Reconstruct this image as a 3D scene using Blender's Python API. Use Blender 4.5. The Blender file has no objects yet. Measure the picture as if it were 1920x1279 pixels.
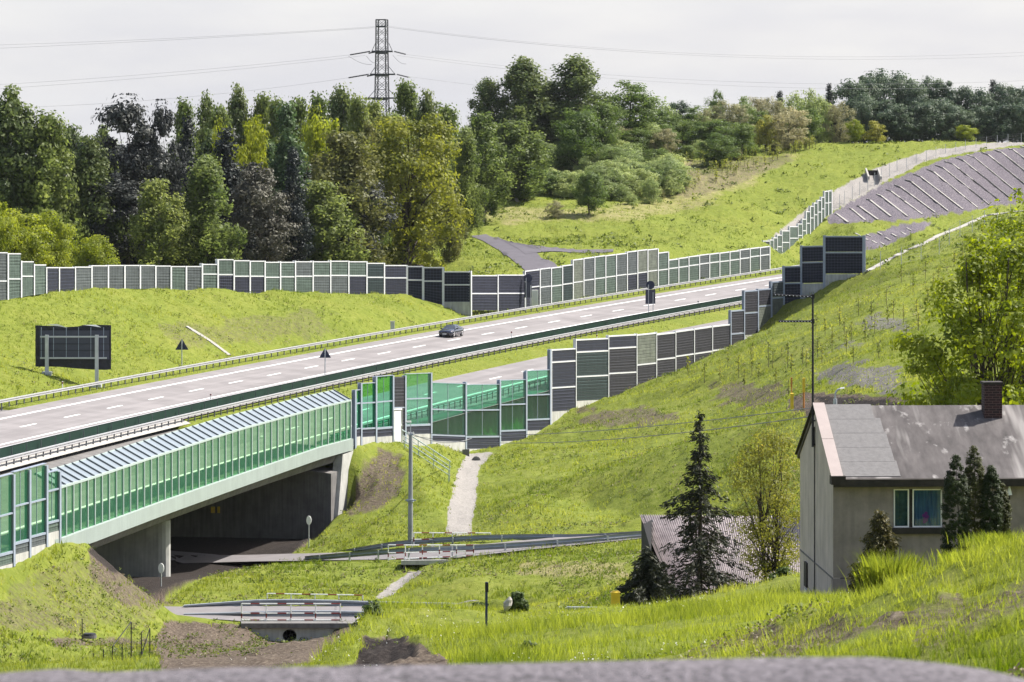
import bpy, math, random
import numpy as np
from mathutils import Vector, Matrix, geometry
from mathutils.bvhtree import BVHTree

R = math.radians
random.seed(11)
rng = np.random.default_rng(11)
scene = bpy.context.scene
COL = scene.collection

# ------------------------------------------------------------------ camera, sky, sun, exposure
F = 7000.0            # focal length in pixels of the 1920 px wide photograph
YH = 240.0            # row of the horizon
cam_d = bpy.data.cameras.new('camera')
cam = bpy.data.objects.new('camera', cam_d)
COL.objects.link(cam)
cam.location = (0, 0, 0)
cam.rotation_euler = (R(90), 0, 0)
cam_d.sensor_width = 36.0
cam_d.lens = 36.0 * F / 1920.0
cam_d.shift_y = -(639.5 - YH) / 1920.0
cam_d.clip_start = 0.5
cam_d.clip_end = 12000
cam_d.dof.use_dof = True
cam_d.dof.focus_distance = 290
cam_d.dof.aperture_fstop = 11
scene.camera = cam

SUN_DIR = Vector((0.80, 0.40, 0.0)).normalized()
SUN_EL = R(50)
world = bpy.data.worlds.new("World")
scene.world = world
world.use_nodes = True
wn = world.node_tree.nodes
wl = world.node_tree.links
bg = wn['Background']
sky = wn.new('ShaderNodeTexSky')
sky.sky_type = 'NISHITA'
sky.sun_disc = False
sky.sun_elevation = SUN_EL
sky.sun_rotation = math.atan2(SUN_DIR.x, SUN_DIR.y)
sky.dust_density = 3.0
sky.air_density = 1.0
# thin bright veil of high cloud over the blue
tc = wn.new('ShaderNodeTexCoord')
mp = wn.new('ShaderNodeMapping'); mp.inputs['Scale'].default_value = (9, 9, 40)
nz = wn.new('ShaderNodeTexNoise'); nz.inputs['Scale'].default_value = 1.6; nz.inputs['Detail'].default_value = 6
rampn = wn.new('ShaderNodeValToRGB')
rampn.color_ramp.elements[0].position = 0.36; rampn.color_ramp.elements[0].color = (4.95, 5.0, 5.4, 1)
rampn.color_ramp.elements[1].position = 0.66; rampn.color_ramp.elements[1].color = (5.75, 5.75, 5.85, 1)
mixs = wn.new('ShaderNodeMix'); mixs.data_type = 'RGBA'
# the veil is thick low in the sky and thins out overhead
sepw = wn.new('ShaderNodeSeparateXYZ'); wl.new(tc.outputs['Generated'], sepw.inputs[0])
mrw = wn.new('ShaderNodeMapRange'); mrw.interpolation_type = 'SMOOTHSTEP'
mrw.inputs[1].default_value = 0.10; mrw.inputs[2].default_value = 0.42; mrw.inputs[3].default_value = 0.70; mrw.inputs[4].default_value = 0.10
wl.new(sepw.outputs['Z'], mrw.inputs[0]); wl.new(mrw.outputs[0], mixs.inputs['Factor'])
wl.new(tc.outputs['Generated'], mp.inputs['Vector'])
wl.new(mp.outputs['Vector'], nz.inputs['Vector'])
wl.new(nz.outputs['Fac'], rampn.inputs['Fac'])
wl.new(sky.outputs['Color'], mixs.inputs[6])
wl.new(rampn.outputs['Color'], mixs.inputs[7])
wl.new(mixs.outputs[2], bg.inputs['Color'])
bg.inputs['Strength'].default_value = 0.10

sun_d = bpy.data.lights.new('sun', 'SUN')
sun_d.energy = 5.0
sun_d.angle = R(0.55)
sun_d.color = (1.0, 0.95, 0.86)
sun = bpy.data.objects.new('sun', sun_d)
COL.objects.link(sun)
sdir = Vector((SUN_DIR.x * math.cos(SUN_EL), SUN_DIR.y * math.cos(SUN_EL), math.sin(SUN_EL)))
sun.rotation_euler = sdir.to_track_quat('Z', 'Y').to_euler()

scene.view_settings.view_transform = 'Standard'
scene.view_settings.look = 'None'
scene.view_settings.exposure = 0.95
scene.view_settings.gamma = 1.0
scene.render.engine = 'CYCLES'
scene.cycles.max_bounces = 8
scene.cycles.diffuse_bounces = 3
scene.cycles.transparent_max_bounces = 16
scene.cycles.use_denoising = True

# ------------------------------------------------------------------ helpers
def W(px, py, Y):
    """a point of the place: bearing of photo column px, height of photo row py, at depth Y metres"""
    return Vector(((px - 960.0) * Y / F, Y, -(py - YH) * Y / F))

def PZ_(py, Y):
    return -(py - YH) * Y / F

def PX(p):
    return 960 + F * p[0] / p[1], YH - F * p[2] / p[1]

class MB:
    """collects faces for one mesh object"""
    def __init__(s):
        s.v = []; s.f = []; s.m = []; s.cur = 0
    def face(s, pts, m=None):
        n = len(s.v)
        s.v += [tuple(p) for p in pts]
        s.f.append(tuple(range(n, n + len(pts)))); s.m.append(s.cur if m is None else m)
        return s
    def hexa(s, b, t, m=None):
        n = len(s.v)
        k = len(b)
        s.v += [tuple(p) for p in b] + [tuple(p) for p in t]
        fs = [tuple(n + i for i in reversed(range(k))), tuple(n + k + i for i in range(k))]
        for i in range(k):
            j = (i + 1) % k
            fs.append((n + i, n + j, n + k + j, n + k + i))
        s.f += fs; s.m += [s.cur if m is None else m] * len(fs)
        return s
    def box(s, c, size, rz=0.0, m=None, ax=None):
        c = Vector(c); hx, hy, hz = size[0] / 2, size[1] / 2, size[2] / 2
        if ax is None:
            u = Vector((math.cos(rz), math.sin(rz), 0)); w = Vector((-math.sin(rz), math.cos(rz), 0)); z = Vector((0, 0, 1))
        else:
            u, w, z = ax
        b = [c - u * hx - w * hy - z * hz, c + u * hx - w * hy - z * hz, c + u * hx + w * hy - z * hz, c - u * hx + w * hy - z * hz]
        return s.hexa(b, [p + z * (2 * hz) for p in b], m)
    def bar(s, p0, p1, w, h, up=(0, 0, 1), m=None):
        p0 = Vector(p0); p1 = Vector(p1); d = p1 - p0
        if d.length < 1e-6: return s
        L = d.length; d.normalize()
        up = Vector(up)
        side = d.cross(up)
        if side.length < 1e-4: side = d.cross(Vector((1, 0, 0)))
        side.normalize(); u2 = side.cross(d)
        return s.box((p0 + p1) / 2, (L, w, h), ax=(d, side, u2), m=m)
    def tube(s, p0, p1, r0, r1=None, n=8, m=None, cap=True):
        r1 = r0 if r1 is None else r1
        p0 = Vector(p0); p1 = Vector(p1); d = (p1 - p0)
        if d.length < 1e-6: return s
        d.normalize()
        a = d.cross(Vector((0, 0, 1)))
        if a.length < 1e-3: a = d.cross(Vector((1, 0, 0)))
        a.normalize(); b = d.cross(a)
        k = len(s.v)
        for p, r in ((p0, r0), (p1, r1)):
            for i in range(n):
                t = 2 * math.pi * i / n
                s.v.append(tuple(p + a * (math.cos(t) * r) + b * (math.sin(t) * r)))
        mm = s.cur if m is None else m
        for i in range(n):
            j = (i + 1) % n
            s.f.append((k + i, k + n + i, k + n + j, k + j)); s.m.append(mm)
        if cap:
            s.f.append(tuple(k + i for i in range(n))); s.m.append(mm)
            s.f.append(tuple(k + n + i for i in reversed(range(n)))); s.m.append(mm)
        return s
    def chain(s, pts, rad, n=6, m=None):
        for i in range(len(pts) - 1):
            r0 = rad[i] if hasattr(rad, '__len__') else rad
            r1 = rad[i + 1] if hasattr(rad, '__len__') else rad
            s.tube(pts[i], pts[i + 1], r0, r1, n, m)
        return s
    def sweep(s, rows, closed=False, m=None):
        """rows: list of equal-length point rows -> quad strip surface"""
        k = len(s.v); c = len(rows[0]); mm = s.cur if m is None else m
        for r in rows: s.v += [tuple(p) for p in r]
        for i in range(len(rows) - 1):
            for j in range(c if closed else c - 1):
                j2 = (j + 1) % c
                s.f.append((k + i * c + j, k + i * c + j2, k + (i + 1) * c + j2, k + (i + 1) * c + j)); s.m.append(mm)
        return s
    def build(s, name, mat, parent=None, smooth=False, loc=None):
        off = Vector((0, 0, 0))
        if parent is not None:
            off = wloc(parent)
        if loc is not None:
            off = Vector(loc)
        a = np.array(s.v, dtype=np.float64).reshape(-1, 3) - np.array(off)
        me = bpy.data.meshes.new(name)
        me.from_pydata(a.tolist(), [], s.f)
        mats = mat if isinstance(mat, (list, tuple)) else [mat]
        for q in mats: me.materials.append(q)
        if len(mats) > 1: me.polygons.foreach_set('material_index', s.m)
        if smooth: me.polygons.foreach_set('use_smooth', [True] * len(me.polygons))
        me.update()
        o = bpy.data.objects.new(name, me)
        COL.objects.link(o)
        if parent is not None:
            o.parent = parent
        elif loc is not None:
            o.location = off
        return o

def wloc(o):
    l = Vector(o.location)
    while o.parent is not None:
        o = o.parent; l += Vector(o.location)
    return l

def tag(o, label=None, cat=None, group=None, kind=None):
    if label: o['label'] = label
    if cat: o['category'] = cat
    if group: o['group'] = group
    if kind: o['kind'] = kind
    return o

def thing(name, loc, label, cat, group=None, rz=0.0):
    o = bpy.data.objects.new(name, None)
    o.empty_display_size = 0.3
    o.location = Vector(loc); o.rotation_euler = (0, 0, rz)
    COL.objects.link(o)
    return tag(o, label, cat, group)

def copy_tree(o, parent=None):
    c = o.copy(); COL.objects.link(c); c.parent = parent
    for ch in list(o.children):
        copy_tree(ch, c)
    return c

# ------------------------------------------------------------------ materials
def newmat(name):
    m = bpy.data.materials.new(name); m.use_nodes = True
    nt = m.node_tree
    return m, nt.nodes, nt.links, nt.nodes['Principled BSDF']

def simple(name, col, rough=0.6, var=0.12, scale=3.0, metal=0.0, bump=0.0, spec=0.4, streak=0.0):
    """noise-mottled surface, optional vertical weather streaks"""
    m, N, L, P = newmat(name)
    P.inputs['Roughness'].default_value = rough
    P.inputs['Metallic'].default_value = metal
    P.inputs['Specular IOR Level'].default_value = spec
    tx = N.new('ShaderNodeTexCoord')
    n1 = N.new('ShaderNodeTexNoise'); n1.inputs['Scale'].default_value = scale; n1.inputs['Detail'].default_value = 7; n1.inputs['Roughness'].default_value = 0.65
    L.new(tx.outputs['Object'], n1.inputs['Vector'])
    rp = N.new('ShaderNodeValToRGB')
    a, b = 1 - var * 1.6, 1 + var * 1.2
    rp.color_ramp.elements[0].position = 0.28; rp.color_ramp.elements[0].color = (col[0] * a, col[1] * a, col[2] * a, 1)
    rp.color_ramp.elements[1].position = 0.72; rp.color_ramp.elements[1].color = (min(1, col[0] * b), min(1, col[1] * b), min(1, col[2] * b), 1)
    L.new(n1.outputs['Fac'], rp.inputs['Fac'])
    out = rp.outputs['Color']
    if streak:
        mpn = N.new('ShaderNodeMapping'); mpn.inputs['Scale'].default_value = (2.2, 2.2, 0.14)
        L.new(tx.outputs['Object'], mpn.inputs['Vector'])
        n2 = N.new('ShaderNodeTexNoise'); n2.inputs['Scale'].default_value = 2.2; n2.inputs['Detail'].default_value = 5
        L.new(mpn.outputs['Vector'], n2.inputs['Vector'])
        mr = N.new('ShaderNodeMapRange'); mr.inputs[1].default_value = 0.4; mr.inputs[2].default_value = 0.68; mr.inputs[3].default_value = 1.0; mr.inputs[4].default_value = 1 - streak
        L.new(n2.outputs['Fac'], mr.inputs[0])
        mx = N.new('ShaderNodeMix'); mx.data_type = 'RGBA'; mx.blend_type = 'MULTIPLY'; mx.inputs['Factor'].default_value = 1.0
        L.new(out, mx.inputs[6]); L.new(mr.outputs[0], mx.inputs[7])
        out = mx.outputs[2]
    L.new(out, P.inputs['Base Color'])
    if bump:
        bp = N.new('ShaderNodeBump'); bp.inputs['Strength'].default_value = bump; bp.inputs['Distance'].default_value = 0.05
        L.new(n1.outputs['Fac'], bp.inputs['Height']); L.new(bp.outputs['Normal'], P.inputs['Normal'])
    return m

def leafmat(name, c0, c1, trans=0.45, rough=0.55, objvar=0.0):
    """leaf surface: per-leaf colour between c0 and c1 from the 'tint' attribute, partly translucent"""
    m, N, L, P = newmat(name)
    P.inputs['Roughness'].default_value = rough
    P.inputs['Specular IOR Level'].default_value = 0.25
    at = N.new('ShaderNodeAttribute'); at.attribute_name = 'tint'
    mx = N.new('ShaderNodeMix'); mx.data_type = 'RGBA'
    mx.inputs[6].default_value = (*c0, 1); mx.inputs[7].default_value = (*c1, 1)
    L.new(at.outputs['Fac'], mx.inputs['Factor'])
    col = mx.outputs[2]
    if objvar:
        oi = N.new('ShaderNodeObjectInfo')
        hs = N.new('ShaderNodeHueSaturation')
        mr = N.new('ShaderNodeMapRange'); mr.inputs[3].default_value = 1 - objvar; mr.inputs[4].default_value = 1 + objvar
        L.new(oi.outputs['Random'], mr.inputs[0]); L.new(mr.outputs[0], hs.inputs['Value'])
        mr2 = N.new('ShaderNodeMapRange'); mr2.inputs[3].default_value = 0.5 + objvar * .06; mr2.inputs[4].default_value = 0.5 - objvar * .06
        L.new(oi.outputs['Random'], mr2.inputs[0]); L.new(mr2.outputs[0], hs.inputs['Hue'])
        L.new(col, hs.inputs['Color']); col = hs.outputs['Color']
    L.new(col, P.inputs['Base Color'])
    tr = N.new('ShaderNodeBsdfTranslucent')
    hs2 = N.new('ShaderNodeHueSaturation'); hs2.inputs['Value'].default_value = 1.35; hs2.inputs['Hue'].default_value = 0.494; hs2.inputs['Saturation'].default_value = 1.1
    L.new(col, hs2.inputs['Color']); L.new(hs2.outputs['Color'], tr.inputs['Color'])
    ms = N.new('ShaderNodeMixShader'); ms.inputs[0].default_value = trans
    L.new(P.outputs['BSDF'], ms.inputs[1]); L.new(tr.outputs['BSDF'], ms.inputs[2])
    L.new(ms.outputs[0], N['Material Output'].inputs['Surface'])
    return m

M = {}
M['concrete'] = simple('concrete', (0.42, 0.42, 0.40), 0.85, 0.14, 0.8, bump=0.1, streak=0.22)
M['concrete_dark'] = simple('concrete_weathered_shaded', (0.165, 0.158, 0.155), 0.9, 0.2, 0.7, streak=0.3)  # weathered concrete, darkened further to carry the shade under the bridge
M['galv'] = simple('galvanised_steel', (0.50, 0.52, 0.55), 0.5, 0.08, 2.0, metal=0.25)
M['rail'] = simple('rail_steel', (0.46, 0.46, 0.48), 0.42, 0.06, 1.0, metal=0.3)
M['rail_dark'] = simple('rail_steel_grey', (0.30, 0.33, 0.37), 0.45, 0.1, 1.5, metal=0.3)
M['steel_blue'] = simple('blue_grey_steel', (0.26, 0.30, 0.38), 0.5, 0.08, 1.0)
M['postlight'] = simple('pale_post_paint', (0.60, 0.61, 0.64), 0.5, 0.06, 1.0)
M['black'] = simple('black_plastic', (0.012, 0.012, 0.02), 0.6, 0.2)
M['signback'] = simple('sign_back_navy', (0.020, 0.026, 0.060), 0.5, 0.15, 2.0)
M['white'] = simple('white_paint', (0.80, 0.80, 0.78), 0.6, 0.05, 2.0)
M['red'] = simple('red_paint', (0.20, 0.03, 0.025), 0.5, 0.1)
M['yellow'] = simple('yellow_paint', (0.72, 0.50, 0.03), 0.5, 0.1)
M['mint'] = simple('mint_paint', (0.275, 0.325, 0.31), 0.6, 0.06, 0.5, streak=0.12)
M['wood_dark'] = simple('dark_wood', (0.028, 0.022, 0.018), 0.8, 0.3, 3.0, streak=0.4)
M['bark'] = simple('bark', (0.055, 0.043, 0.032), 0.9, 0.4, 4.0)
M['bark_pale'] = simple('birch_bark', (0.34, 0.32, 0.29), 0.8, 0.4, 2.5)
M['stake'] = simple('stake_wood', (0.10, 0.075, 0.05), 0.85, 0.3, 4.0)
M['chrome'] = simple('alloy', (0.7, 0.7, 0.72), 0.25, 0.03, metal=0.9)
M['rubber'] = simple('rubber', (0.015, 0.015, 0.016), 0.8, 0.1)
M['pale_stone'] = simple('pale_stone', (0.33, 0.315, 0.295), 0.9, 0.16, 2.0)
M['wire'] = simple('wire_metal', (0.16, 0.16, 0.18), 0.5, 0.1)
M['pylon'] = simple('pylon_steel', (0.060, 0.062, 0.072), 0.6, 0.15)

def roadmat(name, col, streak_dir):
    m, N, L, P = newmat(name)
    P.inputs['Roughness'].default_value = 0.85
    P.inputs['Specular IOR Level'].default_value = 0.3
    uv = N.new('ShaderNodeUVMap'); uv.uv_map = 'uv'
    mpn = N.new('ShaderNodeMapping'); mpn.inputs['Scale'].default_value = (0.9, 0.012, 1)
    L.new(uv.outputs['UV'], mpn.inputs['Vector'])
    n1 = N.new('ShaderNodeTexNoise'); n1.inputs['Scale'].default_value = 1.0; n1.inputs['Detail'].default_value = 6; n1.inputs['Roughness'].default_value = 0.6
    L.new(mpn.outputs['Vector'], n1.inputs['Vector'])
    n2 = N.new('ShaderNodeTexNoise'); n2.inputs['Scale'].default_value = 0.25; n2.inputs['Detail'].default_value = 8
    L.new(uv.outputs['UV'], n2.inputs['Vector'])
    ad = N.new('ShaderNodeMath'); ad.operation = 'ADD'
    L.new(n1.outputs['Fac'], ad.inputs[0]); L.new(n2.outputs['Fac'], ad.inputs[1])
    rp = N.new('ShaderNodeValToRGB')
    rp.color_ramp.elements[0].position = 0.72; rp.color_ramp.elements[0].color = (*[c * 0.80 for c in col], 1)
    rp.color_ramp.elements[1].position = 1.2 if False else 1.0; rp.color_ramp.elements[1].color = (*[c * 1.07 for c in col], 1)
    mm = N.new('ShaderNodeMath'); mm.operation = 'MULTIPLY'; mm.inputs[1].default_value = 0.85
    L.new(ad.outputs[0], mm.inputs[0]); L.new(mm.outputs[0], rp.inputs['Fac'])
    # joints across the carriageway every few metres
    L.new(rp.outputs['Color'], P.inputs['Base Color'])
    return m
M['asphalt'] = roadmat('asphalt_pale', (0.215, 0.200, 0.203), 1)
M['asphalt_dark'] = simple('asphalt_dark', (0.085, 0.078, 0.095), 0.9, 0.12, 0.5)
M['road_local'] = simple('asphalt_local', (0.17, 0.158, 0.165), 0.9, 0.12, 0.6)
M['marking'] = simple('road_marking', (0.80, 0.80, 0.79), 0.6, 0.04, 0.5)

# ------------------------------------------------------------------ motorway alignment (fitted to the carriageway markings)
PP = (-41.105238, 317.262506, 0.189239, 0.115849, -0.00627, -25.267803, -0.010104, 0.872941, -0.067509)
E_ = 0.07405
_ss = np.linspace(-260, 460, 3600); _ds = _ss[1] - _ss[0]
_t = _ss / 100.0
_tt = np.where(_ss < -50, -0.5, _t)
_h = PP[2] + PP[3] * _tt + PP[4] * _tt ** 2
_X = np.cumsum(np.sin(_h)) * _ds; _Y = np.cumsum(np.cos(_h)) * _ds
_X += PP[0] - np.interp(0, _ss, _X); _Y += PP[1] - np.interp(0, _ss, _Y)
_Z = PP[5] + PP[6] * _ss + PP[7] * _t * _t + PP[8] * _t ** 3
def xz_off(off):
    """height of the motorway cross-section above the reference line"""
    return np.interp(off, [-26.5, -12.0, -9.0, -8.2, 0, 7.2, 9.0], [-1.66 - 14.3 * E_, -1.645, -0.95, -0.60, 0, 7.2 * E_, 7.4 * E_])
def mw(s, off, dz=None):
    h = np.interp(s, _ss, _h)
    z = np.interp(s, _ss, _Z) + (xz_off(off) if dz is None else dz)
    return Vector((float(np.interp(s, _ss, _X) - off * math.cos(h)), float(np.interp(s, _ss, _Y) + off * math.sin(h)), float(z)))
def so_of(X, Y):
    """station and offset of plan points (arrays)"""
    s = (Y - PP[1])
    for _ in range(14):
        x = np.interp(s, _ss, _X); y = np.interp(s, _ss, _Y); h = np.interp(s, _ss, _h)
        dx, dy = X - x, Y - y
        s = s + (dx * np.sin(h) + dy * np.cos(h)) * 0.9
        s = np.clip(s, -259, 459)
    x = np.interp(s, _ss, _X); y = np.interp(s, _ss, _Y); h = np.interp(s, _ss, _h)
    off = -(X - x) * np.cos(h) + (Y - y) * np.sin(h)
    return s, off
_ps = np.linspace(-200, 400, 2400)
def s_at(px, off):
    h = np.interp(_ps, _ss, _h)
    X = np.interp(_ps, _ss, _X) - off * np.cos(h); Y = np.interp(_ps, _ss, _Y) + off * np.sin(h)
    q = 960 + F * X / Y
    return float(np.interp(px, q, _ps))
def Y_at(px, off):
    return mw(s_at(px, off), off).y

S_A, S_B = s_at(178, -24.5), s_at(652, -24.5)     # bridge abutments
UNDER_Z = -35.7

# ------------------------------------------------------------------ terrain
ctl = []      # polylines of (x, y, z)
def L_(*pts): ctl.append([W(*p) for p in pts])
def LO(off, dz, s0=-200, s1=400, step=20):
    ctl.append([mw(s, off) + Vector((0, 0, dz)) for s in np.arange(s0, s1 + 1, step)])
BASEPTS = [(0, 1066), (60, 1042), (110, 1018), (178, 1018), (652, 850), (670, 832), (730, 828), (790, 836), (840, 842), (880, 850), (940, 836), (1030, 803), (1078, 770), (1140, 748),
           (1190, 741), (1230, 721), (1265, 715), (1300, 703), (1334, 697), (1368, 686)]
LO(9.2, 0.0)
LO(-26.0, -0.3, S_B - 300, S_A - 25, 20)
# far side: bank and the ground behind the barrier
L_((-300, 575, 360), (0, 560, 385), (60, 549, 392), (180, 538, 412), (300, 537, 425), (440, 545, 438), (560, 547, 452), (700, 549, 470), (770, 553, 478), (838, 568, 479))
L_((0, 640, 372), (150, 645, 380), (320, 635, 397), (450, 630, 415), (600, 600, 436), (760, 580, 462))
L_((-500, 560, 430), (0, 560, 410), (300, 535, 445), (600, 538, 480), (780, 540, 500))
L_((-600, 500, 520), (0, 520, 500), (300, 480, 560), (600, 455, 590), (760, 470, 545))
L_((860, 455, 560), (870, 490, 520), (900, 520, 500))
ctl.append([mw(s, 12.0) + Vector((0, 0, 0.1)) for s in np.arange(s_at(860, 12), s_at(1440, 12), 15)])
L_((950, 512, 508), (1000, 510, 512), (1075, 486, 528), (1160, 482, 545), (1250, 470, 562), (1350, 462, 585), (1432, 446, 604))
L_((880, 441, 575), (1000, 462, 545), (1150, 468, 548), (1300, 452, 580), (1400, 430, 605))
L_((900, 400, 600), (1050, 402, 597), (1150, 400, 600), (1280, 405, 615), (1400, 375, 632))
L_((870, 380, 620), (1000, 370, 625), (1200, 340, 650), (1300, 330, 650))
L_((880, 300, 700), (1000, 290, 700), (1250, 300, 685), (1400, 292, 690), (1450, 287, 698), (1560, 269, 708), (1700, 265, 715), (1850, 267, 722), (1920, 268, 727), (2300, 262, 740))
L_((1270, 372, 640), (1400, 322, 668), (1500, 290, 692))
L_((1450, 450, 615), (1500, 412, 637), (1550, 378, 655), (1640, 329, 675), (1700, 302, 690), (1850, 276, 710), (2000, 270, 716))
L_((1442, 492, 606), (1475, 470, 622), (1510, 440, 638), (1560, 405, 651), (1640, 352, 668), (1700, 328, 676), (1770, 300, 688), (1850, 284, 700), (1920, 275, 708), (2100, 268, 715))
L_((1470, 497, 612), (1520, 455, 634), (1560, 425, 645), (1620, 418, 640), (1740, 412, 632), (1860, 395, 630), (2050, 385, 628))
L_((1500, 490, 622), (1600, 446, 632), (1740, 415, 625), (1860, 398, 622))
ctl.append([mw(s, 10.5) for s in np.arange(250, 400, 20)])
L_((-900, 330, 900), (0, 330, 900), (960, 310, 900), (1500, 280, 800), (2200, 275, 850))
L_((-2500, 300, 1600), (960, 300, 1600), (4000, 300, 1600))
ctl.append([Vector((x, 3000, -50)) for x in (-9000, -3000, 0, 3000, 9000)])
# near side: foot of the barrier
_base = []
for (px, py) in BASEPTS:
    if px in (178, 652): continue
    _base.append(W(px, py, Y_at(px, -24.6)))
ctl.append([mw(-200, -24.8, -4.5), mw(-150, -24.8, -4.6)] + _base[:3] + [W(165, 1019, Y_at(165, -24.6))])
ctl.append(_base[3:] + [W(1393, 660, 472), W(1420, 628, 476), W(1445, 607, 480), W(1469, 600, 481), W(1503, 569, 482), W(1546, 534, 480), W(1622, 511, 478)])
L_((1622, 511, 478), (1700, 470, 495), (1775, 435, 520), (1850, 405, 555), (1920, 393, 570), (2200, 372, 600))
L_((1640, 494, 490), (1720, 452, 512), (1850, 399, 572), (1920, 386, 588), (2150, 372, 615))
ctl.append([mw(s, -24.5) for s in np.arange(s_at(1640, -24.5), 400, 20)])
# hill in front of it
L_((1560, 560, 440), (1560, 640, 385), (1600, 700, 325), (1620, 740, 290))
L_((1650, 540, 430), (1750, 500, 440), (1900, 450, 445), (2300, 420, 450))
L_((1640, 620, 380), (1750, 590, 370), (1900, 560, 360), (2300, 540, 320))
L_((1700, 725, 280), (1900, 735, 260), (2300, 740, 220))
L_((1380, 725, 385), (1300, 762, 372), (1200, 792, 375), (1100, 830, 372))
L_((1450, 700, 375), (1400, 790, 330), (1300, 830, 338), (1200, 850, 340))
L_((1450, 780, 318), (1400, 860, 296), (1310, 925, 292), (1275, 985, 300))
L_((1490, 860, 278), (1420, 950, 262), (1340, 1030, 262))
# channel and slope beside the abutment
L_((680, 850, 330), (700, 890, 328), (700, 930, 322), (640, 966, 323))
L_((760, 850, 333), (790, 890, 326), (800, 940, 316), (700, 975, 310), (560, 1010, 312))
L_((880, 853, 364), (866, 900, 338), (862, 950, 318), (850, 1000, 301))
L_((905, 855, 364), (893, 900, 340), (890, 950, 320), (880, 1000, 302))
L_((1000, 920, 322), (1000, 990, 296), (1150, 985, 290))
# local road by the underpass
L_((1260, 1005, 284), (1195, 1012, 283), (1000, 1031, 280), (860, 1047, 279), (700, 1051, 288), (480, 1054, 297), (330, 1058, 303), (100, 1062, 310))
L_((1260, 996, 289), (1195, 1001, 288), (1000, 1013, 287), (860, 1026, 286), (700, 1037, 295), (480, 1042, 305), (330, 1044, 311), (100, 1046, 322))
# meadow
L_((1150, 1060, 262), (1100, 1062, 262), (1000, 1075, 262), (880, 1085, 260), (800, 1060, 277))
L_((1200, 1106, 200), (1130, 1110, 225), (1000, 1115, 246), (880, 1120, 249))
L_((400, 1080, 274), (600, 1075, 276), (750, 1062, 279))
L_((310, 1090, 274), (340, 1118, 262), (500, 1118, 261), (690, 1120, 260))
# ditch
L_((793, 1073, 277), (740, 1105, 267), (712, 1124, 259))
# local road by the culvert
L_((240, 1139, 256), (350, 1139, 256), (500, 1138, 256), (690, 1138, 256), (900, 1141, 254), (1100, 1150, 248))
L_((240, 1163, 249), (360, 1163, 249), (455, 1167, 248.5), (690, 1167, 248.5), (900, 1168, 247), (1100, 1180, 240))
L_((470, 1176, 247.3), (500, 1202, 246.5), (540, 1207, 246.3), (590, 1200, 246.5), (650, 1174, 247.4))
L_((330, 1188, 242), (460, 1196, 243), (540, 1211, 243), (620, 1198, 243), (700, 1178, 244))
L_((300, 1212, 234), (500, 1226, 232), (540, 1230, 234), (620, 1222, 233))
# mound under the left barrier
L_((-200, 1125, 225), (0, 1100, 220), (60, 1070, 228), (110, 1045, 233), (178, 1045, 240), (240, 1080, 246))
L_((0, 1140, 217), (100, 1120, 226), (250, 1120, 240), (330, 1150, 246))
L_((-200, 1200, 208), (0, 1195, 213), (150, 1200, 222), (330, 1185, 238))
L_((-300, 1260, 205), (0, 1245, 208), (200, 1240, 214), (350, 1230, 222))
L_((-300, 1330, 180), (0, 1340, 182), (300, 1370, 190), (550, 1400, 196), (700, 1400, 196))
ctl.append([Vector((x, 130, -25)) for x in (-60, -30, -15, -9.5)])
ctl.append([Vector((x, 60, -14)) for x in (-60, -20, -6)])
# grass crest in the foreground
L_((535, 1270, 100), (620, 1212, 104), (680, 1156, 108), (715, 1132, 112), (900, 1142, 113), (1100, 1146, 114), (1250, 1144, 116), (1400, 1138, 120), (1500, 1132, 126), (1562, 1134, 129), (1700, 1125, 130), (1920, 1100, 130), (2400, 1100, 130))
L_((380, 1480, 86), (440, 1440, 95), (490, 1390, 99), (560, 1318, 103.5), (612, 1285, 106.5), (652, 1240, 110), (690, 1215, 116))
L_((560, 1300, 122), (720, 1260, 135), (1000, 1225, 150), (1100, 1195, 160), (1195, 1150, 175), (1260, 1115, 180), (1400, 1090, 178))
L_((1480, 1090, 148), (1500, 1075, 150), (1700, 1060, 150), (2000, 1050, 150), (2400, 1050, 150))
L_((1500, 960, 222), (1700, 880, 222), (2400, 880, 215))
L_((600, 1262, 88), (800, 1252, 74), (1000, 1250, 72), (1250, 1246, 68))
L_((1430, 1160, 90), (1650, 1130, 92), (1920, 1130, 92), (2300, 1130, 92))
# mound at the right edge
L_((1180, 1262, 60), (1250, 1236, 58), (1340, 1214, 56), (1430, 1184, 54), (1530, 1156, 52), (1620, 1128, 50), (1700, 1106, 49), (1770, 1086, 48), (1830, 1050, 47), (1880, 1014, 46), (1920, 1000, 46), (2200, 975, 46))
L_((1260, 1300, 72), (1430, 1235, 70), (1700, 1180, 66), (1920, 1150, 64), (2200, 1140, 64))
L_((1200, 1290, 48), (1500, 1235, 41), (1750, 1190, 38), (1920, 1130, 37), (2200, 1120, 37))
L_((1300, 1330, 36), (1920, 1300, 30), (2200, 1300, 30))
ctl.append([Vector((x, 20, -3.6)) for x in (-20, -3, 0, 3, 20)])
ctl.append([Vector((x, -20, -2.5)) for x in (-60, 0, 60)])
ctl.append([Vector((x, -400, -6)) for x in (-9000, 0, 9000)])
ctl.append([Vector((-400, y, z)) for y, z in ((20, -20), (130, -30), (220, -33), (400, -25), (700, -15))])
ctl.append([Vector((400, y, z)) for y, z in ((20, -5), (130, -14), (220, -15), (400, -10), (700, -4))])

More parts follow.
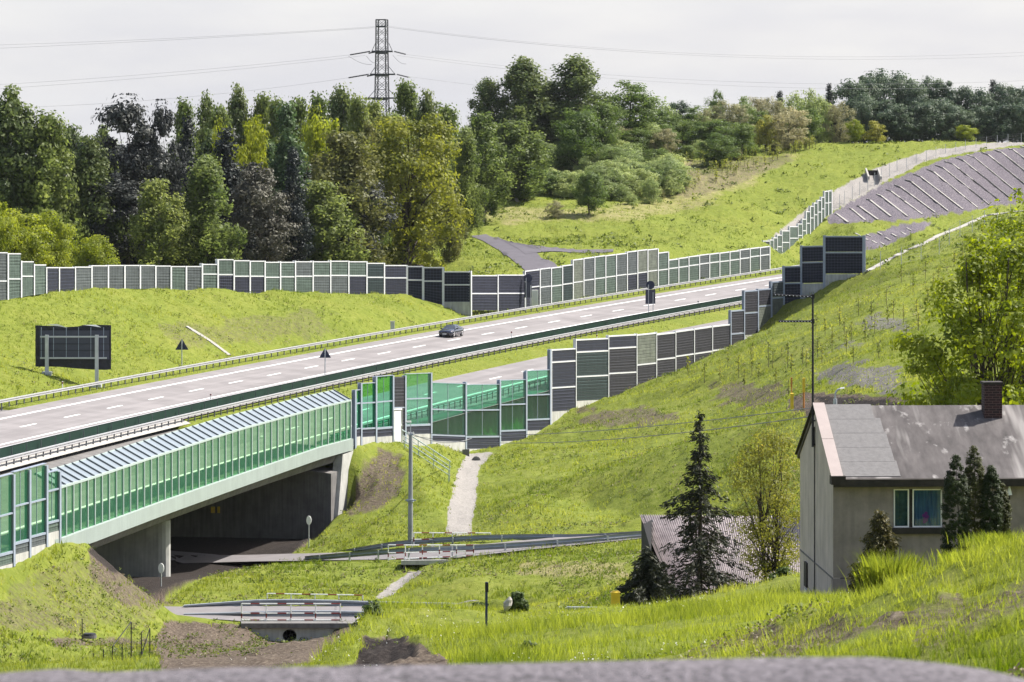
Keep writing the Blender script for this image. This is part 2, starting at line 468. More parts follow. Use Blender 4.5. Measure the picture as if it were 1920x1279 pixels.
pts = []; edges = []
for pl in ctl:
    k = len(pts)
    pts += [Vector(p) for p in pl]
    edges += [(k + i, k + i + 1) for i in range(len(pl) - 1)]
P3 = np.array([tuple(p) for p in pts])
vo, eo, fo, ov, oe, of = geometry.delaunay_2d_cdt([Vector((p[0], p[1])) for p in P3], edges, [], 0, 1e-3, True)
V2 = np.array([tuple(v) for v in vo])
VZ = np.zeros(len(V2))
_missing = []
for i, src in enumerate(ov):
    if len(src): VZ[i] = np.mean([P3[j][2] for j in src])
    else: _missing.append(i)
for i in _missing:      # crossings of two lines: distance-weighted mean of the nearest given points
    d = np.hypot(P3[:, 0] - V2[i, 0], P3[:, 1] - V2[i, 1]) + 0.1
    k = np.argsort(d)[:4]; VZ[i] = np.sum(P3[k, 2] / d[k] ** 2) / np.sum(1 / d[k] ** 2)

az = np.concatenate([np.tan(np.radians(np.linspace(-60, -9.3, 40))), np.linspace(-0.1600, 0.1600, 560), np.tan(np.radians(np.linspace(9.3, 60, 40)))])
ry = [-380, -150, -60, -20, 1.0]
y = 6.0
while y < 2600:
    ry.append(y)
    if y < 25: y *= 1.05
    elif y < 140: y *= 1.0062
    elif y < 205: y *= 1.008
    elif y < 320: y *= 1.0024
    elif y < 800: y *= 1.0030
    else: y *= 1.05
ry = np.array(ry)
NA, NR = len(az), len(ry)
GY = np.repeat(ry[:, None], NA, 1)
GX = az[None, :] * np.maximum(np.abs(GY), 30.0)
gx, gy = GX.ravel(), GY.ravel()
gz = np.full(gx.shape, np.nan)
order_y = np.argsort(gy, kind='stable')
gys = gy[order_y]
for tri in fo:
    a, b, c = V2[tri[0]], V2[tri[1]], V2[tri[2]]
    y0, y1 = min(a[1], b[1], c[1]), max(a[1], b[1], c[1])
    i0, i1 = np.searchsorted(gys, y0 - 1e-6), np.searchsorted(gys, y1 + 1e-6, side='right')
    idx = order_y[i0:i1]
    X_, Y_ = gx[idx], gy[idx]
    x0, x1 = min(a[0], b[0], c[0]), max(a[0], b[0], c[0])
    mk = (X_ >= x0 - 1e-6) & (X_ <= x1 + 1e-6)
    idx = idx[mk]
    if not len(idx): continue
    X_, Y_ = gx[idx], gy[idx]
    det = (b[1] - c[1]) * (a[0] - c[0]) + (c[0] - b[0]) * (a[1] - c[1])
    if abs(det) < 1e-12: continue
    w0 = ((b[1] - c[1]) * (X_ - c[0]) + (c[0] - b[0]) * (Y_ - c[1])) / det
    w1 = ((c[1] - a[1]) * (X_ - c[0]) + (a[0] - c[0]) * (Y_ - c[1])) / det
    w2 = 1 - w0 - w1
    ins = (w0 > -1e-6) & (w1 > -1e-6) & (w2 > -1e-6)
    gz[idx[ins]] = w0[ins] * VZ[tri[0]] + w1[ins] * VZ[tri[1]] + w2[ins] * VZ[tri[2]]
gz[np.isnan(gz)] = -40.0
GZ = gz.reshape(NR, NA)

# value noise in the plan
def vnoise(X, Y, sc, seed):
    r = np.random.default_rng(seed); T = r.random((256, 256))
    x = X / sc + 1000.0; y = Y / sc + 1000.0
    xi = np.floor(x).astype(int); yi = np.floor(y).astype(int); fx = x - xi; fy = y - yi
    fx = fx * fx * (3 - 2 * fx); fy = fy * fy * (3 - 2 * fy)
    g = lambda i, j: T[i % 256, j % 256]
    return (g(xi, yi) * (1 - fx) + g(xi + 1, yi) * fx) * (1 - fy) + (g(xi, yi + 1) * (1 - fx) + g(xi + 1, yi + 1) * fx) * fy - 0.5
def fnoise(X, Y, sc, seed, o=4):
    return sum(vnoise(X, Y, sc / 2 ** i, seed + i) / 1.8 ** i for i in range(o))

# soften the facets
SM = GZ.copy()
for _ in range(4):
    SM[1:-1, 1:-1] = (SM[1:-1, 1:-1] * 4 + SM[:-2, 1:-1] + SM[2:, 1:-1] + SM[1:-1, :-2] + SM[1:-1, 2:]) / 8
GZ = SM
GS, GO = so_of(gx, gy)
GS = GS.reshape(NR, NA); GO = GO.reshape(NR, NA)
FRONT = GY > 5
nzamp = np.where(GY < 25, 0.0, np.where(GY < 140, 0.22, np.where((GY > 236) & (GY < 262), 0.08, np.where(GY < 300, 0.30, 0.5))))
bump = fnoise(GX, GY, 7.0, 3) * nzamp + fnoise(GX, GY, .45, 19, 2) * np.where((GY > 25) & (GY < 70), .10, 0) + fnoise(GX, GY, 1.3, 9, 3) * np.where(GY < 140, 0.20, np.where(GY < 480, 0.22, 0.3)) * (GY > 25)
corr = FRONT & (GO > -22.6) & (GO < 8.6) & (GS > -255) & (GS < 455)
RZ = np.interp(GS, _ss, _Z) + xz_off(GO)
grassy = ((GO > -11.9) & (GO < -8.8)) | (GO > 5.8)
GZ = np.where(corr, np.where(grassy, RZ - 0.03, RZ - 0.14), GZ + bump)
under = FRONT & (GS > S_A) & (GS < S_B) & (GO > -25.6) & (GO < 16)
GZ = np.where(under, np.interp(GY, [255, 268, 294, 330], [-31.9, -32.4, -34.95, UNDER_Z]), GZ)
GZ = np.where((GX > W(757, 0, 280).x) & (GX < W(842, 0, 280).x) & (GY > 276.5) & (GY < 287.5), np.minimum(GZ, PZ_(1083, 278)), GZ)
GZ = np.where((GX > W(500, 0, 247).x) & (GX < W(625, 0, 247).x) & (GY > 246.2) & (GY < 255.5), np.minimum(GZ, PZ_(1203, 246.5)), GZ)

def H(x, y):
    """ground height at plan position"""
    x = np.asarray(x, float); y = np.asarray(y, float)
    a = x / np.maximum(np.abs(y), 30.0)
    i = np.clip(np.searchsorted(ry, y) - 1, 0, NR - 2); j = np.clip(np.searchsorted(az, a) - 1, 0, NA - 2)
    fy = np.clip((y - ry[i]) / (ry[i + 1] - ry[i]), 0, 1); fx = np.clip((a - az[j]) / (az[j + 1] - az[j]), 0, 1)
    return (GZ[i, j] * (1 - fx) + GZ[i, j + 1] * fx) * (1 - fy) + (GZ[i + 1, j] * (1 - fx) + GZ[i + 1, j + 1] * fx) * fy

def G(px, py, ymin=25, ymax=1500, drop=0.0):
    """where the sight line through photo pixel (px, py) first meets the ground beyond depth ymin"""
    ys = ymin * (ymax / ymin) ** np.linspace(0, 1, 5000)
    xs = (px - 960) * ys / F; zs = -(py - YH) * ys / F
    d = zs - H(xs, ys)
    k = np.where(d < 0)[0]
    i = k[0] if len(k) else len(ys) - 1
    i = max(i, 1)
    t = d[i - 1] / (d[i - 1] - d[i]) if d[i - 1] != d[i] else 0
    yy = ys[i - 1] + (ys[i] - ys[i - 1]) * float(np.clip(t, 0, 1))
    xx = (px - 960) * yy / F
    return Vector((xx, yy, float(H(xx, yy)) - drop))

def blur(a, n=2):
    a = a.copy()
    for _ in range(n):
        a[1:-1, 1:-1] = (a[1:-1, 1:-1] * 2 + a[:-2, 1:-1] + a[2:, 1:-1] + a[1:-1, :-2] + a[1:-1, 2:]) / 6
    return a
# --- ground cover zones, as soft world-space patches
def poly_mask(X, Y, PXs, PYs, poly, y0, y1, soft=0.0):
    n = len(poly); ins = np.zeros(X.shape, bool)
    for i in range(n):
        xa, ya = poly[i]; xb, yb = poly[(i + 1) % n]
        c = ((ya > PYs) != (yb > PYs)) & (PXs < (xb - xa) * (PYs - ya) / (yb - ya + 1e-9) + xa)
        ins ^= c
    return ins & (Y > y0) & (Y < y1)
gpx = 960 + F * GX / np.maximum(GY, 1); gpy = YH - F * GZ / np.maximum(GY, 1)
jx = fnoise(GX, GY, 4.0, 21) * 22 * (GY / 300) ** -0.2; jy = fnoise(GX, GY, 4.0, 31) * 12
dirt = np.zeros(GX.shape); gravel = np.zeros(GX.shape); pale = np.zeros(GX.shape); soil_and_shade = np.zeros(GX.shape); dry = np.zeros(GX.shape)
def zone(arr, poly, y0, y1, val=1.0, jit=1.0):
    mk = poly_mask(GX, GY, gpx + jx * jit, gpy + jy * jit, poly, y0, y1)
    arr[mk] = np.maximum(arr[mk], val)
zone(gravel, [(1548, 408), (1640, 351), (1700, 327), (1770, 299), (1850, 283), (1960, 271), (1960, 372), (1860, 388), (1740, 408), (1620, 416), (1555, 421)], 600, 760, 1, 0.12)
zone(gravel, [(1590, 452), (1690, 420), (1760, 413), (1730, 432), (1640, 470), (1590, 475)], 560, 700, 0.8, 0.3)
zone(gravel, [(1500, 490), (1540, 470), (1560, 480), (1530, 510)], 560, 700, 0.5, 0.3)
zone(pale, [(1440, 452), (1470, 425), (1545, 368), (1640, 316), (1740, 283), (1850, 268), (1920, 265), (1920, 272), (1850, 279), (1740, 300), (1665, 338), (1560, 398), (1475, 455)], 560, 760, 0.85, 0.15)
zone(dirt, [(1290, 300), (1480, 290), (1500, 300), (1420, 335), (1330, 370), (1270, 375), (1255, 345)], 580, 720, 0.55, 0.6)
zone(dry, [(870, 385), (1150, 385), (1350, 320), (1520, 285), (1420, 345), (1300, 400), (1150, 420), (870, 420)], 560, 740, 0.6, 1.4)
zone(dry, [(1210, 290), (1300, 300), (1320, 330), (1240, 330)], 560, 760, 0.9, 1.0)
# left bank: bare earth streaks
zone(dirt, [(440, 590), (560, 580), (640, 600), (600, 640), (480, 640), (380, 665), (300, 640), (280, 610)], 360, 470, 0.50, 2.4)
# gravel yard and dark bank behind the house
zone(gravel, [(1515, 692), (1600, 680), (1690, 690), (1700, 745), (1600, 730), (1520, 715)], 200, 420, 0.52, 1.6)
zone(dirt, [(1490, 735), (1700, 745), (1700, 790), (1480, 775)], 190, 330, 1.0, 0.8)
zone(gravel, [(1600, 608), (1660, 590), (1720, 600), (1700, 625), (1610, 622)], 230, 470, 0.5, 1.6)
zone(gravel, [(1570, 640), (1620, 640), (1600, 665), (1550, 665)], 230, 470, 0.45, 1.6)
zone(dirt, [(1330, 705), (1480, 720), (1470, 760), (1400, 770), (1320, 745)], 250, 470, 0.62, 2.4)
zone(dirt, [(1080, 770), (1200, 755), (1280, 770), (1230, 800), (1110, 805)], 300, 470, 0.62, 2.2)
zone(dirt, [(1200, 800), (1350, 790), (1400, 830), (1250, 840)], 260, 400, 0.3, 1.6)
# abutment slope, mounds, creek
zone(dirt, [(690, 835), (740, 850), (770, 900), (730, 960), (640, 965), (660, 900)], 290, 350, 0.66, 2.2)
zone(dirt, [(480, 1000), (560, 1005), (600, 1025), (500, 1030)], 285, 330, 0.8, 1.0)
zone(dirt, [(160, 1030), (240, 1060), (320, 1140), (260, 1130), (180, 1080)], 200, 262, 0.64, 2.0)
zone(dirt, [(0, 1130), (90, 1150), (200, 1180), (80, 1195), (0, 1180)], 190, 262, 0.55, 1.6)
zone(dirt, [(310, 1165), (440, 1168), (470, 1176), (540, 1174), (640, 1168), (720, 1168), (700, 1205), (600, 1260), (330, 1260), (280, 1215)], 200, 250, 1.0, 0.4)
zone(dirt, [(100, 1040), (180, 1040), (330, 1135), (290, 1180), (120, 1185), (0, 1170), (0, 1100)], 190, 262, 0.49, 1.8)
zone(dirt, [(285, 1205), (620, 1200), (640, 1225), (560, 1290), (330, 1300), (300, 1250)], 120, 245, 1.0, 0.5)
zone(dirt, [(100, 1195), (330, 1195), (330, 1215), (100, 1212)], 190, 250, 0.7, 0.8)
zone(dirt, [(615, 1262), (690, 1195), (745, 1185), (800, 1215), (870, 1255), (870, 1290), (600, 1290)], 60, 112, 1.0, 1.6)
zone(soil_and_shade, [(620, 1262), (680, 1200), (745, 1187), (780, 1205), (760, 1235), (680, 1262)], 60, 112, 1.0, 1.6)
zone(soil_and_shade, [(1520, 742), (1690, 752), (1690, 775), (1560, 778)], 190, 330, 1.0, 0.8)
soil_and_shade[under] = 1.0  # shade under the bridge put into the floor colour with the dark earth tone
nogrow = np.zeros(GX.shape)
for pg, ya, yb in (([(882, 443), (912, 440), (958, 455), (1010, 465), (1150, 467), (1150, 474), (1060, 475), (1012, 480), (1054, 518), (988, 522), (965, 494), (940, 474)], 480, 640), ([(1290, 994), (1000, 1012), (860, 1025), (700, 1036), (480, 1041), (330, 1043), (330, 1060), (480, 1056), (700, 1053), (860, 1049), (1000, 1033), (1290, 1006)], 270, 325), ([(240, 1138), (690, 1137), (900, 1140), (900, 1170), (690, 1169), (240, 1165)], 244, 260)):
    nogrow[poly_mask(GX, GY, gpx, gpy, pg, ya, yb)] = 1
zone(soil_and_shade, [(100, 1050), (600, 880), (635, 965), (480, 1030), (330, 1075), (100, 1075)], 240, 420, 0.9, 0.2)  # underpass floor darkened, bridge shade painted into the ground
zone(dirt, [(1430, 1180), (1620, 1145), (1760, 1085), (1780, 1110), (1700, 1160), (1560, 1200), (1400, 1240)], 30, 62, 0.62, 3.0)
zone(dirt, [(1640, 1170), (1920, 1050), (1920, 1150), (1720, 1230)], 25, 62, 0.58, 3.0)
zone(dirt, [(1260, 1240), (1400, 1190), (1500, 1200), (1400, 1250)], 30, 62, 0.5, 3.0)
zone(dry, [(970, 1050), (1180, 1055), (1180, 1085), (980, 1080)], 230, 290, 0.7, 1.0)
zone(pale, [(880, 850), (925, 848), (897, 880), (893, 935), (882, 1003), (834, 1003), (846, 935), (860, 880)], 285, 372, 1.0, 0.25)
zone(pale, [(770, 1072), (795, 1072), (735, 1118), (700, 1125)], 250, 282, 0.9, 0.4)
zone(dirt, [(100, 1050), (600, 880), (640, 965), (480, 1030), (330, 1075), (100, 1075)], 240, 420, 0.9, 0.2)
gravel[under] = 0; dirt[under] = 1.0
GZ = np.where(nogrow > 0, SM, GZ)
_nr = (GY > 25) & (GY < 112)
GZ = GZ + np.where(_nr, np.clip(soil_and_shade + dirt, 0, 1.2) * fnoise(GX, GY, 1.1, 205, 5) * np.where(GY < 62, .26, .34) - .25 * blur(soil_and_shade, 6), 0)
dirt = blur(dirt); soil_and_shade = blur(soil_and_shade, 2); gravel = blur(gravel, 1); pale = blur(pale, 1); dry = blur(dry, 6)
GPATCH = fnoise(GX, GY, 9.0, 77)

me = bpy.data.meshes.new('ground')
me.vertices.add(NR * NA)
me.vertices.foreach_set('co', np.stack([GX, GY, GZ], -1).astype(np.float32).ravel())
ii, jj = np.meshgrid(np.arange(NR - 1), np.arange(NA - 1), indexing='ij')
q = np.stack([ii * NA + jj, ii * NA + jj + 1, (ii + 1) * NA + jj + 1, (ii + 1) * NA + jj], -1).reshape(-1, 4)
me.loops.add(q.size); me.loops.foreach_set('vertex_index', q.ravel().astype(np.int32))
me.polygons.add(len(q)); me.polygons.foreach_set('loop_start', np.arange(0, q.size, 4, dtype=np.int32))
me.polygons.foreach_set('use_smooth', np.ones(len(q), bool))
me.update(calc_edges=True)
for nm, arr in (('dirt', dirt), ('gravel', gravel), ('pale', pale), ('dry', dry), ('soil_and_shade', soil_and_shade)):
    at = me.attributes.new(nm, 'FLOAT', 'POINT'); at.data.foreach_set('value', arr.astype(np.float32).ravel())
ground = bpy.data.objects.new('ground', me); COL.objects.link(ground)
tag(ground, kind='structure')

m, N, L, P = newmat('ground_cover')
P.inputs['Roughness'].default_value = 0.95; P.inputs['Specular IOR Level'].default_value = 0.1
def nnoise(scale, det=6, rough=0.6):
    n = N.new('ShaderNodeTexNoise'); n.inputs['Scale'].default_value = scale; n.inputs['Detail'].default_value = det; n.inputs['Roughness'].default_value = rough
    L.new(txc.outputs['Object'], n.inputs['Vector']); return n
def nramp(src, stops):
    r = N.new('ShaderNodeValToRGB')
    e = r.color_ramp.elements
    e[0].position, e[0].color = stops[0][0], (*stops[0][1], 1)
    e[1].position, e[1].color = stops[-1][0], (*stops[-1][1], 1)
    for p_, c_ in stops[1:-1]:
        k = e.new(p_); k.color = (*c_, 1)
    L.new(src, r.inputs['Fac']); return r.outputs['Color']
def nmix(fac, a, b):
    x = N.new('ShaderNodeMix'); x.data_type = 'RGBA'
    L.new(fac, x.inputs['Factor']); L.new(a, x.inputs[6]); L.new(b, x.inputs[7]); return x.outputs[2]
def natt(name, noise, lo=0.35, hi=0.6):
    a = N.new('ShaderNodeAttribute'); a.attribute_name = name
    ad = N.new('ShaderNodeMath'); ad.operation = 'MULTIPLY_ADD'
    # patchy edge: attribute plus noise
    L.new(noise, ad.inputs[0]); ad.inputs[1].default_value = 0.9; L.new(a.outputs['Fac'], ad.inputs[2])
    mr = N.new('ShaderNodeMapRange'); mr.inputs[1].default_value = lo + 0.45; mr.inputs[2].default_value = hi + 0.55
    L.new(ad.outputs[0], mr.inputs[0])
    return mr.outputs[0]
txc = N.new('ShaderNodeTexCoord')
nA = nnoise(0.12); nB = nnoise(1.4, 8, 0.7); nC = nnoise(5.0, 8, 0.75); nD = nnoise(0.6, 6, 0.7)
grass = nramp(nA.outputs['Fac'], [(0.25, (0.100, 0.140, 0.018)), (0.5, (0.150, 0.182, 0.025)), (0.75, (0.205, 0.212, 0.042))])
grass2 = nramp(nB.outputs['Fac'], [(0.3, (0.060, 0.080, 0.016)), (0.52, (0.150, 0.182, 0.028)), (0.72, (0.260, 0.250, 0.085))])
g = N.new('ShaderNodeMix'); g.data_type = 'RGBA'; g.inputs['Factor'].default_value = 0.55
L.new(grass, g.inputs[6]); L.new(grass2, g.inputs[7])
dryc = nramp(nB.outputs['Fac'], [(0.3, (0.16, 0.16, 0.06)), (0.7, (0.30, 0.26, 0.13))])
dirtc = nramp(nC.outputs['Fac'], [(0.32, (0.030, 0.023, 0.019)), (0.52, (0.105, 0.082, 0.064)), (0.72, (0.25, 0.21, 0.17))])
gravc = nramp(nC.outputs['Fac'], [(0.32, (0.042, 0.037, 0.048)), (0.52, (0.125, 0.112, 0.132)), (0.72, (0.31, 0.28, 0.30))])
palec = nramp(nC.outputs['Fac'], [(0.3, (0.17, 0.16, 0.15)), (0.7, (0.34, 0.32, 0.305))])
c = nmix(natt('dry', nD.outputs['Fac']), g.outputs[2], dryc)
nE = nnoise(2.6, 10, 0.8)
c = nmix(natt('dirt', nE.outputs['Fac'], 0.42, 0.56), c, dirtc)
soil_shadec = nramp(nC.outputs['Fac'], [(0.3, (0.010, 0.008, 0.008)), (0.55, (0.035, 0.029, 0.027)), (0.75, (0.10, 0.085, 0.075))])  # dark earth, also the painted shade of the underpass floor
c = nmix(natt('soil_and_shade', nB.outputs['Fac']), c, soil_shadec)
c = nmix(natt('gravel', nE.outputs['Fac'], 0.36, 0.46), c, gravc)
c = nmix(natt('pale', nB.outputs['Fac'], 0.3, 0.4), c, palec)
L.new(c, P.inputs['Base Color'])
bp = N.new('ShaderNodeBump'); bp.inputs['Strength'].default_value = 0.6; bp.inputs['Distance'].default_value = 0.25
L.new(nC.outputs['Fac'], bp.inputs['Height']); L.new(bp.outputs['Normal'], P.inputs['Normal'])
me.materials.append(m)
M['ground'] = m
# ------------------------------------------------------------------ carriageways and markings
def ribbon(name, offs, s0, s1, dz, mat, step=4.0, kind='structure'):
    mb = MB(); rows = []
    ss = np.linspace(s0, s1, max(2, int((s1 - s0) / step) + 1))
    for s in ss:
        rows.append([mw(s, o) + Vector((0, 0, dz)) for o in offs])
    mb.sweep(rows)
    o = mb.build(name, mat)
    uvl = o.data.uv_layers.new(name='uv')
    idx = np.empty(len(o.data.loops), np.int32); o.data.loops.foreach_get('vertex_index', idx)
    c = len(offs)
    uv = np.stack([np.array(offs)[idx % c], ss[idx // c]], -1)
    uvl.data.foreach_set('uv', uv.astype(np.float32).ravel())
    tag(o, kind=kind)
    return o
ribbon('far_carriageway', [-8.15, -4, 0, 4, 5.75], -220, 420, 0.0, M['asphalt'])
ribbon('near_carriageway', [-24.4, -19, -15.8, -11.95], -220, 420, 0.0, M['asphalt'])
def marks(name, off, w, s0, s1, dash=None, phase=0.0):
    mb = MB()
    if dash is None:
        ss = np.arange(s0, s1, 4.0)
        mb.sweep([[mw(s, off - w / 2) + Vector((0, 0, .006)), mw(s, off + w / 2) + Vector((0, 0, .006))] for s in ss])
    else:
        k = math.ceil((s0 - phase) / dash[1]); s = phase + k * dash[1]
        while s < s1:
            mb.sweep([[mw(s + t, off - w / 2) + Vector((0, 0, .006)), mw(s + t, off + w / 2) + Vector((0, 0, .006))] for t in np.linspace(-dash[0] / 2, dash[0] / 2, 3)])
            s += dash[1]
    return tag(mb.build(name, M['marking']), kind='structure')
marks('edge_line', 3.6, 0.30, -200, 400)
marks('edge_line', -3.6, 0.24, -200, 400)
marks('lane_line', 0.0, 0.24, -200, 400, (4.2, 12.0))
marks('edge_line', -12.2, 0.24, -200, 400)
marks('edge_line', -19.4, 0.30, -200, 400)
marks('lane_line', -15.8, 0.24, -200, 400, (4.2, 12.0), s_at(929, -15.8))
# pale concrete kerb along the far carriageway median side
ribbon('median_kerb', [-4.75, -4.35], -220, 420, 0.012, M['pale_stone'])

# ------------------------------------------------------------------ guard rails
def wbeam(mb, pts, outv, h=0.31, z0=0.0):
    """W profile swept along pts; outv: unit vectors towards the traffic side"""
    prof = [(0.0, 0.0), (0.09, -0.02), (0.09, -0.09), (-0.03, -0.185), (0.09, -0.215), (0.09, -0.28), (0.0, -0.31)]
    rows = []
    for p, o in zip(pts, outv):
        rows.append([p + o * a + Vector((0, 0, b * h / 0.31 + z0)) for a, b in prof])
    mb.sweep(rows)
def guard_rail(name, pts, label, mat_beam, mat_post, post_every, outside=1, height=0.75, bh=0.31, double=False, group='steel guard rails', posts=True):
    root = thing(name, pts[0], label, 'guard rail', group)
    outv = []
    for i in range(len(pts)):
        d = pts[min(i + 1, len(pts) - 1)] - pts[max(i - 1, 0)]
        d.z = 0; d.normalize()
        outv.append(Vector((d.y, -d.x, 0)) * outside)
    top = [p + Vector((0, 0, height)) for p in pts]
    mb = MB(); wbeam(mb, top, outv, bh); mb.build('beam', mat_beam, root)
    if double:
        mb = MB(); wbeam(mb, [t - o * 0.30 for t, o in zip(top, outv)], [-o for o in outv]); mb.build('beam', mat_beam, root)
    # posts
    acc = 0.0; pl = []
    for i in range(len(pts) - 1):
        L0 = (pts[i + 1] - pts[i]).length
        while acc <= L0:
            t = acc / L0
            pl.append((pts[i].lerp(pts[i + 1], t), outv[i])); acc += post_every
        acc -= L0
    # posts nearest the camera first: one mesh each up to 100, the rest together
    pl = [q for q in pl if abs(q[0].x / max(q[0].y, 1)) < 0.145]
    pl.sort(key=lambda q: q[0].length)
    for k, (p, o) in enumerate(pl[:100]):
        mb = MB(); ang = math.atan2(o.y, o.x)
        mb.box(p - o * 0.09 + Vector((0, 0, (height - 0.06) / 2 - 0.15)), (0.09, 0.12, height + 0.24), ang)
        mb.build('post', mat_post, root)
    if len(pl) > 100:
        mb = MB()
        for p, o in pl[100:]:
            mb.box(p - o * 0.09 + Vector((0, 0, (height - 0.06) / 2 - 0.15)), (0.09, 0.12, height + 0.24), math.atan2(o.y, o.x))
        tag(mb.build('post', mat_post, root), kind='stuff')
    return root
M['postdark'] = simple('rail_post_steel', (0.10, 0.105, 0.12), 0.6, 0.1)
SS = np.arange(-170, 300, 4.0)
guard_rail('guard_rail', [mw(s, 6.95) for s in SS], 'long pale steel guard rail along the far verge, between the road and the grassy bank', M['rail'], M['postdark'], 2.0, outside=1)
SS2 = np.arange(-170, 290, 4.0)
guard_rail('guard_rail', [mw(s, -8.75) + Vector((0, 0, .05)) for s in SS2], 'pale steel guard rail along the grassy median, just below the dark green screen', M['rail'], M['postdark'], 2.0, outside=1)
guard_rail('guard_rail', [mw(s, -6.9) for s in SS2], 'steel guard rail hidden behind the green median screen, its top edge beside the fast lane', M['rail'], M['postdark'], 4.0, outside=-1, height=0.6)
guard_rail('guard_rail', [mw(s, -22.2) for s in np.arange(S_B + 3, s_at(1500, -22.2), 4.0)], 'guard rail seen through the green glass along the near carriageway', M['rail_dark'], M['postdark'], 2.0, outside=-1)

# green anti-glare screen on the median: corrugated upright boards
M['green_board'] = simple('green_board', (0.005, 0.030, 0.020), 0.55, 0.12, 0.6)
root = thing('antiglare_screen', mw(-100, -7.7), 'dark green corrugated screen running down the middle of the motorway', 'screen')
mb = MB(); rows = []
s = -170.0; k = 0
while s < 292:
    o = -7.72 + (0.10 if k % 2 else -0.04)
    rows.append([mw(s, o) + Vector((0, 0, .02)), mw(s, o) + Vector((0, 0, 1.04))])
    s += 0.12 if k % 2 == 0 else 0.62
    k += 1
mb.sweep(rows)
mb.build('screen_board', M['green_board'], root)
mb = MB(); mb.sweep([[mw(s, -7.66) + Vector((0, 0, 1.05)), mw(s, -7.78) + Vector((0, 0, 1.06))] for s in np.arange(-170, 292, 4)])
mb.build('top_rail', M['postlight'], root)
mb = MB()
for s in np.arange(-170, 292, 4.0):
    mb.bar(mw(s, -7.95) + Vector((0, 0, -.1)), mw(s, -7.95) + Vector((0, 0, 1.0)), .06, .06)
tag(mb.build('post', M['postdark'], root), kind='stuff')
# concrete ledge under the screen
ribbon('median_ledge', [-9.05, -8.2], -200, S_B + 4, 0.03, M['pale_stone'])

# ------------------------------------------------------------------ noise barriers
def panel_mat(name, col, sx, sz, depth):
    """ribbed absorbing cassette: ledges in the upright direction and a weave of small pockets"""
    m, N, L, P = newmat(name)
    P.inputs['Roughness'].default_value = 0.75; P.inputs['Specular IOR Level'].default_value = 0.25
    uv = N.new('ShaderNodeUVMap'); uv.uv_map = 'uv'
    sp = N.new('ShaderNodeSeparateXYZ'); L.new(uv.outputs['UV'], sp.inputs[0])
    def saw(sock, period):
        a = N.new('ShaderNodeMath'); a.operation = 'DIVIDE'; a.inputs[1].default_value = period; L.new(sock, a.inputs[0])
        b = N.new('ShaderNodeMath'); b.operation = 'FRACT'; L.new(a.outputs[0], b.inputs[0])
        c = N.new('ShaderNodeMath'); c.operation = 'LESS_THAN'; c.inputs[1].default_value = 0.22; L.new(b.outputs[0], c.inputs[0])
        return c.outputs[0]
    hz = saw(sp.outputs['Y'], sz)
    vz = saw(sp.outputs['X'], sx)
    tx = N.new('ShaderNodeTexCoord')
    n1 = N.new('ShaderNodeTexNoise'); n1.inputs['Scale'].default_value = 1.3; n1.inputs['Detail'].default_value = 6; L.new(tx.outputs['Object'], n1.inputs['Vector'])
    rp = N.new('ShaderNodeValToRGB')
    rp.color_ramp.elements[0].position = 0.3; rp.color_ramp.elements[0].color = (*[c * 0.7 for c in col], 1)
    rp.color_ramp.elements[1].position = 0.75; rp.color_ramp.elements[1].color = (*[c * 1.35 for c in col], 1)
    L.new(n1.outputs['Fac'], rp.inputs['Fac'])
    mx = N.new('ShaderNodeMix'); mx.data_type = 'RGBA'
    mul = N.new('ShaderNodeMath'); mul.operation = 'MULTIPLY_ADD'
    L.new(hz, mul.inputs[0]); mul.inputs[1].default_value = 0.55
    m2 = N.new('ShaderNodeMath'); m2.operation = 'MULTIPLY'; L.new(vz, m2.inputs[0]); m2.inputs[1].default_value = 0.3
    L.new(m2.outputs[0], mul.inputs[2])
    L.new(mul.outputs[0], mx.inputs['Factor'])
    L.new(rp.outputs['Color'], mx.inputs[6]); mx.inputs[7].default_value = (*[min(1, c * depth + 0.02) for c in col], 1)
    L.new(mx.outputs[2], P.inputs['Base Color'])
    return m
M['panel_navy'] = panel_mat('panel_navy', (0.011, 0.013, 0.024), 0.42, 0.36, 3.8)
M['panel_black'] = panel_mat('panel_black', (0.013, 0.013, 0.018), 0.5, 0.30, 4.5)
M['panel_grey'] = panel_mat('panel_grey', (0.060, 0.070, 0.074), 0.6, 0.30, 1.9)
M['panel_green'] = panel_mat('panel_green', (0.058, 0.082, 0.070), 0.6, 0.32, 1.9)
M['panel_dkgreen'] = panel_mat('panel_deep_green', (0.011, 0.020, 0.022), 0.45, 0.34, 3.4)
M['panel_olive'] = panel_mat('panel_grey_green', (0.13, 0.145, 0.12), 0.5, 0.22, 0.45)

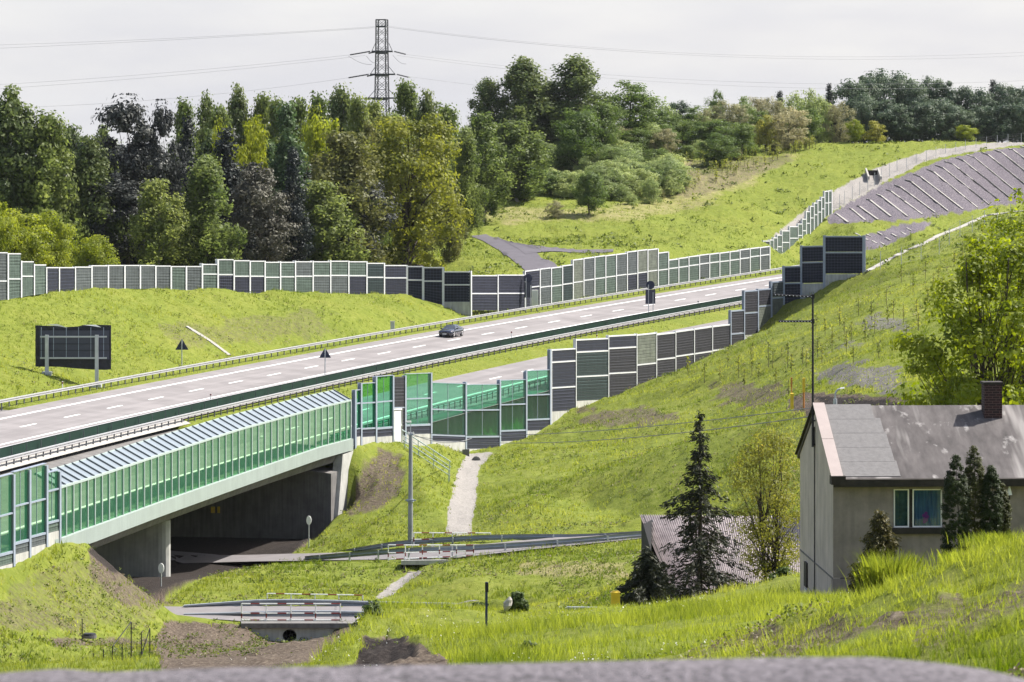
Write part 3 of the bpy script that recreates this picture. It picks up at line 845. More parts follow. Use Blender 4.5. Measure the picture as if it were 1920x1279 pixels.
def panel_mesh(a0, a1, b0, b1, name, mat, parent, t=0.16, ridge=0.36):
    """cassette between lower corners a0,a1 and upper corners b0,b1 with real ledges on both faces"""
    a0, a1, b0, b1 = map(Vector, (a0, a1, b0, b1))
    u = (a1 - a0); Lh = Vector((u.x, u.y, 0)).length
    n = Vector((-u.y, u.x, 0)).normalized()
    h = ((b0 - a0).length + (b1 - a1).length) / 2
    k = max(2, int(round(h / ridge)))
    mb = MB(); uvs = []
    for sgn in (1, -1):
        rows = []; vv = []
        for i in range(k):
            for f_, d in ((0.0, 0.5), (0.72, 0.5), (0.74, 0.36), (0.985, 0.36)):
                tt = (i + f_) / k
                rows.append([a0.lerp(b0, tt) + n * (sgn * t * d), a1.lerp(b1, tt) + n * (sgn * t * d)]); vv.append(tt * h)
        rows.append([b0 + n * (sgn * t * .36), b1 + n * (sgn * t * .36)]); vv.append(h)
        if sgn > 0: rows = [[r[1], r[0]] for r in rows]
        mb.sweep(rows)
        for q in vv: uvs += [((Lh if sgn > 0 else 0.0), q), ((0.0 if sgn > 0 else Lh), q)]
    # closing edges
    n0 = len(mb.v)
    mb.hexa([a0 + n * t * .35, a1 + n * t * .35, a1 - n * t * .35, a0 - n * t * .35], [b0 + n * t * .35, b1 + n * t * .35, b1 - n * t * .35, b0 - n * t * .35])
    uvs += [(0.3, 0.3)] * 8
    o = mb.build(name, mat, parent)
    uvl = o.data.uv_layers.new(name='uv')
    idx = np.empty(len(o.data.loops), np.int32); o.data.loops.foreach_get('vertex_index', idx)
    uvl.data.foreach_set('uv', np.array(uvs, np.float32)[idx].ravel())
    return o

def barrier(name, label, posts, panels, group='noise barriers beside the motorway', post_mat=None, pw=0.24):
    """posts: list of (base, top) points; panels[i] between posts i and i+1: list of (material, z_low_l, z_high_l, z_low_r, z_high_r) + rails"""
    post_mat = post_mat or M['postlight']
    root = thing(name, posts[0][0], label, 'noise barrier', group)
    for i, (b, t) in enumerate(posts):
        j = min(i, len(posts) - 2)
        d = posts[j + 1][0] - posts[j][0]
        mb = MB(); c = (b + t) / 2; H_ = t.z - b.z
        ang = math.atan2(d.y, d.x)
        # H-section post
        mb.box((c.x, c.y, c.z), (pw * 0.35, 0.28, H_), ang)
        u = Vector((math.cos(ang), math.sin(ang), 0)); n = Vector((-u.y, u.x, 0))
        for sg in (1, -1):
            q = c + n * (0.15 * sg)
            mb.box((q.x, q.y, c.z), (pw, 0.03, H_ + .01), ang)
        mb.build('post', post_mat, root)
    for i, pl in enumerate(panels):
        if not pl: continue
        p0, p1 = posts[i][0], posts[i + 1][0]
        d = p1 - p0; d.z = 0; L0 = d.length; d.normalize()
        x0, x1 = p0 + d * (pw * 0.2), p1 - d * (pw * 0.2)
        n = Vector((-d.y, d.x, 0))
        for it in pl:
            kind, zl0, zh0, zl1, zh1 = it
            A0 = Vector((x0.x, x0.y, zl0)); A1 = Vector((x1.x, x1.y, zl1)); B0 = Vector((x0.x, x0.y, zh0)); B1 = Vector((x1.x, x1.y, zh1))
            if kind == 'plinth':
                mb = MB(); t = .1
                mb.hexa([A0 + n * t, A1 + n * t, A1 - n * t, A0 - n * t], [B0 + n * t, B1 + n * t, B1 - n * t, B0 - n * t]); mb.build('plinth', M['concrete'], root)
            elif kind == 'rail':
                mb = MB(); t = .12
                mb.hexa([A0 + n * t, A1 + n * t, A1 - n * t, A0 - n * t], [B0 + n * t, B1 + n * t, B1 - n * t, B0 - n * t]); mb.build('rail', post_mat, root)
            elif kind.startswith('glass') or kind.startswith('pale'):
                nm, nv = kind.split(':') if ':' in kind else (kind, 1)
                g = MB(); t = .015
                g.hexa([A0 + n * t, A1 + n * t, A1 - n * t, A0 - n * t], [B0 + n * t, B1 + n * t, B1 - n * t, B0 - n * t])
                go = g.build('glass_pane', M['glass_pale' if nm == 'pale' else 'glass'], root)
                nv = int(nv)
                if nv:
                    mb = MB()
                    for q in range(1, nv + 1):
                        f_ = q / (nv + 1)
                        a = A0.lerp(A1, f_); b = B0.lerp(B1, f_)
                        mb.bar(a, b, .05, .05, up=n)
                    mb.build('mullion', post_mat, go)
            elif kind.startswith('lines'):
                g = MB(); t = .015
                g.hexa([A0 + n * t, A1 + n * t, A1 - n * t, A0 - n * t], [B0 + n * t, B1 + n * t, B1 - n * t, B0 - n * t])
                go = g.build('glass_pane', M['glass'], root)
                mb = MB()
                a = A0.lerp(A1, .5); b = B0.lerp(B1, .5)
                mb.bar(a, b, .07, .06, up=n); mb.build('mullion', post_mat, go)
                mb = MB()
                nl = int(L0 / 0.36)
                for q in range(1, nl):
                    f_ = q / nl
                    mb.bar(A0.lerp(A1, f_) - n * .02, B0.lerp(B1, f_) - n * .02, .012, .010, up=n)
                mb.build('bird_stripe', M['postlight'], go)
            else:
                panel_mesh(A0, A1, B0, B1, 'panel', M[kind], root)
    return root

def glassmat(name, tint, alpha):
    m, N, L, P = newmat(name)
    gl = N.new('ShaderNodeBsdfGlossy'); gl.inputs['Roughness'].default_value = 0.06; gl.inputs['Color'].default_value = (0.75, 0.9, 0.85, 1)
    tr = N.new('ShaderNodeBsdfTransparent'); tr.inputs['Color'].default_value = (*tint, 1)
    df = N.new('ShaderNodeBsdfDiffuse'); df.inputs['Color'].default_value = (0.03, 0.26, 0.14, 1)
    fr = N.new('ShaderNodeFresnel'); fr.inputs['IOR'].default_value = 1.08
    m1 = N.new('ShaderNodeMixShader'); m1.inputs[0].default_value = alpha
    L.new(tr.outputs[0], m1.inputs[1]); L.new(df.outputs[0], m1.inputs[2])
    tl = N.new('ShaderNodeBsdfTranslucent'); tl.inputs['Color'].default_value = (0.24, 0.46, 0.28, 1)
    ad_ = N.new('ShaderNodeMixShader'); ad_.inputs[0].default_value = 0.5; L.new(df.outputs[0], ad_.inputs[1]); L.new(tl.outputs[0], ad_.inputs[2])
    L.new(ad_.outputs[0], m1.inputs[2])
    m2 = N.new('ShaderNodeMixShader'); m2.inputs[0].default_value = 0.025; L.new(m1.outputs[0], m2.inputs[1]); L.new(gl.outputs[0], m2.inputs[2])
    L.new(m2.outputs[0], N['Material Output'].inputs['Surface'])
    return m
M['glass'] = glassmat('green_acrylic', (0.52, 0.86, 0.70), 0.07)
M['glass_pale'] = glassmat('pale_green_acrylic', (0.76, 0.91, 0.74), 0.18)

def PZ(px, py, Y):      # height of photo row py at depth Y
    return -(py - YH) * Y / F

# 1) near right run, dark cassettes.  (post px, top px-row, foot row, depth)
def run(name, label, spec, tiers, group='noise barriers beside the motorway', post_mat=None, pw=0.24):
    """spec: (px, depth, row of top, row of foot); tiers[i]: list of (kind, f_low, f_high) rows as pixel rows at left/right post"""
    posts = []
    for (px, Y, rt, rb) in spec:
        posts.append((W(px, rb, Y), W(px, rt, Y)))
    pls = []
    for i, t in enumerate(tiers):
        Y0, Y1 = spec[i][1], spec[i + 1][1]
        pl = []
        for (kind, l0, h0, l1, h1) in t:      # rows: low/high at left, low/high at right
            pl.append((kind, PZ(0, l0, Y0), PZ(0, h0, Y0), PZ(0, l1, Y1), PZ(0, h1, Y1)))
        pls.append(pl)
    return barrier(name, label, posts, pls, group, post_mat, pw)

BO = -24.3
def Yb(px): return Y_at(px, BO)
spec = []; tiers = []
# px, top row (of the panel to the right), panel tier rows at its left/right, foot
R1 = [  # left px, right px, rows at left: top, r1, r2, bottom ; slope added to the right ; foot rows l/r ; materials top->bottom
    (1032, 1078, [656, 679, 727, 772], -3, (806, 778), ['panel_navy', 'panel_navy', 'panel_navy']),
    (1078, 1139, [637, 660, 706, 752], -3, (780, 758), ['panel_navy', 'panel_dkgreen', 'panel_dkgreen']),
    (1139, 1192, [630, 653, 700, 745], -3, (757, 748), ['panel_navy', 'panel_black', 'panel_black']),
    (1192, 1229, [628, 684, 728], -4, (748, 735), ['panel_olive', 'panel_black']),
    (1229, 1265, [627, 674, 720], -4, (728, 722), ['panel_black', 'panel_black']),
    (1265, 1300, [622, 668, 717], -5, (720, 708), ['panel_black', 'panel_black']),
    (1300, 1334, [617, 663, 706], -5, (709, 700), ['panel_black', 'panel_black']),
    (1334, 1368, [612, 657, 702], -4, (702, 690), ['panel_black', 'panel_black']),
]
for k, (x0, x1, rows, sl, foot, mats) in enumerate(R1):
    Y0, Y1 = Yb(x0), Yb(x1)
    t = []
    n = len(mats)
    for i in range(n):
        h0, l0 = rows[i], rows[i + 1]
        t.append((mats[i], l0 - 1, h0 + 2, l0 - 1 + sl, h0 + 2 + sl))
        t.append(('rail', h0 + 2, h0 - 0.5, h0 + 2 + sl, h0 - .5 + sl))
    t.append(('plinth', foot[0] + 12, rows[-1], foot[1] + 12, rows[-1] + sl))
    tiers.append(t)
    prev = R1[k - 1][2][0] + R1[k - 1][3] if k else 999
    spec.append((x0, Y0, min(rows[0], prev) - 1.5, foot[0] + 14))
spec.append((1368, Yb(1368), 606, 704))
run('noise_barrier', 'black ribbed noise barrier with stepped tops, right of the green glass screen', spec, tiers)
# stepped run climbing the slope
R2 = [
    (1368, 1394, [583, 626, 668], -2, (700, 678), ['panel_black', 'panel_black']),
    (1394, 1420, [546, 587, 629], -2, (676, 655), ['panel_black', 'panel_black']),
    (1420, 1445, [543, 574, 617], -2, (650, 630), ['panel_black', 'panel_olive']),
    (1445, 1469, [529, 559, 602], -2, (625, 612), ['panel_grey', 'panel_olive']),
    (1469, 1503, [500, 531, 572], -1, (618, 590), ['panel_navy', 'panel_navy']),
    (1503, 1546, [462, 492, 532], -1, (585, 556), ['panel_navy', 'panel_navy']),
    (1546, 1620, [443, 473, 514], 0, (556, 530), ['panel_navy', 'panel_navy']),
]
spec = []; tiers = []
YR2 = {1368: Yb(1368), 1394: 473, 1420: 478, 1445: 482, 1469: 484, 1503: 484, 1546: 482, 1620: 480}
for k, (x0, x1, rows, sl, foot, mats) in enumerate(R2):
    t = []
    for i in range(2):
        h0, l0 = rows[i], rows[i + 1]
        t.append((mats[i], l0 - 1, h0 + 2, l0 - 1 + sl, h0 + 2 + sl))
        t.append(('rail', h0 + 2, h0 - 0.5, h0 + 2 + sl, h0 - .5 + sl))
    t.append(('plinth', foot[0] + 8, rows[-1], foot[1] + 8, rows[-1] + sl))
    tiers.append(t)
    spec.append((x0 + (0.6 if k == 0 else 0), YR2[x0], rows[0] - 1.5, foot[0] + 12))
spec.append((1620, 480, 441.5, 540))
run('noise_barrier', 'dark noise barrier stepping up the grass slope to a wide navy panel', spec, tiers, post_mat=M['steel_blue'], pw=0.34)

# 2) green glass screen right of the bridge (rows: top, mid rail, lower rail top/ bottom of absorbing strip)
R3 = [
    (664, 675, [733, 757, 804, 806, 820], -2, 'glass:0'),
    (675, 703, [720, 756, 803, 806, 820], -2, 'glass:1'),
    (703, 735, [707, 754, 802, 806, 820], -3, 'glass:1'),
    (758, 806, [702, 748, 796, 800, 815], -2, 'lines'),
    (808, 871, [718, 767, 814, 817, 827], 2, 'lines'),
    (873, 935, [722, 769, 818, 821, 842], -1, 'lines'),
    (937, 984, [714, 759, 807, 810, 828], -2, 'lines'),
    (986, 1029, [696, 741, 786, 789, 808], -2, 'lines'),
]
spec = [(660, Yb(660), 740, 838)]; tiers = []
xs = [664, 675, 703, 735, 758, 806.5, 871.5, 935.5, 985, 1030]
posts_rows = {664: (731, 836), 675: (718, 830), 703: (706, 830), 735: (704, 832), 758: (704, 835), 806.5: (699, 838), 871.5: (716, 850), 935.5: (712, 848), 985: (696, 836), 1030: (655, 812)}
spec = [(x, Yb(x), posts_rows[x][0], posts_rows[x][1] + 8) for x in xs]
ti = iter(R3)
for i in range(len(xs) - 1):
    if xs[i] == 735:
        tiers.append([('panel_black', 764, 707, 763, 706), ('rail', 766, 764, 765, 763), ('panel_black', 818, 766, 817, 765), ('plinth', 845, 818, 845, 817)]); continue
    x0, x1, r, sl, gk = next(ti)
    t = [(gk, r[1], r[0], r[1] + sl, r[0] + sl), ('rail', r[1] + 1.6, r[1] - .8, r[1] + 1.6 + sl, r[1] - .8 + sl), (gk, r[2], r[1] + 1.6, r[2] + sl, r[1] + 1.6 + sl),
         ('rail', r[3], r[2], r[3] + sl, r[2] + sl), ('panel_navy', r[4], r[3], r[4] + sl, r[3] + sl), ('plinth', 858 if r[4] < 830 else 862, r[4], 858 if r[4] < 830 else 862, r[4] + sl),
         ('rail', r[0], r[0] - 1.2, r[0] + sl, r[0] - 1.2 + sl)]
    tiers.append(t)
run('glass_screen', 'green tinted glass noise screen beside the drain channel, between the bridge and the black barrier', spec, tiers, post_mat=M['steel_blue'], pw=0.5)
# the little door leaf in the dark panel
d0 = W(738, 828, Yb(737) - .5)
dr = thing('service_door', d0, 'pale narrow door leaf in the dark panel at the end of the bridge', 'door')
mb = MB(); mb.hexa([W(739, 828, Yb(737) - .45), W(752, 828, Yb(750) - .45), W(752, 828, Yb(750) - .35), W(739, 828, Yb(737) - .35)],
                   [W(739, 771, Yb(737) - .45), W(752, 770, Yb(750) - .45), W(752, 770, Yb(750) - .35), W(739, 771, Yb(737) - .35)]); mb.build('door_leaf', M['postlight'], dr)
mb = MB()
for xx in (738, 753): mb.bar(W(xx, 830, Yb(xx) - .6), W(xx, 767, Yb(xx) - .6), .12, .12)
mb.bar(W(738, 768, Yb(738) - .6), W(753, 767, Yb(753) - .6), .12, .12); mb.bar(W(738, 798, Yb(738) - .6), W(753, 797, Yb(753) - .6), .08, .08)
mb.build('door_frame', M['white'], dr)

# 3) screen left of the bridge
R4 = [(-60, [905, 975, 1050, 1055, 1075]), (-22, [900, 972, 1044, 1049, 1067]), (22.5, [886, 949, 1018, 1023, 1040]), (52.5, [878, 942, 1006, 1010, 1027]), (84.5, [888, 921, 980, 984, 1000]), (109, None)]
spec = []; tiers = []
tops = {-60: 905, -22: 897, 22.5: 890, 52.5: 881, 84.5: 873, 109: 884}
for i, (x, r) in enumerate(R4):
    spec.append((x, Yb(x), tops[x], {0: 1100, 1: 1095, 2: 1062, 3: 1052, 4: 1040, 5: 1026}[i]))
    if r is None: break
    x1 = R4[i + 1][0]; sl = -(x1 - x) * 0.27
    t = [('pale:1', r[1], r[0], r[1] + sl, r[0] + sl), ('rail', r[1] + 3, r[1], r[1] + 3 + sl, r[1] + sl), ('pale:1', r[2], r[1] + 3, r[2] + sl, r[1] + 3 + sl),
         ('rail', r[3], r[2], r[3] + sl, r[2] + sl), ('panel_green' if i in (1, 4) else 'panel_grey', r[4], r[3], r[4] + sl, r[3] + sl), ('plinth', r[4] + 34, r[4] + 1, r[4] + 34 + sl, r[4] + 1 + sl), ('rail', r[0], r[0] - 1.5, r[0] + sl, r[0] - 1.5 + sl)]
    tiers.append(t)
run('glass_screen', 'green tinted glass noise screen with pale plinth at the left edge, next to the bridge', spec, tiers, post_mat=M['steel_blue'], pw=0.42)

# 4) glazed screen on the bridge with leaning glass top
root = thing('bridge_screen', mw(S_A, BO), 'long green glass screen with slanting top panes along the bridge edge', 'noise screen', 'noise barriers beside the motorway')
M['mintsteel'] = simple('pale_green_steel', (0.36, 0.43, 0.42), 0.5, 0.06)
M['seam'] = simple('seam_steel', (0.09, 0.11, 0.12), 0.5, 0.08)
M['lean_glass'] = simple('frosted_sheet', (0.20, 0.235, 0.27), 0.35, 0.05, 1.0)
# rows at given px (bottom of glass, top of upright glass, top of slant)
bx = [109, 165, 172, 300, 450, 600, 660]
bb = [1011, 990, 988, 941, 889, 838, 822]
bm = [915, 898, 896, 853, 805, 764, 750]
bt_ = [890, 871, 868, 824, 784, 757, 745]
cols = []
px = 109.5
while px < 657:
    cols.append(px)
    px += np.interp(px, [110, 300, 660], [13.6, 12.9, 11.4])
    if abs(px - 172) < 5: px += 3
cols.append(657)
lean = Vector((0, 0, 0))
prevp = None
for i, c_ in enumerate(cols):
    Y = Yb(c_)
    s_ = s_at(c_, BO); h_ = float(np.interp(s_, _ss, _h)); nrm = Vector((-math.cos(h_), math.sin(h_), 0))   # towards the road
    zb, zm = PZ(0, np.interp(c_, bx, bb), Y), PZ(0, np.interp(c_, bx, bm), Y)
    a = mw(s_, BO); a.z = zb; b = Vector((a.x, a.y, zm)); tip = b + nrm * 1.55 + Vector((0, 0, 0.85))
    mb = MB(); mb.bar(a, b, .15, .15, up=nrm); mb.build('post', M['mintsteel'], root); mb = MB(); mb.bar(b + Vector((0, 0, .05)), tip + Vector((0, 0, .05)), .11, .14, up=nrm); mb.build('slanting_bar', M['seam'], root)
    if prevp:
        a0, b0, t0 = prevp
        t = nrm * .012
        g = MB(); g.hexa([a0 + t, a + t, a - t, a0 - t], [b0 + t, b + t, b - t, b0 - t]); g.build('glass_pane', M['glass_pale'], root)
        g = MB(); k = Vector((0, 0, .012)); g.hexa([b0 + k, b + k, b - k, b0 - k], [t0 + k, tip + k, tip - k, t0 - k]); g.build('slanting_pane', M['lean_glass'], root)
        if i in (5, 38): pass
    prevp = (a, b, tip)
    if i == 0: rb = []; rm = []; rt = []
    rb.append(a); rm.append(b); rt.append(tip)
for pl_, a_, b_ in ((rm, .16, .14), (rb, .16, .10), (rt, .10, .08)):
    mb = MB()
    for i in range(len(pl_) - 1): mb.bar(pl_[i], pl_[i + 1] + (pl_[i + 1] - pl_[i]) * .01, a_, b_)
    mb.build('rail', M['mintsteel'], root)

# ------------------------------------------------------------------ far noise barrier
FP = [(-30, 474), (13, 476), (38, 490), (62, 496), (85, 502), (109, 502), (139, 501), (170, 498.5), (201, 498), (232, 498), (261, 498), (290, 499), (319, 500), (347.5, 500), (377.5, 495), (407, 487), (437, 489),
      (467, 490), (495, 490), (524, 491), (552, 490), (585, 490), (618, 489), (652, 490), (686, 491), (719, 494), (762, 498), (793, 501), (831, 502), (882, 509), (932, 516), (983, 515)]
def far_base(px):
    return float(np.interp(px, [-300, 0, 60, 180, 300, 440, 560, 700, 770, 838, 883, 983], [575, 560, 549, 538, 537, 545, 547, 549, 553, 570, 590, 578])), float(np.interp(px, [-300, 0, 60, 180, 300, 440, 560, 700, 770, 838, 883, 983], [360, 385, 392, 412, 425, 438, 452, 470, 478, 479, 479, 494]))
FT = [474, 476, 491, 497, 502, 502, 501, 498.5, 498, 498, 498, 499, 500, 500, 496, 487, 489, 490, 492, 492, 491, 491, 490, 491, 494, 498, 500, 502, 510, 517, 516]   # top row of panel i
split = {0: 526, 1: 522, 2: 517, 14: 513, 15: 514, 16: 517, 17: 517, 18: 519, 19: 518, 20: 517, 21: 516, 22: 515.5, 23: 516, 24: 519, 25: 520, 26: 524, 27: 526, 28: 533, 29: 549.5, 30: 549}
fm = ['panel_grey', 'panel_green', 'panel_green', 'panel_green', 'panel_navy', 'panel_navy', 'panel_grey', 'panel_grey', 'panel_grey', 'panel_grey', 'panel_grey', 'panel_grey', 'panel_green', 'panel_grey', 'panel_green', 'panel_green', 'panel_green', 'panel_green', 'panel_green',
      'panel_green', 'panel_grey', 'panel_green', 'panel_green', 'panel_green', 'panel_dkgreen', 'panel_navy', 'panel_navy', 'panel_navy', 'panel_navy', 'panel_navy', 'panel_navy']
lowm = {15: 'panel_navy', 16: 'panel_navy', 17: 'panel_navy', 20: 'panel_green', 21: 'panel_grey', 22: 'panel_grey', 23: 'panel_navy'}
spec = []; tiers = []
for i, (x, tr) in enumerate(FP):
    fb, Y = far_base(x)
    spec.append((x, Y, tr - 1, fb + 5))
    if i < len(FP) - 1:
        fb1, Y1 = far_base(FP[i + 1][0]); tt = FT[i]
        bot0, bot1 = fb + 4, fb1 + 4
        if i in (28,): bot0 = bot1 = 566
        if i in (29, 30): bot0 = bot1 = 582
        t = []
        if i in split:
            t.append((fm[i], split[i], tt + 1, split[i], tt + 1)); t.append(('rail', split[i] + 2.2, split[i], split[i] + 2.2, split[i])); t.append((lowm.get(i, fm[i]), bot0, split[i] + 2.2, bot1, split[i] + 2.2))
        else:
            t.append((fm[i], bot0, tt + 1, bot1, tt + 1))
        t.append(('rail', tt + 1, tt - 1, tt + 1, tt - 1))
        if i == 28: t.append(('plinth', 592, 566, 592, 566))
        tiers.append(t)
run('noise_barrier', 'long grey green noise barrier on the crest of the left bank, ending in navy panels', spec, tiers, pw=0.30)
# right of the gap, running beside the far carriageway
FQ = [(983, 509), (1011, 505), (1032, 504), (1053, 499), (1073, 488), (1093, 485), (1113.5, 482), (1134, 480), (1154, 477.5), (1174.5, 473), (1194, 470.5), (1213, 469), (1232.5, 474), (1252, 486), (1271, 485), (1290, 482), (1310, 479), (1329, 477), (1348, 475), (1367, 472.5), (1386, 469), (1405, 466.5), (1424, 464.5), (1442, 463)]
FQT = [509, 505, 503, 499, 488, 485, 482, 480, 477.5, 473, 470.5, 469, 475, 488, 485, 482, 479, 477, 475, 472.5, 469, 466.5, 464.5]
FQS = [538, 537, 535, 531.5, 528, 524, 521, 518, 515, 513, 510, 507, 505, 502, 499.5, 496.5, 493.5, 491, 489, 486.5, 483.5, 480, 477.5]
qm = ['panel_navy', 'panel_grey', 'panel_green', 'panel_dkgreen', 'panel_olive', 'panel_grey', 'panel_green', 'panel_green', 'panel_grey', 'panel_grey', 'panel_olive', 'panel_olive', 'panel_green', 'panel_green', 'panel_green', 'panel_green', 'panel_grey', 'panel_green', 'panel_green', 'panel_green', 'panel_grey', 'panel_green', 'panel_grey']
spec = []; tiers = []
for i, (x, tr) in enumerate(FQ):
    Y = Y_at(x, 10.6); fb = float(np.interp(x, [983, 1011, 1100, 1200, 1300, 1440], [578, 576, 560, 545, 528, 503]))
    top = tr - 1 if i == 0 or i == len(FQ) - 1 else min(tr, FQT[i - 1] - 2) - 1
    spec.append((x, Y, top, fb + 8))
    if i < len(FQ) - 1:
        sl = -(FQ[i + 1][0] - x) * 0.12; tt = FQT[i]; sp_ = FQS[i] + 1
        t = [(qm[i], sp_, tt + 1, sp_ + sl, tt + 1 + sl), ('rail', sp_ + 2, sp_, sp_ + 2 + sl, sp_ + sl), (('panel_navy' if i in (9, 10) else qm[i]), fb + 8, sp_ + 2, fb + 8 + sl, sp_ + 2 + sl), ('rail', tt + 1, tt - .8, tt + 1 + sl, tt - .8 + sl)]
        tiers.append(t)
run('noise_barrier', 'grey green noise barrier beyond the far carriageway, right of the dark track opening', spec, tiers, pw=0.30)
# run climbing the cutting
FZ = [(1430, 452, 477), (1442, 450, 497), (1449, 446, 492), (1456, 441, 486), (1465, 433, 480), (1479, 425, 470), (1495, 420, 463), (1503, 411, 457), (1510.5, 397, 448), (1518, 387, 436), (1525, 381, 428), (1532, 376, 421), (1539, 370, 414), (1545, 359, 406), (1552, 358, 401), (1558.5, 357, 398)]
spec = []; tiers = []
for i, (x, tr, fr_) in enumerate(FZ):
    Y = float(np.interp(x, [1430, 1475, 1510, 1560], [602, 621, 637, 649]))
    prev = FZ[i - 1][1] if i else 999
    spec.append((x, Y, min(tr, prev + 3) - 1, fr_ + 3))
    if i < len(FZ) - 1:
        b0, b1 = fr_ + 3, FZ[i + 1][2] + 3; md = tr + 21
        mt = 'panel_navy' if i == 0 else 'panel_green'
        tiers.append([(mt, md, tr + 1, md, tr + 1), ('rail', md + 1.6, md, md + 1.6, md), (mt, b0, md + 1.6, b1, md + 1.6), ('rail', tr + 1, tr - .8, tr + 1, tr - .8)])
run('noise_barrier', 'narrow stepped noise barrier climbing the green slope towards the gravel cutting', spec, tiers, pw=0.34)

# ------------------------------------------------------------------ motorway bridge
root = thing('motorway_bridge', mw((S_A + S_B) / 2, -8, -9), 'pale green motorway bridge over the shaded underpass at the left', 'bridge')
mb = MB()
s0, s1 = S_A - 14, S_B + 3.0
ss = np.linspace(s0, s1, 14)
rows = []
for s in ss:
    rows.append([mw(s, -24.0) + Vector((0, 0, -.16)), mw(s, 8.4) + Vector((0, 0, -.16)), mw(s, 8.4) + Vector((0, 0, -1.6)), mw(s, 3) + Vector((0, 0, -2.1)), mw(s, -19) + Vector((0, 0, -2.0)), mw(s, -23.6) + Vector((0, 0, -1.2))])
mb.sweep(rows, closed=True)
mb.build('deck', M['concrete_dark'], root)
# edge beam (mint fascia), follows the photo rows under the glass
mb = MB(); rows = []
for c_ in list(np.linspace(100, 660, 30)):
    Y = Yb(c_); s_ = s_at(c_, BO); h_ = float(np.interp(s_, _ss, _h)); nr = Vector((-math.cos(h_), math.sin(h_), 0))
    z1 = PZ(0, np.interp(c_, bx, bb) + .5, Y); z0 = z1 - 1.0
    a = mw(s_, BO - .12)
    rows.append([Vector((a.x, a.y, z0)), Vector((a.x, a.y, z1)), Vector((a.x, a.y, z1)) + nr * .7, Vector((a.x, a.y, z0)) + nr * .7])
mb.sweep(rows, closed=True)
mb.face(rows[0]); mb.face(list(reversed(rows[-1])))
mb.build('edge_beam', M['mint'], root)
# drain pipe under the edge
mb = MB(); pp_ = []
for c_ in np.linspace(185, 640, 16):
    s_ = s_at(c_, BO); a = mw(s_, -23.2); a.z = PZ(0, np.interp(c_, bx, bb), Yb(c_)) - 1.75; pp_.append(a)
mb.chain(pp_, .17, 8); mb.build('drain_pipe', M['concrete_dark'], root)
# pier: wall with round nose
sp = s_at(311, -22.0)
mb = MB(); bot = []; top = []
for t in np.linspace(0, 1, 9):
    ang = math.pi * t
    o = -21.6 - 0.75 * math.sin(ang); ds = -0.75 * math.cos(ang)
    p = mw(sp + ds, o); bot.append(Vector((p.x, p.y, UNDER_Z - .6))); top.append(mw(sp + ds, o) + Vector((0, 0, -1.9)))
for (ds, o) in ((0.75, 4.0), (-0.75, 4.0)):
    p = mw(sp + ds, o); bot.append(Vector((p.x, p.y, UNDER_Z - .6))); top.append(p + Vector((0, 0, -1.7)))
mb.hexa(bot, top); mb.build('pier', M['concrete'], root)
# far abutment with wing wall, near abutment
for (sa, sb, nm) in ((S_B - 4.0, S_B + 6.5, 'abutment'), (S_A - 16, S_A + 1.5, 'abutment')):
    mb = MB(); b = []; t = []
    for (s, o) in ((sa, -24.0), (sb, -24.0), (sb, 9.5), (sa, 9.5)):
        p = mw(s, o); b.append(Vector((p.x, p.y, UNDER_Z - 1))); t.append(p + Vector((0, 0, -1.95)))
    mb.hexa(b, t); mb.build(nm, M['concrete_dark'], root)  # shade on the abutment faces put into the darker concrete colour
mb = MB(); a = []
for (s, z) in ((S_B - 4, UNDER_Z - 1), (S_B + 1, UNDER_Z - 1), (S_B + 9.5, PZ(0, 846, Yb(655))), (S_B - 1.2, PZ(0, 849, Yb(652)))):
    p = mw(s, -24.05); a.append(Vector((p.x, p.y, z)))
nr = Vector((-math.cos(.2), math.sin(.2), 0))
mb.hexa([q - nr * .3 for q in a], [q + nr * .5 for q in a]); mb.build('wing_wall', M['concrete'], root)
# small yellow gauge plate on the pier shade
mb = MB(); p = mw(S_B - 4.3, -13.5); p.z = PZ(0, 956, p.y)
mb.box(p, (0.35, .05, .55), 0); mb.box(p + Vector((.5, 0, 0)), (0.22, .05, .55), 0); mb.build('gauge_plate', M['yellow'], root)
# ------------------------------------------------------------------ tracks, local roads, drains
def sheet(name, A, B, mat, lift=0.05, n=40, across=6, ymin=None, kind='structure'):
    """surface between two edge lines given as (px, py[, depth]) following the ground"""
    def pt(q):
        return W(*q) if len(q) == 3 else G(q[0], q[1], ymin or 40)
    def resample(P, n):
        P = [pt(q) for q in P]
        d = [0]
        for i in range(1, len(P)): d.append(d[-1] + (P[i] - P[i - 1]).length)
        d = np.array(d) / d[-1]; t = np.linspace(0, 1, n)
        return np.stack([np.interp(t, d, [p[k] for p in P]) for k in range(3)], -1)
    a, b = resample(A, n), resample(B, n)
    rows = []
    for i in range(n):
        row = []
        for j in range(across + 1):
            t = j / across; p = a[i] * (1 - t) + b[i] * t
            row.append(Vector((p[0], p[1], p[2] * 1.0)))
        rows.append(row)
    mb = MB()
    for r in rows:
        for p in r:
            hz = float(H(p.x, p.y)); p.z = (max(p.z, hz) if len(A[0]) == 3 else hz) + lift
    mb.sweep(rows)
    return tag(mb.build(name, mat, smooth=True), kind=kind)
sheet('access_track', [(882, 443), (905, 452), (940, 473), (965, 492), (990, 520)], [(912, 440), (958, 455), (1003, 470), (1014, 484), (1052, 516)], M['asphalt_dark'], 0.08, 120, 14, 490)
sheet('access_track', [(945, 453), (1000, 462), (1060, 467), (1150, 468.5)], [(985, 478), (1004, 475), (1060, 473.5), (1150, 473)], M['asphalt_dark'], 0.11, 90, 10, 490)
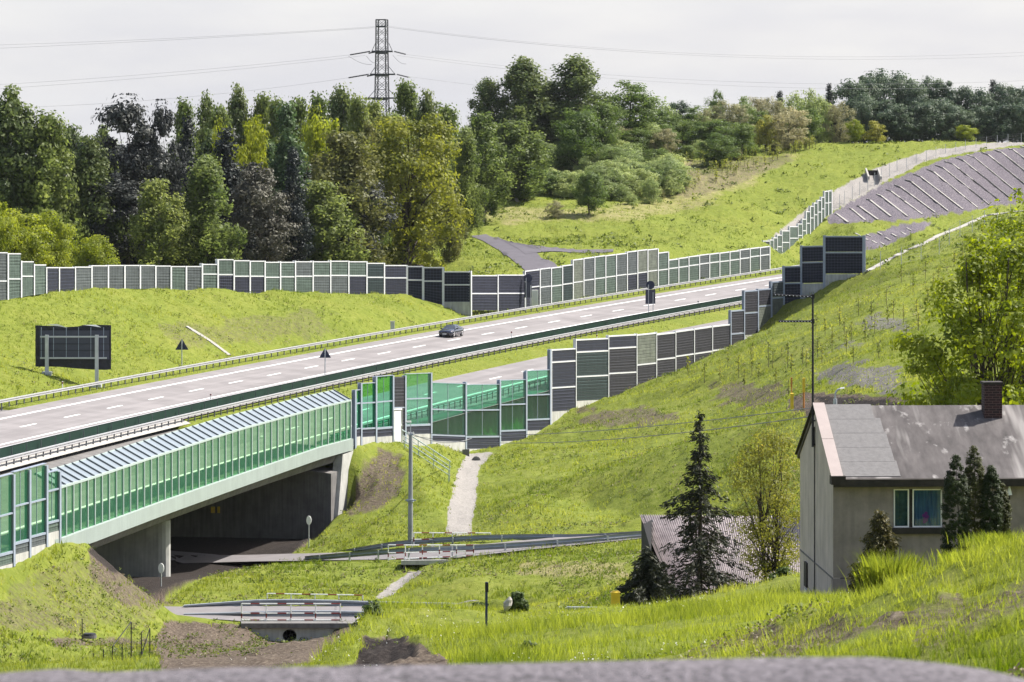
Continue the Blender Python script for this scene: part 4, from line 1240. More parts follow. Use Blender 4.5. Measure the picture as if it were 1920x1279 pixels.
sheet('local_road', [(1290, 1005, 284), (1195, 1012, 283), (1000, 1031, 280), (860, 1047, 279), (700, 1051, 288), (480, 1054, 297), (330, 1058, 303), (150, 1062, 310)],
      [(1290, 996, 289), (1195, 1001, 288), (1000, 1013, 287), (860, 1026, 286), (700, 1037, 295), (480, 1042, 305), (330, 1044, 311), (150, 1046, 322)], M['road_local'], 0.06, 80, 6)
sheet('local_road', [(240, 1163, 249), (360, 1163, 249), (455, 1167, 248.5), (690, 1167, 248.5), (900, 1168, 247)], [(240, 1139, 256), (350, 1139, 256), (500, 1138, 256), (690, 1138, 256), (900, 1141, 254)], M['road_local'], 0.06, 60, 6)

def drain(name, pxs, w, lift, ymin, mat, n=10, hh=0.12):
    mb = MB(); P = []
    for i in range(len(pxs) - 1):
        for t in np.linspace(0, 1, n, endpoint=(i == len(pxs) - 2)):
            x = pxs[i][0] * (1 - t) + pxs[i + 1][0] * t; y = pxs[i][1] * (1 - t) + pxs[i + 1][1] * t
            P.append(G(x, y, ymin) + Vector((0, 0, lift)))
    for i in range(len(P) - 1): mb.bar(P[i], P[i + 1], w, hh)
    return tag(mb.build(name, mat), kind='structure')
z8 = [((345, 645), (440, 710)), ((450, 605), (570, 695)), ((505, 585), (665, 690)), ((580, 535), (760, 665)), ((655, 500), (885, 665)), ((725, 465), (995, 650)), ((790, 430), (1090, 635)), ((870, 390), (1190, 625)),
      ((930, 348), (1300, 612)), ((1030, 313), (1410, 600)), ((1095, 280), (1500, 578)), ((1165, 252), (1580, 550)), ((1245, 225), (1660, 530)), ((1330, 203), (1740, 510)), ((1440, 185), (1800, 450)), ((1545, 168), (1860, 400)), ((1640, 155), (1900, 330)), ((1735, 140), (1960, 280))]
for (a, b) in z8:
    x0, y0, x1, y1 = 1480 + a[0] / 3.998, 240 + a[1] / 3.998, 1480 + b[0] / 3.998, 240 + b[1] / 3.998
    xm, ym = x0 + (x1 - x0) * .14, y0 + (y1 - y0) * .07
    drain('stone_drain', [(x0, y0), (xm, ym), (x1, y1)], 0.38, 0.10, 600, M['pale_stone'], 8)
drain('stone_drain', [(350, 613), (395, 641), (430, 667)], 0.45, 0.05, 300, M['pale_stone'], 8)
drain('stone_drain', [(1623, 512), (1660, 492), (1700, 471), (1737, 456), (1760, 443), (1800, 428), (1850, 405), (1905, 398), (1990, 392)], 0.7, 0.12, 440, M['pale_stone'], 6)
mb = MB()
for a, b, c in ((( 1640, 516), (1652, 516), 0), ):
    pass
# small pale streaks on the lower gravel
for (x, y) in ((1604, 438), (1618, 446), (1635, 452), (1650, 455), (1645, 436), (1672, 439), (1690, 436), (1700, 428), (1625, 440), (1660, 446)):
    drain('stone_drain', [(x, y), (x + 9, y + 5)], 0.3, 0.06, 560, M['pale_stone'], 3)

# concrete chute head on the pale ditch
c0 = G(1637, 333, 600)
t = thing('concrete_chute', c0, 'small concrete chute with two side walls on the pale ditch beside the gravel cutting', 'chute')
mb = MB()
for dx in (-1.1, 1.1): mb.hexa([c0 + Vector((dx - .15, -3.5, -.3)), c0 + Vector((dx + .15, -3.5, -.3)), c0 + Vector((dx + .15, 2, -.3)), c0 + Vector((dx - .15, 2, -.3))], [c0 + Vector((dx - .15, -3.5, .25)), c0 + Vector((dx + .15, -3.5, .25)), c0 + Vector((dx + .15, 2, 1.7)), c0 + Vector((dx - .15, 2, 1.7))])
mb.build('side_wall', M['pale_stone'], t)
mb = MB(); mb.box(c0 + Vector((0, 1.6, .5)), (2.0, .15, 1.6)); mb.build('grate', M['wood_dark'], t)

# ------------------------------------------------------------------ local guard rails and red-white railings
def gline(P, step=2.0, lift=0.0):
    P = [W(*q) for q in P]; out = []
    d = [0]
    for i in range(1, len(P)): d.append(d[-1] + (P[i] - P[i - 1]).length)
    n = max(2, int(d[-1] / step)); t = np.linspace(0, d[-1], n)
    for v in t:
        p = Vector([float(np.interp(v, d, [q[k] for q in P])) for k in range(3)])
        out.append(p)
    return out
def railpts(P, h):
    """rail given by photo rows of its top edge; returns foot points h below"""
    return [p - Vector((0, 0, h)) for p in gline(P)]
guard_rail('guard_rail', railpts([(1230, 994, 288), (1090, 1002, 287), (1000, 1001, 287.5), (900, 1003, 288), (800, 1009, 290), (740, 1015, 293), (660, 1028, 298), (600, 1040, 301)], .8), 'blue grey guard rail on the far side of the small road below the stone channel', M['rail_dark'], M['galv'], 4.0, 1, .8, bh=.42, group='guard rails on the local roads')
guard_rail('guard_rail', railpts([(1230, 996, 284), (1195, 998, 283.5), (1100, 1007, 282), (1000, 1015, 281), (920, 1020, 280.5), (840, 1024, 280.5), (760, 1027, 283), (680, 1033, 288), (570, 1043, 294)], .8), 'blue grey guard rail on the near side of the small road behind the shed', M['rail_dark'], M['galv'], 4.0, 1, .8, bh=.42, group='guard rails on the local roads')
guard_rail('guard_rail', railpts([(345, 1134, 255.5), (400, 1130, 256), (480, 1124, 256), (570, 1123, 256), (690, 1127, 256), (880, 1131, 254)], .8), 'grey guard rail on the far side of the nearer bridge, ending in the tall grass', M['rail_dark'], M['galv'], 4.0, 1, .8, bh=.42, group='guard rails on the local roads')
guard_rail('guard_rail', railpts([(345, 1150, 251.5), (400, 1149, 251.3), (480, 1146, 251), (580, 1144, 251), (690, 1146, 251)], .8), 'grey guard rail on the nearer bridge deck, behind the front red and white railing', M['rail_dark'], M['galv'], 4.0, 1, .8, bh=.42, group='guard rails on the local roads')
guard_rail('guard_rail', [p - Vector((0, 0, .5)) for p in gline([(1062, 1137, 160), (1150, 1138, 160)])], 'short low stretch of grey rail showing through the grass beside the yellow box', M['rail_dark'], M['galv'], 2.0, 1, .5, group='guard rails on the local roads')

def rw_railing(label, x0, x1, Y, row_top0, row_top1, row_foot0, row_foot1, nposts, levels):
    root = thing('railing', W((x0 + x1) / 2, row_foot0, Y), label, 'railing', 'red and white railings on the culvert bridges')
    def P(f, g_):
        x = x0 + (x1 - x0) * f
        return W(x, (row_top0 * (1 - f) + row_top1 * f) * (1 - g_) + (row_foot0 * (1 - f) + row_foot1 * f) * g_, Y)
    def striped(name, a, b, r, seg):
        Ln = (b - a).length; k = max(2, int(Ln / seg)); mb = MB()
        for i in range(k):
            mb.tube(a.lerp(b, i / k), a.lerp(b, (i + 1) / k), r, r, 6, m=(1 if i % 3 == 1 else 0), cap=(i in (0, k - 1)))
        mb.build(name, [M['white'], M['red']], root)
    for i in range(nposts):
        f = i / (nposts - 1); striped('post', P(f, 1.0), P(f, 0), .05, .28)
    for g_ in levels: striped('bar', P(0, g_), P(1, g_), .045, .55)
rw_railing('front red and white railing on the nearer culvert bridge, above the round pipe', 453, 638, 248.6, 1132, 1132, 1168, 1168, 5, (0.0, 0.5, 0.85))
rw_railing('rear red and white railing of the nearer culvert bridge, behind the guard rail', 501, 680, 257.5, 1113, 1116, 1141, 1141, 5, (0.0, 0.5))
rw_railing('front red and white railing over the dark ditch opening below the utility pole', 728, 888, 279.0, 1022, 1022, 1052, 1044, 6, (0.0, 0.5, 0.9))
rw_railing('rear red and white railing across the foot of the stone channel', 776, 920, 290, 999, 999.5, 1024, 1022, 5, (0.0, 0.5))

# culverts
t = thing('culvert', W(570, 1195, 246.4), 'concrete culvert with a round pipe under the nearer red and white railing', 'culvert')
Yc = 246.4
mb = MB(); mb.hexa([W(452, 1178, Yc), W(692, 1178, Yc), W(692, 1178, 249.5), W(452, 1178, 249.5)], [W(452, 1168, Yc) + Vector((0, 0, -.03)), W(692, 1168, Yc) + Vector((0, 0, -.03)), W(692, 1168, 249.5) + Vector((0, 0, .2)), W(452, 1168, 249.5) + Vector((0, 0, .2))]); mb.build('slab', M['concrete_dark'], t)
mb = MB(); Yw = Yc + .25
cx, cy, rr = 543.0, 1192.0, 13.0
outer = []
inner = []
for i in range(24):
    a = 2 * math.pi * i / 24
    inner.append(W(cx + rr * math.cos(a), cy + rr * .92 * math.sin(a), Yw))
    k = max(abs(math.cos(a)), abs(math.sin(a)))
    ox = cx + (112 if math.cos(a) > 0 else 72) * math.cos(a) / k; oy = cy + (18 if math.sin(a) > 0 else 14) * math.sin(a) / k
    outer.append(W(ox, oy, Yw))
mb.sweep([outer, inner], closed=True)
mb.build('headwall', M['concrete'], t)
mb = MB(); mb.sweep([inner, [p + Vector((0, 3.5, 0)) for p in inner]], closed=True); mb.face([p + Vector((0, 3.5, 0)) for p in inner]); mb.build('pipe', M['concrete_dark'], t)
t = thing('culvert', W(800, 1080, 279), 'culvert slab over a dark square ditch opening below the further railing', 'culvert')
mb = MB(); mb.hexa([W(752, 1059, 277.4), W(848, 1059, 277.4), W(848, 1059, 281), W(752, 1059, 281)], [W(752, 1051, 277.4), W(848, 1050, 277.4), W(848, 1049, 281), W(752, 1050, 281)]); mb.build('slab', M['concrete'], t)
mb = MB()
for x in (758, 841): mb.hexa([W(x - 2, 1090, 277.8), W(x + 2, 1090, 277.8), W(x + 2, 1090, 286), W(x - 2, 1090, 286)], [W(x - 2, 1058.7, 277.8), W(x + 2, 1058.7, 277.8), W(x + 2, 1056.8, 286), W(x - 2, 1056.8, 286)])
mb.build('side_wall', M['concrete_dark'], t)
mb = MB(); mb.hexa([W(756, 1092, 285.6), W(844, 1092, 285.6), W(844, 1092, 286.6), W(756, 1092, 286.6)], [W(756, 1052, 285.6), W(844, 1052, 285.6), W(844, 1052, 286.6), W(756, 1052, 286.6)]); mb.build('shade_plate', M['wood_dark'], t)  # dark plate added to paint the shade inside the opening

# headwall where the channel leaves the barrier
hw = W(884, 860, 360)
t = thing('channel_inlet', hw, 'grey concrete inlet block at the top of the stone channel', 'inlet')
mb = MB(); mb.hexa([W(867, 866, 359), W(880, 866, 359), W(880, 866, 362), W(867, 866, 362)], [W(867, 843, 359), W(880, 842, 359), W(880, 842, 362), W(867, 843, 362)]); mb.build('inlet_block', M['concrete_dark'], t)
mb = MB(); mb.tube(W(893, 864, 358), W(893, 862, 366), .42, .42, 12); mb.build('pipe', M['concrete_dark'], t)

# ------------------------------------------------------------------ signs, delineators
def bill(x, Y): return W(x, 0, Y)
Yb1 = Y_at(135, 10.4)
root = thing('road_sign', W(135, 720, Yb1), 'big dark road sign seen from behind, wrapped in torn black sheet on two steel posts', 'road sign')
def BW(x, y, d=0.0): p = W(x, y, Yb1); return p + Vector((0, d, 0))
mb = MB()      # sign face, slightly puckered sheet with sagging foot
rows = []
for i in range(9):
    f_ = i / 8; row = []
    for j in range(17):
        g_ = j / 16
        x = 65.5 + 142 * g_; yt = 610.5 + 1.0 * math.sin(g_ * 6) + (2.5 if 5 < j < 10 else 0); yb = 688 + 6 * math.sin(max(0, g_ - .3) * 2.4) - (1 if j == 16 else 0)
        row.append(BW(x, yt + (yb - yt) * f_, .32 + .05 * math.sin(j * 1.7 + i * 1.1)))
    rows.append(row)
mb.sweep(rows); mb.sweep([[p + Vector((0, .12, 0)) for p in r] for r in rows])
mb.sweep([[p for p in rows[0]], [p + Vector((0, .12, 0)) for p in rows[0]]]); mb.sweep([[p for p in rows[-1]], [p + Vector((0, .12, 0)) for p in rows[-1]]])
mb.sweep([[r[0] for r in rows], [r[0] + Vector((0, .12, 0)) for r in rows]]); mb.sweep([[r[-1] for r in rows], [r[-1] + Vector((0, .12, 0)) for r in rows]])
M['sheet'] = simple('black_sheet', (0.016, 0.017, 0.028), 0.55, 0.3, 1.2)
M['signplate'] = simple('sign_plate_back', (0.050, 0.055, 0.085), 0.5, 0.1, 1.0)
mb.build('cover_sheet', M['sheet'], root)
mb = MB(); mb.box(BW(139, 647, .19), (130 * Yb1 / F, .05, 54 * Yb1 / F)); mb.build('sign_plate', M['signplate'], root)
for x in (88, 181.5):
    mb = MB(); z0 = H(BW(x, 700).x, Yb1)
    p = BW(x, 628); mb.hexa([Vector((p.x - .17, p.y - .17, z0 - .4)), Vector((p.x + .17, p.y - .17, z0 - .4)), Vector((p.x + .17, p.y + .13, z0 - .4)), Vector((p.x - .17, p.y + .13, z0 - .4))], [Vector((p.x - .17, p.y - .17, p.z)), Vector((p.x + .17, p.y - .17, p.z)), Vector((p.x + .17, p.y + .13, p.z)), Vector((p.x - .17, p.y + .13, p.z))])
    mb.box(Vector((p.x, p.y, z0 + .05)), (.9, .9, .5)); mb.build('post', M['galv'], root)
for y in (631.5, 671.5):
    mb = MB(); mb.bar(BW(75, y, .10), BW(200, y, .10), .1, .15); mb.build('cross_rail', M['galv'], root)
for x in (77, 100, 124, 147, 170, 194):
    mb = MB(); mb.bar(BW(x, 614, .14), BW(x, 672, .14), .05, .06); mb.build('stiffener', M['steel_blue'], root)
for y in (645, 657):
    mb = MB(); mb.bar(BW(66, y, .13), BW(206, y, .13), .03, .04); mb.build('strap', M['black'], root)
mb = MB(); mb.face([BW(86, 609, .1), BW(107, 607.5, .05), BW(128, 615, .0), BW(112, 612, .05)]); mb.face([BW(155, 609.5, .1), BW(180, 609.2, .1), BW(190, 614, 0), BW(170, 611, .05)]); mb.build('torn_edge', M['white'], root)

def tri_sign(x, ytop, ybot, yfoot, Y, label):
    root = thing('warning_sign', W(x, yfoot, Y), label, 'warning sign', 'signs seen from behind')
    h = (ybot - ytop) * Y / F; w = h * 0.60
    c = W(x, ybot, Y); mb = MB()
    pts_ = []
    for (a, b) in ((-w, 0), (w, 0), (0, h)):
        pts_.append((a, b))
    # rounded corners
    prof = []
    for i in range(3):
        p = Vector(pts_[i]); pa = Vector(pts_[i - 1]); pb = Vector(pts_[(i + 1) % 3])
        for t_ in (0.10, 0.04):
            prof.append(p.lerp(pa, t_))
        for t_ in (0.04, 0.10): prof.append(p.lerp(pb, t_))
    b = [c + Vector((q[0], .0, q[1])) for q in prof]
    mb.hexa(b, [p + Vector((0, .06, 0)) for p in b]); mb.build('sign_plate', M['signback'], root)
    mb = MB(); mb.tube(Vector((c.x, Y - .06, W(x, yfoot, Y).z - .5)), Vector((c.x, Y - .06, c.z + h * .9)), .055, .055, 8); mb.build('pole', M['galv'], root)
tri_sign(341, 635, 656, 684, Y_at(341, 9.6), 'dark triangular warning sign in the bank grass behind the guard rail')
tri_sign(609.5, 652, 671, 703, Y_at(608, -6.1), 'dark triangular warning sign on a thin pole at the green median screen')

def twin_sign(x, yt, yc, ysq0, ysq1, wpx, yfoot, Y, label, dx=(-.25, .35)):
    root = thing('road_sign', W(x, yfoot, Y), label, 'road sign', 'signs seen from behind')
    r = (yc - yt) * Y / F; c = W(x, yc, Y); mb = MB()
    mb.tube(c, c + Vector((0, .06, 0)), r, r, 24); mb.build('round_plate', M['signback'], root)
    mb = MB(); a = W(x, (ysq0 + ysq1) / 2, Y); mb.box(a + Vector((0, .03, 0)), (wpx * Y / F, .06, (ysq1 - ysq0) * Y / F)); mb.build('square_plate', M['signplate'], root)
    for d in dx:
        mb = MB(); f = W(x, yfoot, Y); mb.tube(Vector((c.x + d, Y - .07, f.z - .5)), Vector((c.x + d, Y - .07, a.z + (.6 if d != dx[0] else 1.6))), .05, .05, 8); mb.build('pole', M['galv'], root)
twin_sign(1219.5, 526.5, 534.5, 543, 570, 18.5, 585, Y_at(1219, -6.2), 'round sign above a square plate on two thin poles at the green median screen')
twin_sign(990, 514, 522, 529, 558, 14, 576, Y_at(990, 8.4), 'dark round sign above a tall plate in front of the far barrier gap')
p = W(1003, 572, Y_at(1003, 9.4))
t = thing('cabinet', p, 'small pale upright cabinet beside the far guard rail at the track opening', 'cabinet')
mb = MB(); mb.box(p + Vector((0, 0, .9)), (.9, .4, 2.2)); mb.build('cabinet_body', M['white'], t)
mb = MB(); mb.box(p + Vector((0, -.21, .95)), (.7, .02, 1.8)); mb.build('door', M['postlight'], t)

def delineator(x, yt, yf, Y, label, base=None, cap=None):
    root = thing('delineator', W(x, yf, Y), label, 'delineator', 'slim marker posts')
    h = (yf - yt) * Y / F; b = W(x, yf, Y)
    mb = MB(); mb.tube(b + Vector((0, 0, -.3)), b + Vector((0, 0, h)), .07, .05, 8); mb.build('post', base or M['white'], root)
    mb = MB(); mb.tube(b + Vector((0, 0, h * .62)), b + Vector((0, 0, h * .86)), .085, .08, 8); mb.build('band', cap or M['red'], root)
delineator(117, 715, 726, Y_at(117, 8.2), 'white marker post just behind the guard rail by the wrapped sign')
delineator(395, 737.5, 748, Y_at(395, -6.3), 'slim white marker post with red band on the median, left of the triangle sign')
delineator(959, 620, 632, Y_at(959, -6.3), 'slim white marker post with red band on the median, right of the car')
delineator(1309, 563, 572, Y_at(1309, -6.3), 'slim marker post on the median near the stepped black barrier', cap=M['black'])
delineator(588, 739, 757, Y_at(588, -10.5), 'pale marker post in the median grass above the bridge screen')
delineator(1119, 626, 638, Y_at(1119, -10.5), 'pale marker post in the median grass behind the tallest black panel')
p = W(736, 614, Y_at(736, 8.6))
t = thing('cable_box', p, 'small grey box on the bank behind the far guard rail', 'box'); mb = MB(); mb.box(p + Vector((0, 0, .2)), (.5, .4, 1.0)); mb.build('box_body', M['galv'], t); mb = MB(); mb.box(p + Vector((0, 0, .73)), (.6, .5, .06)); mb.build('lid', M['concrete'], t)

# ------------------------------------------------------------------ car
def make_car(s, off):
    pos = mw(s, off); h_ = float(np.interp(s, _ss, _h))
    root = thing('car', pos, 'dark blue car with bright headlights driving towards the viewer on the motorway', 'car', rz=0)
    root.rotation_euler = (0, 0, -h_ + math.pi)       # local +Y is its driving direction, back along the road
    M['paint'] = simple('car_paint', (0.007, 0.010, 0.028), 0.2, 0.05, 1.0, spec=0.8)
    M['paint'].node_tree.nodes['Principled BSDF'].inputs['Coat Weight'].default_value = 1.0
    M['cglass'] = simple('car_glass', (0.05, 0.06, 0.08), 0.05, 0.05, 1.0, spec=0.9)
    M['lamp'] = simple('headlamp_glass', (0.85, 0.85, 0.9), 0.1, 0.02, 1.0, spec=0.9)
    # outline along the length: (y, half width, z_low, z_belt)
    st = [(2.32, .55, .42, .60), (2.28, .74, .28, .70), (2.05, .86, .20, .78), (1.5, .90, .20, .88), (.9, .905, .20, .93), (0, .905, .20, .95), (-.9, .905, .20, .97), (-1.6, .90, .22, .98), (-2.15, .84, .26, .94), (-2.36, .70, .36, .86), (-2.40, .5, .45, .72)]
    rows = []
    for (y, w, zl, zb) in st:
        zm = (zl + zb) / 2
        rows.append([Vector(q) for q in ((-w * .82, y, zl), (-w * .98, y, zl + .12), (-w, y, zm), (-w * .97, y, zb - .06), (-w * .84, y, zb), (-w * .4, y, zb + .035), (0, y, zb + .045), (w * .4, y, zb + .035), (w * .84, y, zb), (w * .97, y, zb - .06), (w, y, zm), (w * .98, y, zl + .12), (w * .82, y, zl))])
    mb = MB(); mb.sweep(rows, closed=True); mb.face(rows[0]); mb.face(list(reversed(rows[-1])))
    mb.build('body', M['paint'], root, smooth=True, loc=(0, 0, 0)).parent = root
    # cabin
    cab = [(.95, .72, .93), (.15, .60, 1.36), (-.35, .59, 1.42), (-.85, .58, 1.39), (-1.85, .66, 1.0)]
    rows = [[Vector((-w * 1.18 if z < 1.1 else -w * 1.02, y, z if z < 1.1 else z - .05)), Vector((-w * .8, y, z)), Vector((0, y, z + .03)), Vector((w * .8, y, z)), Vector((w * 1.18 if z < 1.1 else w * 1.02, y, z if z < 1.1 else z - .05))] for (y, w, z) in cab]
    mb = MB(); mb.sweep([rows[1], rows[2], rows[3]]); mb.build('roof', M['paint'], root, True, loc=(0, 0, 0)).parent = root
    mb = MB(); mb.sweep([rows[0], rows[1]]); mb.build('windscreen', M['cglass'], root, loc=(0, 0, 0)).parent = root
    mb = MB(); mb.sweep([rows[3], rows[4]]); mb.build('rear_window', M['cglass'], root, loc=(0, 0, 0)).parent = root
    for sg in (-1, 1):
        k = 0 if sg < 0 else 4
        a = [r[k] for r in rows]
        low = [Vector((sg * .86, p.y, .95)) for p in a]
        mb = MB(); mb.sweep([low, a] if sg > 0 else [a, low]); mb.build('side_window', M['cglass'], root, loc=(0, 0, 0)).parent = root
        mb = MB(); mb.bar((sg * .9, .15, 1.0), (sg * .9, -1.5, 1.0), .02, .03); mb.bar((sg * .72, -.35, 1.38), (sg * .89, -.4, .97), .05, .06); mb.build('window_trim', M['chrome'], root, loc=(0, 0, 0)).parent = root
        mb = MB(); mb.box((sg * 1.0, .72, .98), (.22, .12, .15)); mb.build('mirror', M['paint'], root, loc=(0, 0, 0)).parent = root
        mb = MB(); mb.hexa([Vector(q) for q in ((sg * .46, 2.31, .58), (sg * .80, 2.14, .60), (sg * .80, 2.05, .60), (sg * .46, 2.2, .58))], [Vector(q) for q in ((sg * .46, 2.26, .72), (sg * .82, 2.06, .76), (sg * .80, 2.0, .76), (sg * .46, 2.16, .72))]); mb.build('headlight', M['lamp'], root, loc=(0, 0, 0)).parent = root
        for y in (1.42, -1.42):
            mb = MB(); mb.tube((sg * .70, y, .33), (sg * .915, y, .33), .33, .33, 20); w_ = mb.build('wheel', M['rubber'], root, loc=(0, 0, 0)); w_.parent = root
            mb = MB(); mb.tube((sg * .90, y, .33), (sg * .93, y, .33), .23, .21, 14); q_ = mb.build('rim', M['chrome'], None, loc=(0, 0, 0)); q_.parent = w_
    mb = MB(); mb.box((0, 2.335, .50), (.70, .04, .16)); mb.box((0, 2.30, .33), (1.1, .06, .12)); mb.build('grille', M['black'], root, loc=(0, 0, 0)).parent = root
    mb = MB(); mb.box((0, 2.37, .42), (.52, .02, .11)); mb.build('number_plate', M['white'], root, loc=(0, 0, 0)).parent = root
    return root
make_car(s_at(846, 1.75), 1.75)

# ------------------------------------------------------------------ poles, cables, small posts
def P3d(x, y, Y): return W(x, y, Y)
pb = W(769.5, 1010, 296)
root = thing('utility_pole', pb, 'tall grey concrete utility pole with a small lamp in front of the abutment slope', 'utility pole')
mb = MB(); mb.tube(pb + Vector((0, 0, -.6)), W(770, 811, 296), .21, .14, 12); mb.build('pole', simple('pole_concrete', (0.30, 0.31, 0.34), .85, .15, 1.5, streak=.2), root)
mb = MB(); mb.tube(W(769.5, 941, 296), W(769.5, 936, 296), .27, .27, 12); mb.bar(W(760, 938, 295.7), W(780, 938, 295.7), .06, .10); mb.build('clamp_band', M['steel_blue'], root)
mb = MB(); mb.bar(W(765, 815, 295.8), W(776, 815, 295.8), .1, .12); mb.build('crossarm', M['steel_blue'], root)
for x in (766, 775):
    mb = MB(); mb.tube(W(x, 815, 295.8), W(x, 810, 295.8), .07, .05, 8); mb.build('insulator', M['white'], root)
mb = MB(); mb.chain([W(770, 812, 296), W(770, 797, 296), W(767, 792, 296)], .035, 6); mb.build('lamp_arm', M['galv'], root)
mb = MB(); mb.box(W(766, 791.5, 296), (.42, .25, .16)); mb.build('lamp_head', M['white'], root)

def cable(name, a, b, sag, r, label, group, mat=None, n=24):
    pts_ = [a.lerp(b, t) - Vector((0, 0, sag * 4 * t * (1 - t))) for t in np.linspace(0, 1, n)]
    mb = MB(); mb.chain(pts_, r, 5)
    o = mb.build(name, mat or M['wire'], loc=a)
    return tag(o, label, 'cable', group)
cable('overhead_cable', W(776, 811, 296), W(1528, 764, 136), .55, .018, 'upper thin cable between the utility pole and the house gable', 'cables from the pole to the house')
cable('overhead_cable', W(776, 818, 296), W(1527, 780, 136), .75, .018, 'lower thin cable between the utility pole and the house gable', 'cables from the pole to the house')
cable('overhead_cable', W(776, 815, 296), W(884, 822, 345), .5, .04, 'short twisted cable from the utility pole towards the glass screen', 'cables from the pole to the house')

def lamp_post():
    Y = 285
    b = W(1566, 775, Y)
    root = thing('street_lamp', b, 'pale street lamp with bent arm rising behind the house roof', 'street lamp')
    mb = MB(); mb.tube(b + Vector((0, 0, -.5)), W(1566, 748, Y), .17, .15, 10); mb.build('pole', M['galv'], root)
    mb = MB(); mb.chain([W(1566, 748, Y), W(1566.5, 737, Y), W(1570, 731, Y), W(1576, 729, Y)], .07, 8); mb.build('arm', M['galv'], root)
    mb = MB(); mb.hexa([W(1574, 729.5, Y - .2), W(1584, 728.5, Y - .2), W(1584, 728.5, Y + .2), W(1574, 729.5, Y + .2)], [W(1576, 726.5, Y - .12), W(1583, 725.5, Y - .12), W(1583, 725.5, Y + .12), W(1576, 726.5, Y + .12)]); mb.build('lamp_head', M['white'], root)
lamp_post()

def marker(x, yt, yf, Y, w, label, mat, foot=None):
    b = W(x, yf, Y); root = thing('marker_post', b, label, 'marker post', 'coloured marker posts in the grass')
    h = (yf - yt) * Y / F
    if foot:
        mb = MB(); mb.tube(b + Vector((0, 0, -.4)), b + Vector((0, 0, h * .45)), w * .35, w * .35, 8); mb.build('stem', foot, root)
        mb = MB(); mb.box(b + Vector((0, 0, h * .72)), (w, w, h * .56)); mb.build('head', mat, root)
    else:
        mb = MB(); mb.box(b + Vector((0, 0, h * .5 - .2)), (w, w * .8, h + .4)); mb.build('post', mat, root)
        mb = MB(); mb.hexa([b + Vector((-w * .55, -w * .45, h)), b + Vector((w * .55, -w * .45, h)), b + Vector((w * .55, w * .45, h)), b + Vector((-w * .55, w * .45, h))], [b + Vector((-w * .3, -w * .2, h + w * .2)), b + Vector((w * .3, -w * .2, h + w * .2)), b + Vector((w * .3, w * .2, h + w * .2)), b + Vector((-w * .3, w * .2, h + w * .2))]); mb.build('cap', mat, root)
marker(1154, 1111, 1142, 150, .36, 'yellow box post in the tall grass beside the low spruce branch', M['yellow'])
M['orange'] = simple('orange_paint', (0.55, 0.22, 0.05), .6, .1)
marker(1485, 738, 757, 300, .26, 'yellow topped marker on the earth left of the aerial mast', M['yellow'])
marker(1484, 708, 738, 335, .15, 'slim orange marker post above the yellow one, left of the aerial mast', M['orange'], M['orange'])
marker(1507, 709, 757, 305, .22, 'yellow headed marker on a pale stem touching the aerial mast', M['yellow'], M['orange'])
marker(1429, 835, 850, 280, .2, 'short yellow marker post in the grass above the yellowish tree', M['yellow'])
b = W(912, 1168, 105)
root = thing('blue_post', b, 'slim dark blue marker post standing in the foreground grass', 'marker post')
mb = MB(); mb.box(b + Vector((0, 0, .45)), (.07, .05, 1.4)); mb.build('post', simple('blue_paint', (0.02, 0.035, 0.10), .5, .1), root)
mb = MB(); mb.box(b + Vector((.01, 0, 1.0)), (.095, .07, .26)); mb.build('cap', M['black'], root)
# thin road signs seen edge-on
def edge_sign(x, yt, ym, yf, Y, label):
    b = W(x, yf, Y); root = thing('small_sign', b, label, 'sign', 'narrow signs by the local road')
    mb = MB(); mb.tube(b + Vector((0, 0, -.5)), W(x, yt, Y), .045, .045, 8); mb.build('pole', M['galv'], root)
    mb = MB(); h = (ym - yt) * Y / F; c = W(x, (yt + ym) / 2, Y)
    prof = [Vector((math.sin(a) * .2, 0, math.cos(a) * h / 2)) for a in np.linspace(0, 2 * math.pi, 17)[:-1]]
    bb_ = [c + q + Vector((0, -.08, 0)) for q in prof]; mb.hexa(bb_, [p + Vector((.02, .05, 0)) for p in bb_]); mb.build('sign_plate', M['white'], root)
edge_sign(579, 967, 984, 1030, 305, 'narrow white sign on a pole on the verge below the abutment')
edge_sign(302, 1056, 1075, 1108, 262, 'narrow white sign on a pole in front of the bridge pier')

# handrail down the abutment slope
root = thing('stair_handrail', G(756, 830, 300), 'thin pale handrail running down the abutment slope beside the service door', 'handrail')
for k, (d, lab) in enumerate(((0, ''), (-1.2, ''))):
    mb = MB(); A = W(754, 806, 343); B = W(845, 866, 331); A2 = W(757, 826, 340); B2 = W(843, 882, 329)
    if k == 0: P_, Q_ = A, B
    else: P_, Q_ = A2, B2
    mb.tube(P_, Q_, .05, .05, 6); mb.tube(P_ - Vector((0, 0, .45)), Q_ - Vector((0, 0, .45)), .035, .035, 6)
    mb.build('bar', M['mintsteel'], root)
    for t_ in (0.02, .34, .66, .98):
        q = P_.lerp(Q_, t_); mb = MB(); mb.tube(q, Vector((q.x, q.y, min(q.z - 1.0, float(H(q.x, q.y)) - .2))), .04, .04, 6); mb.build('post', M['mintsteel'], root)

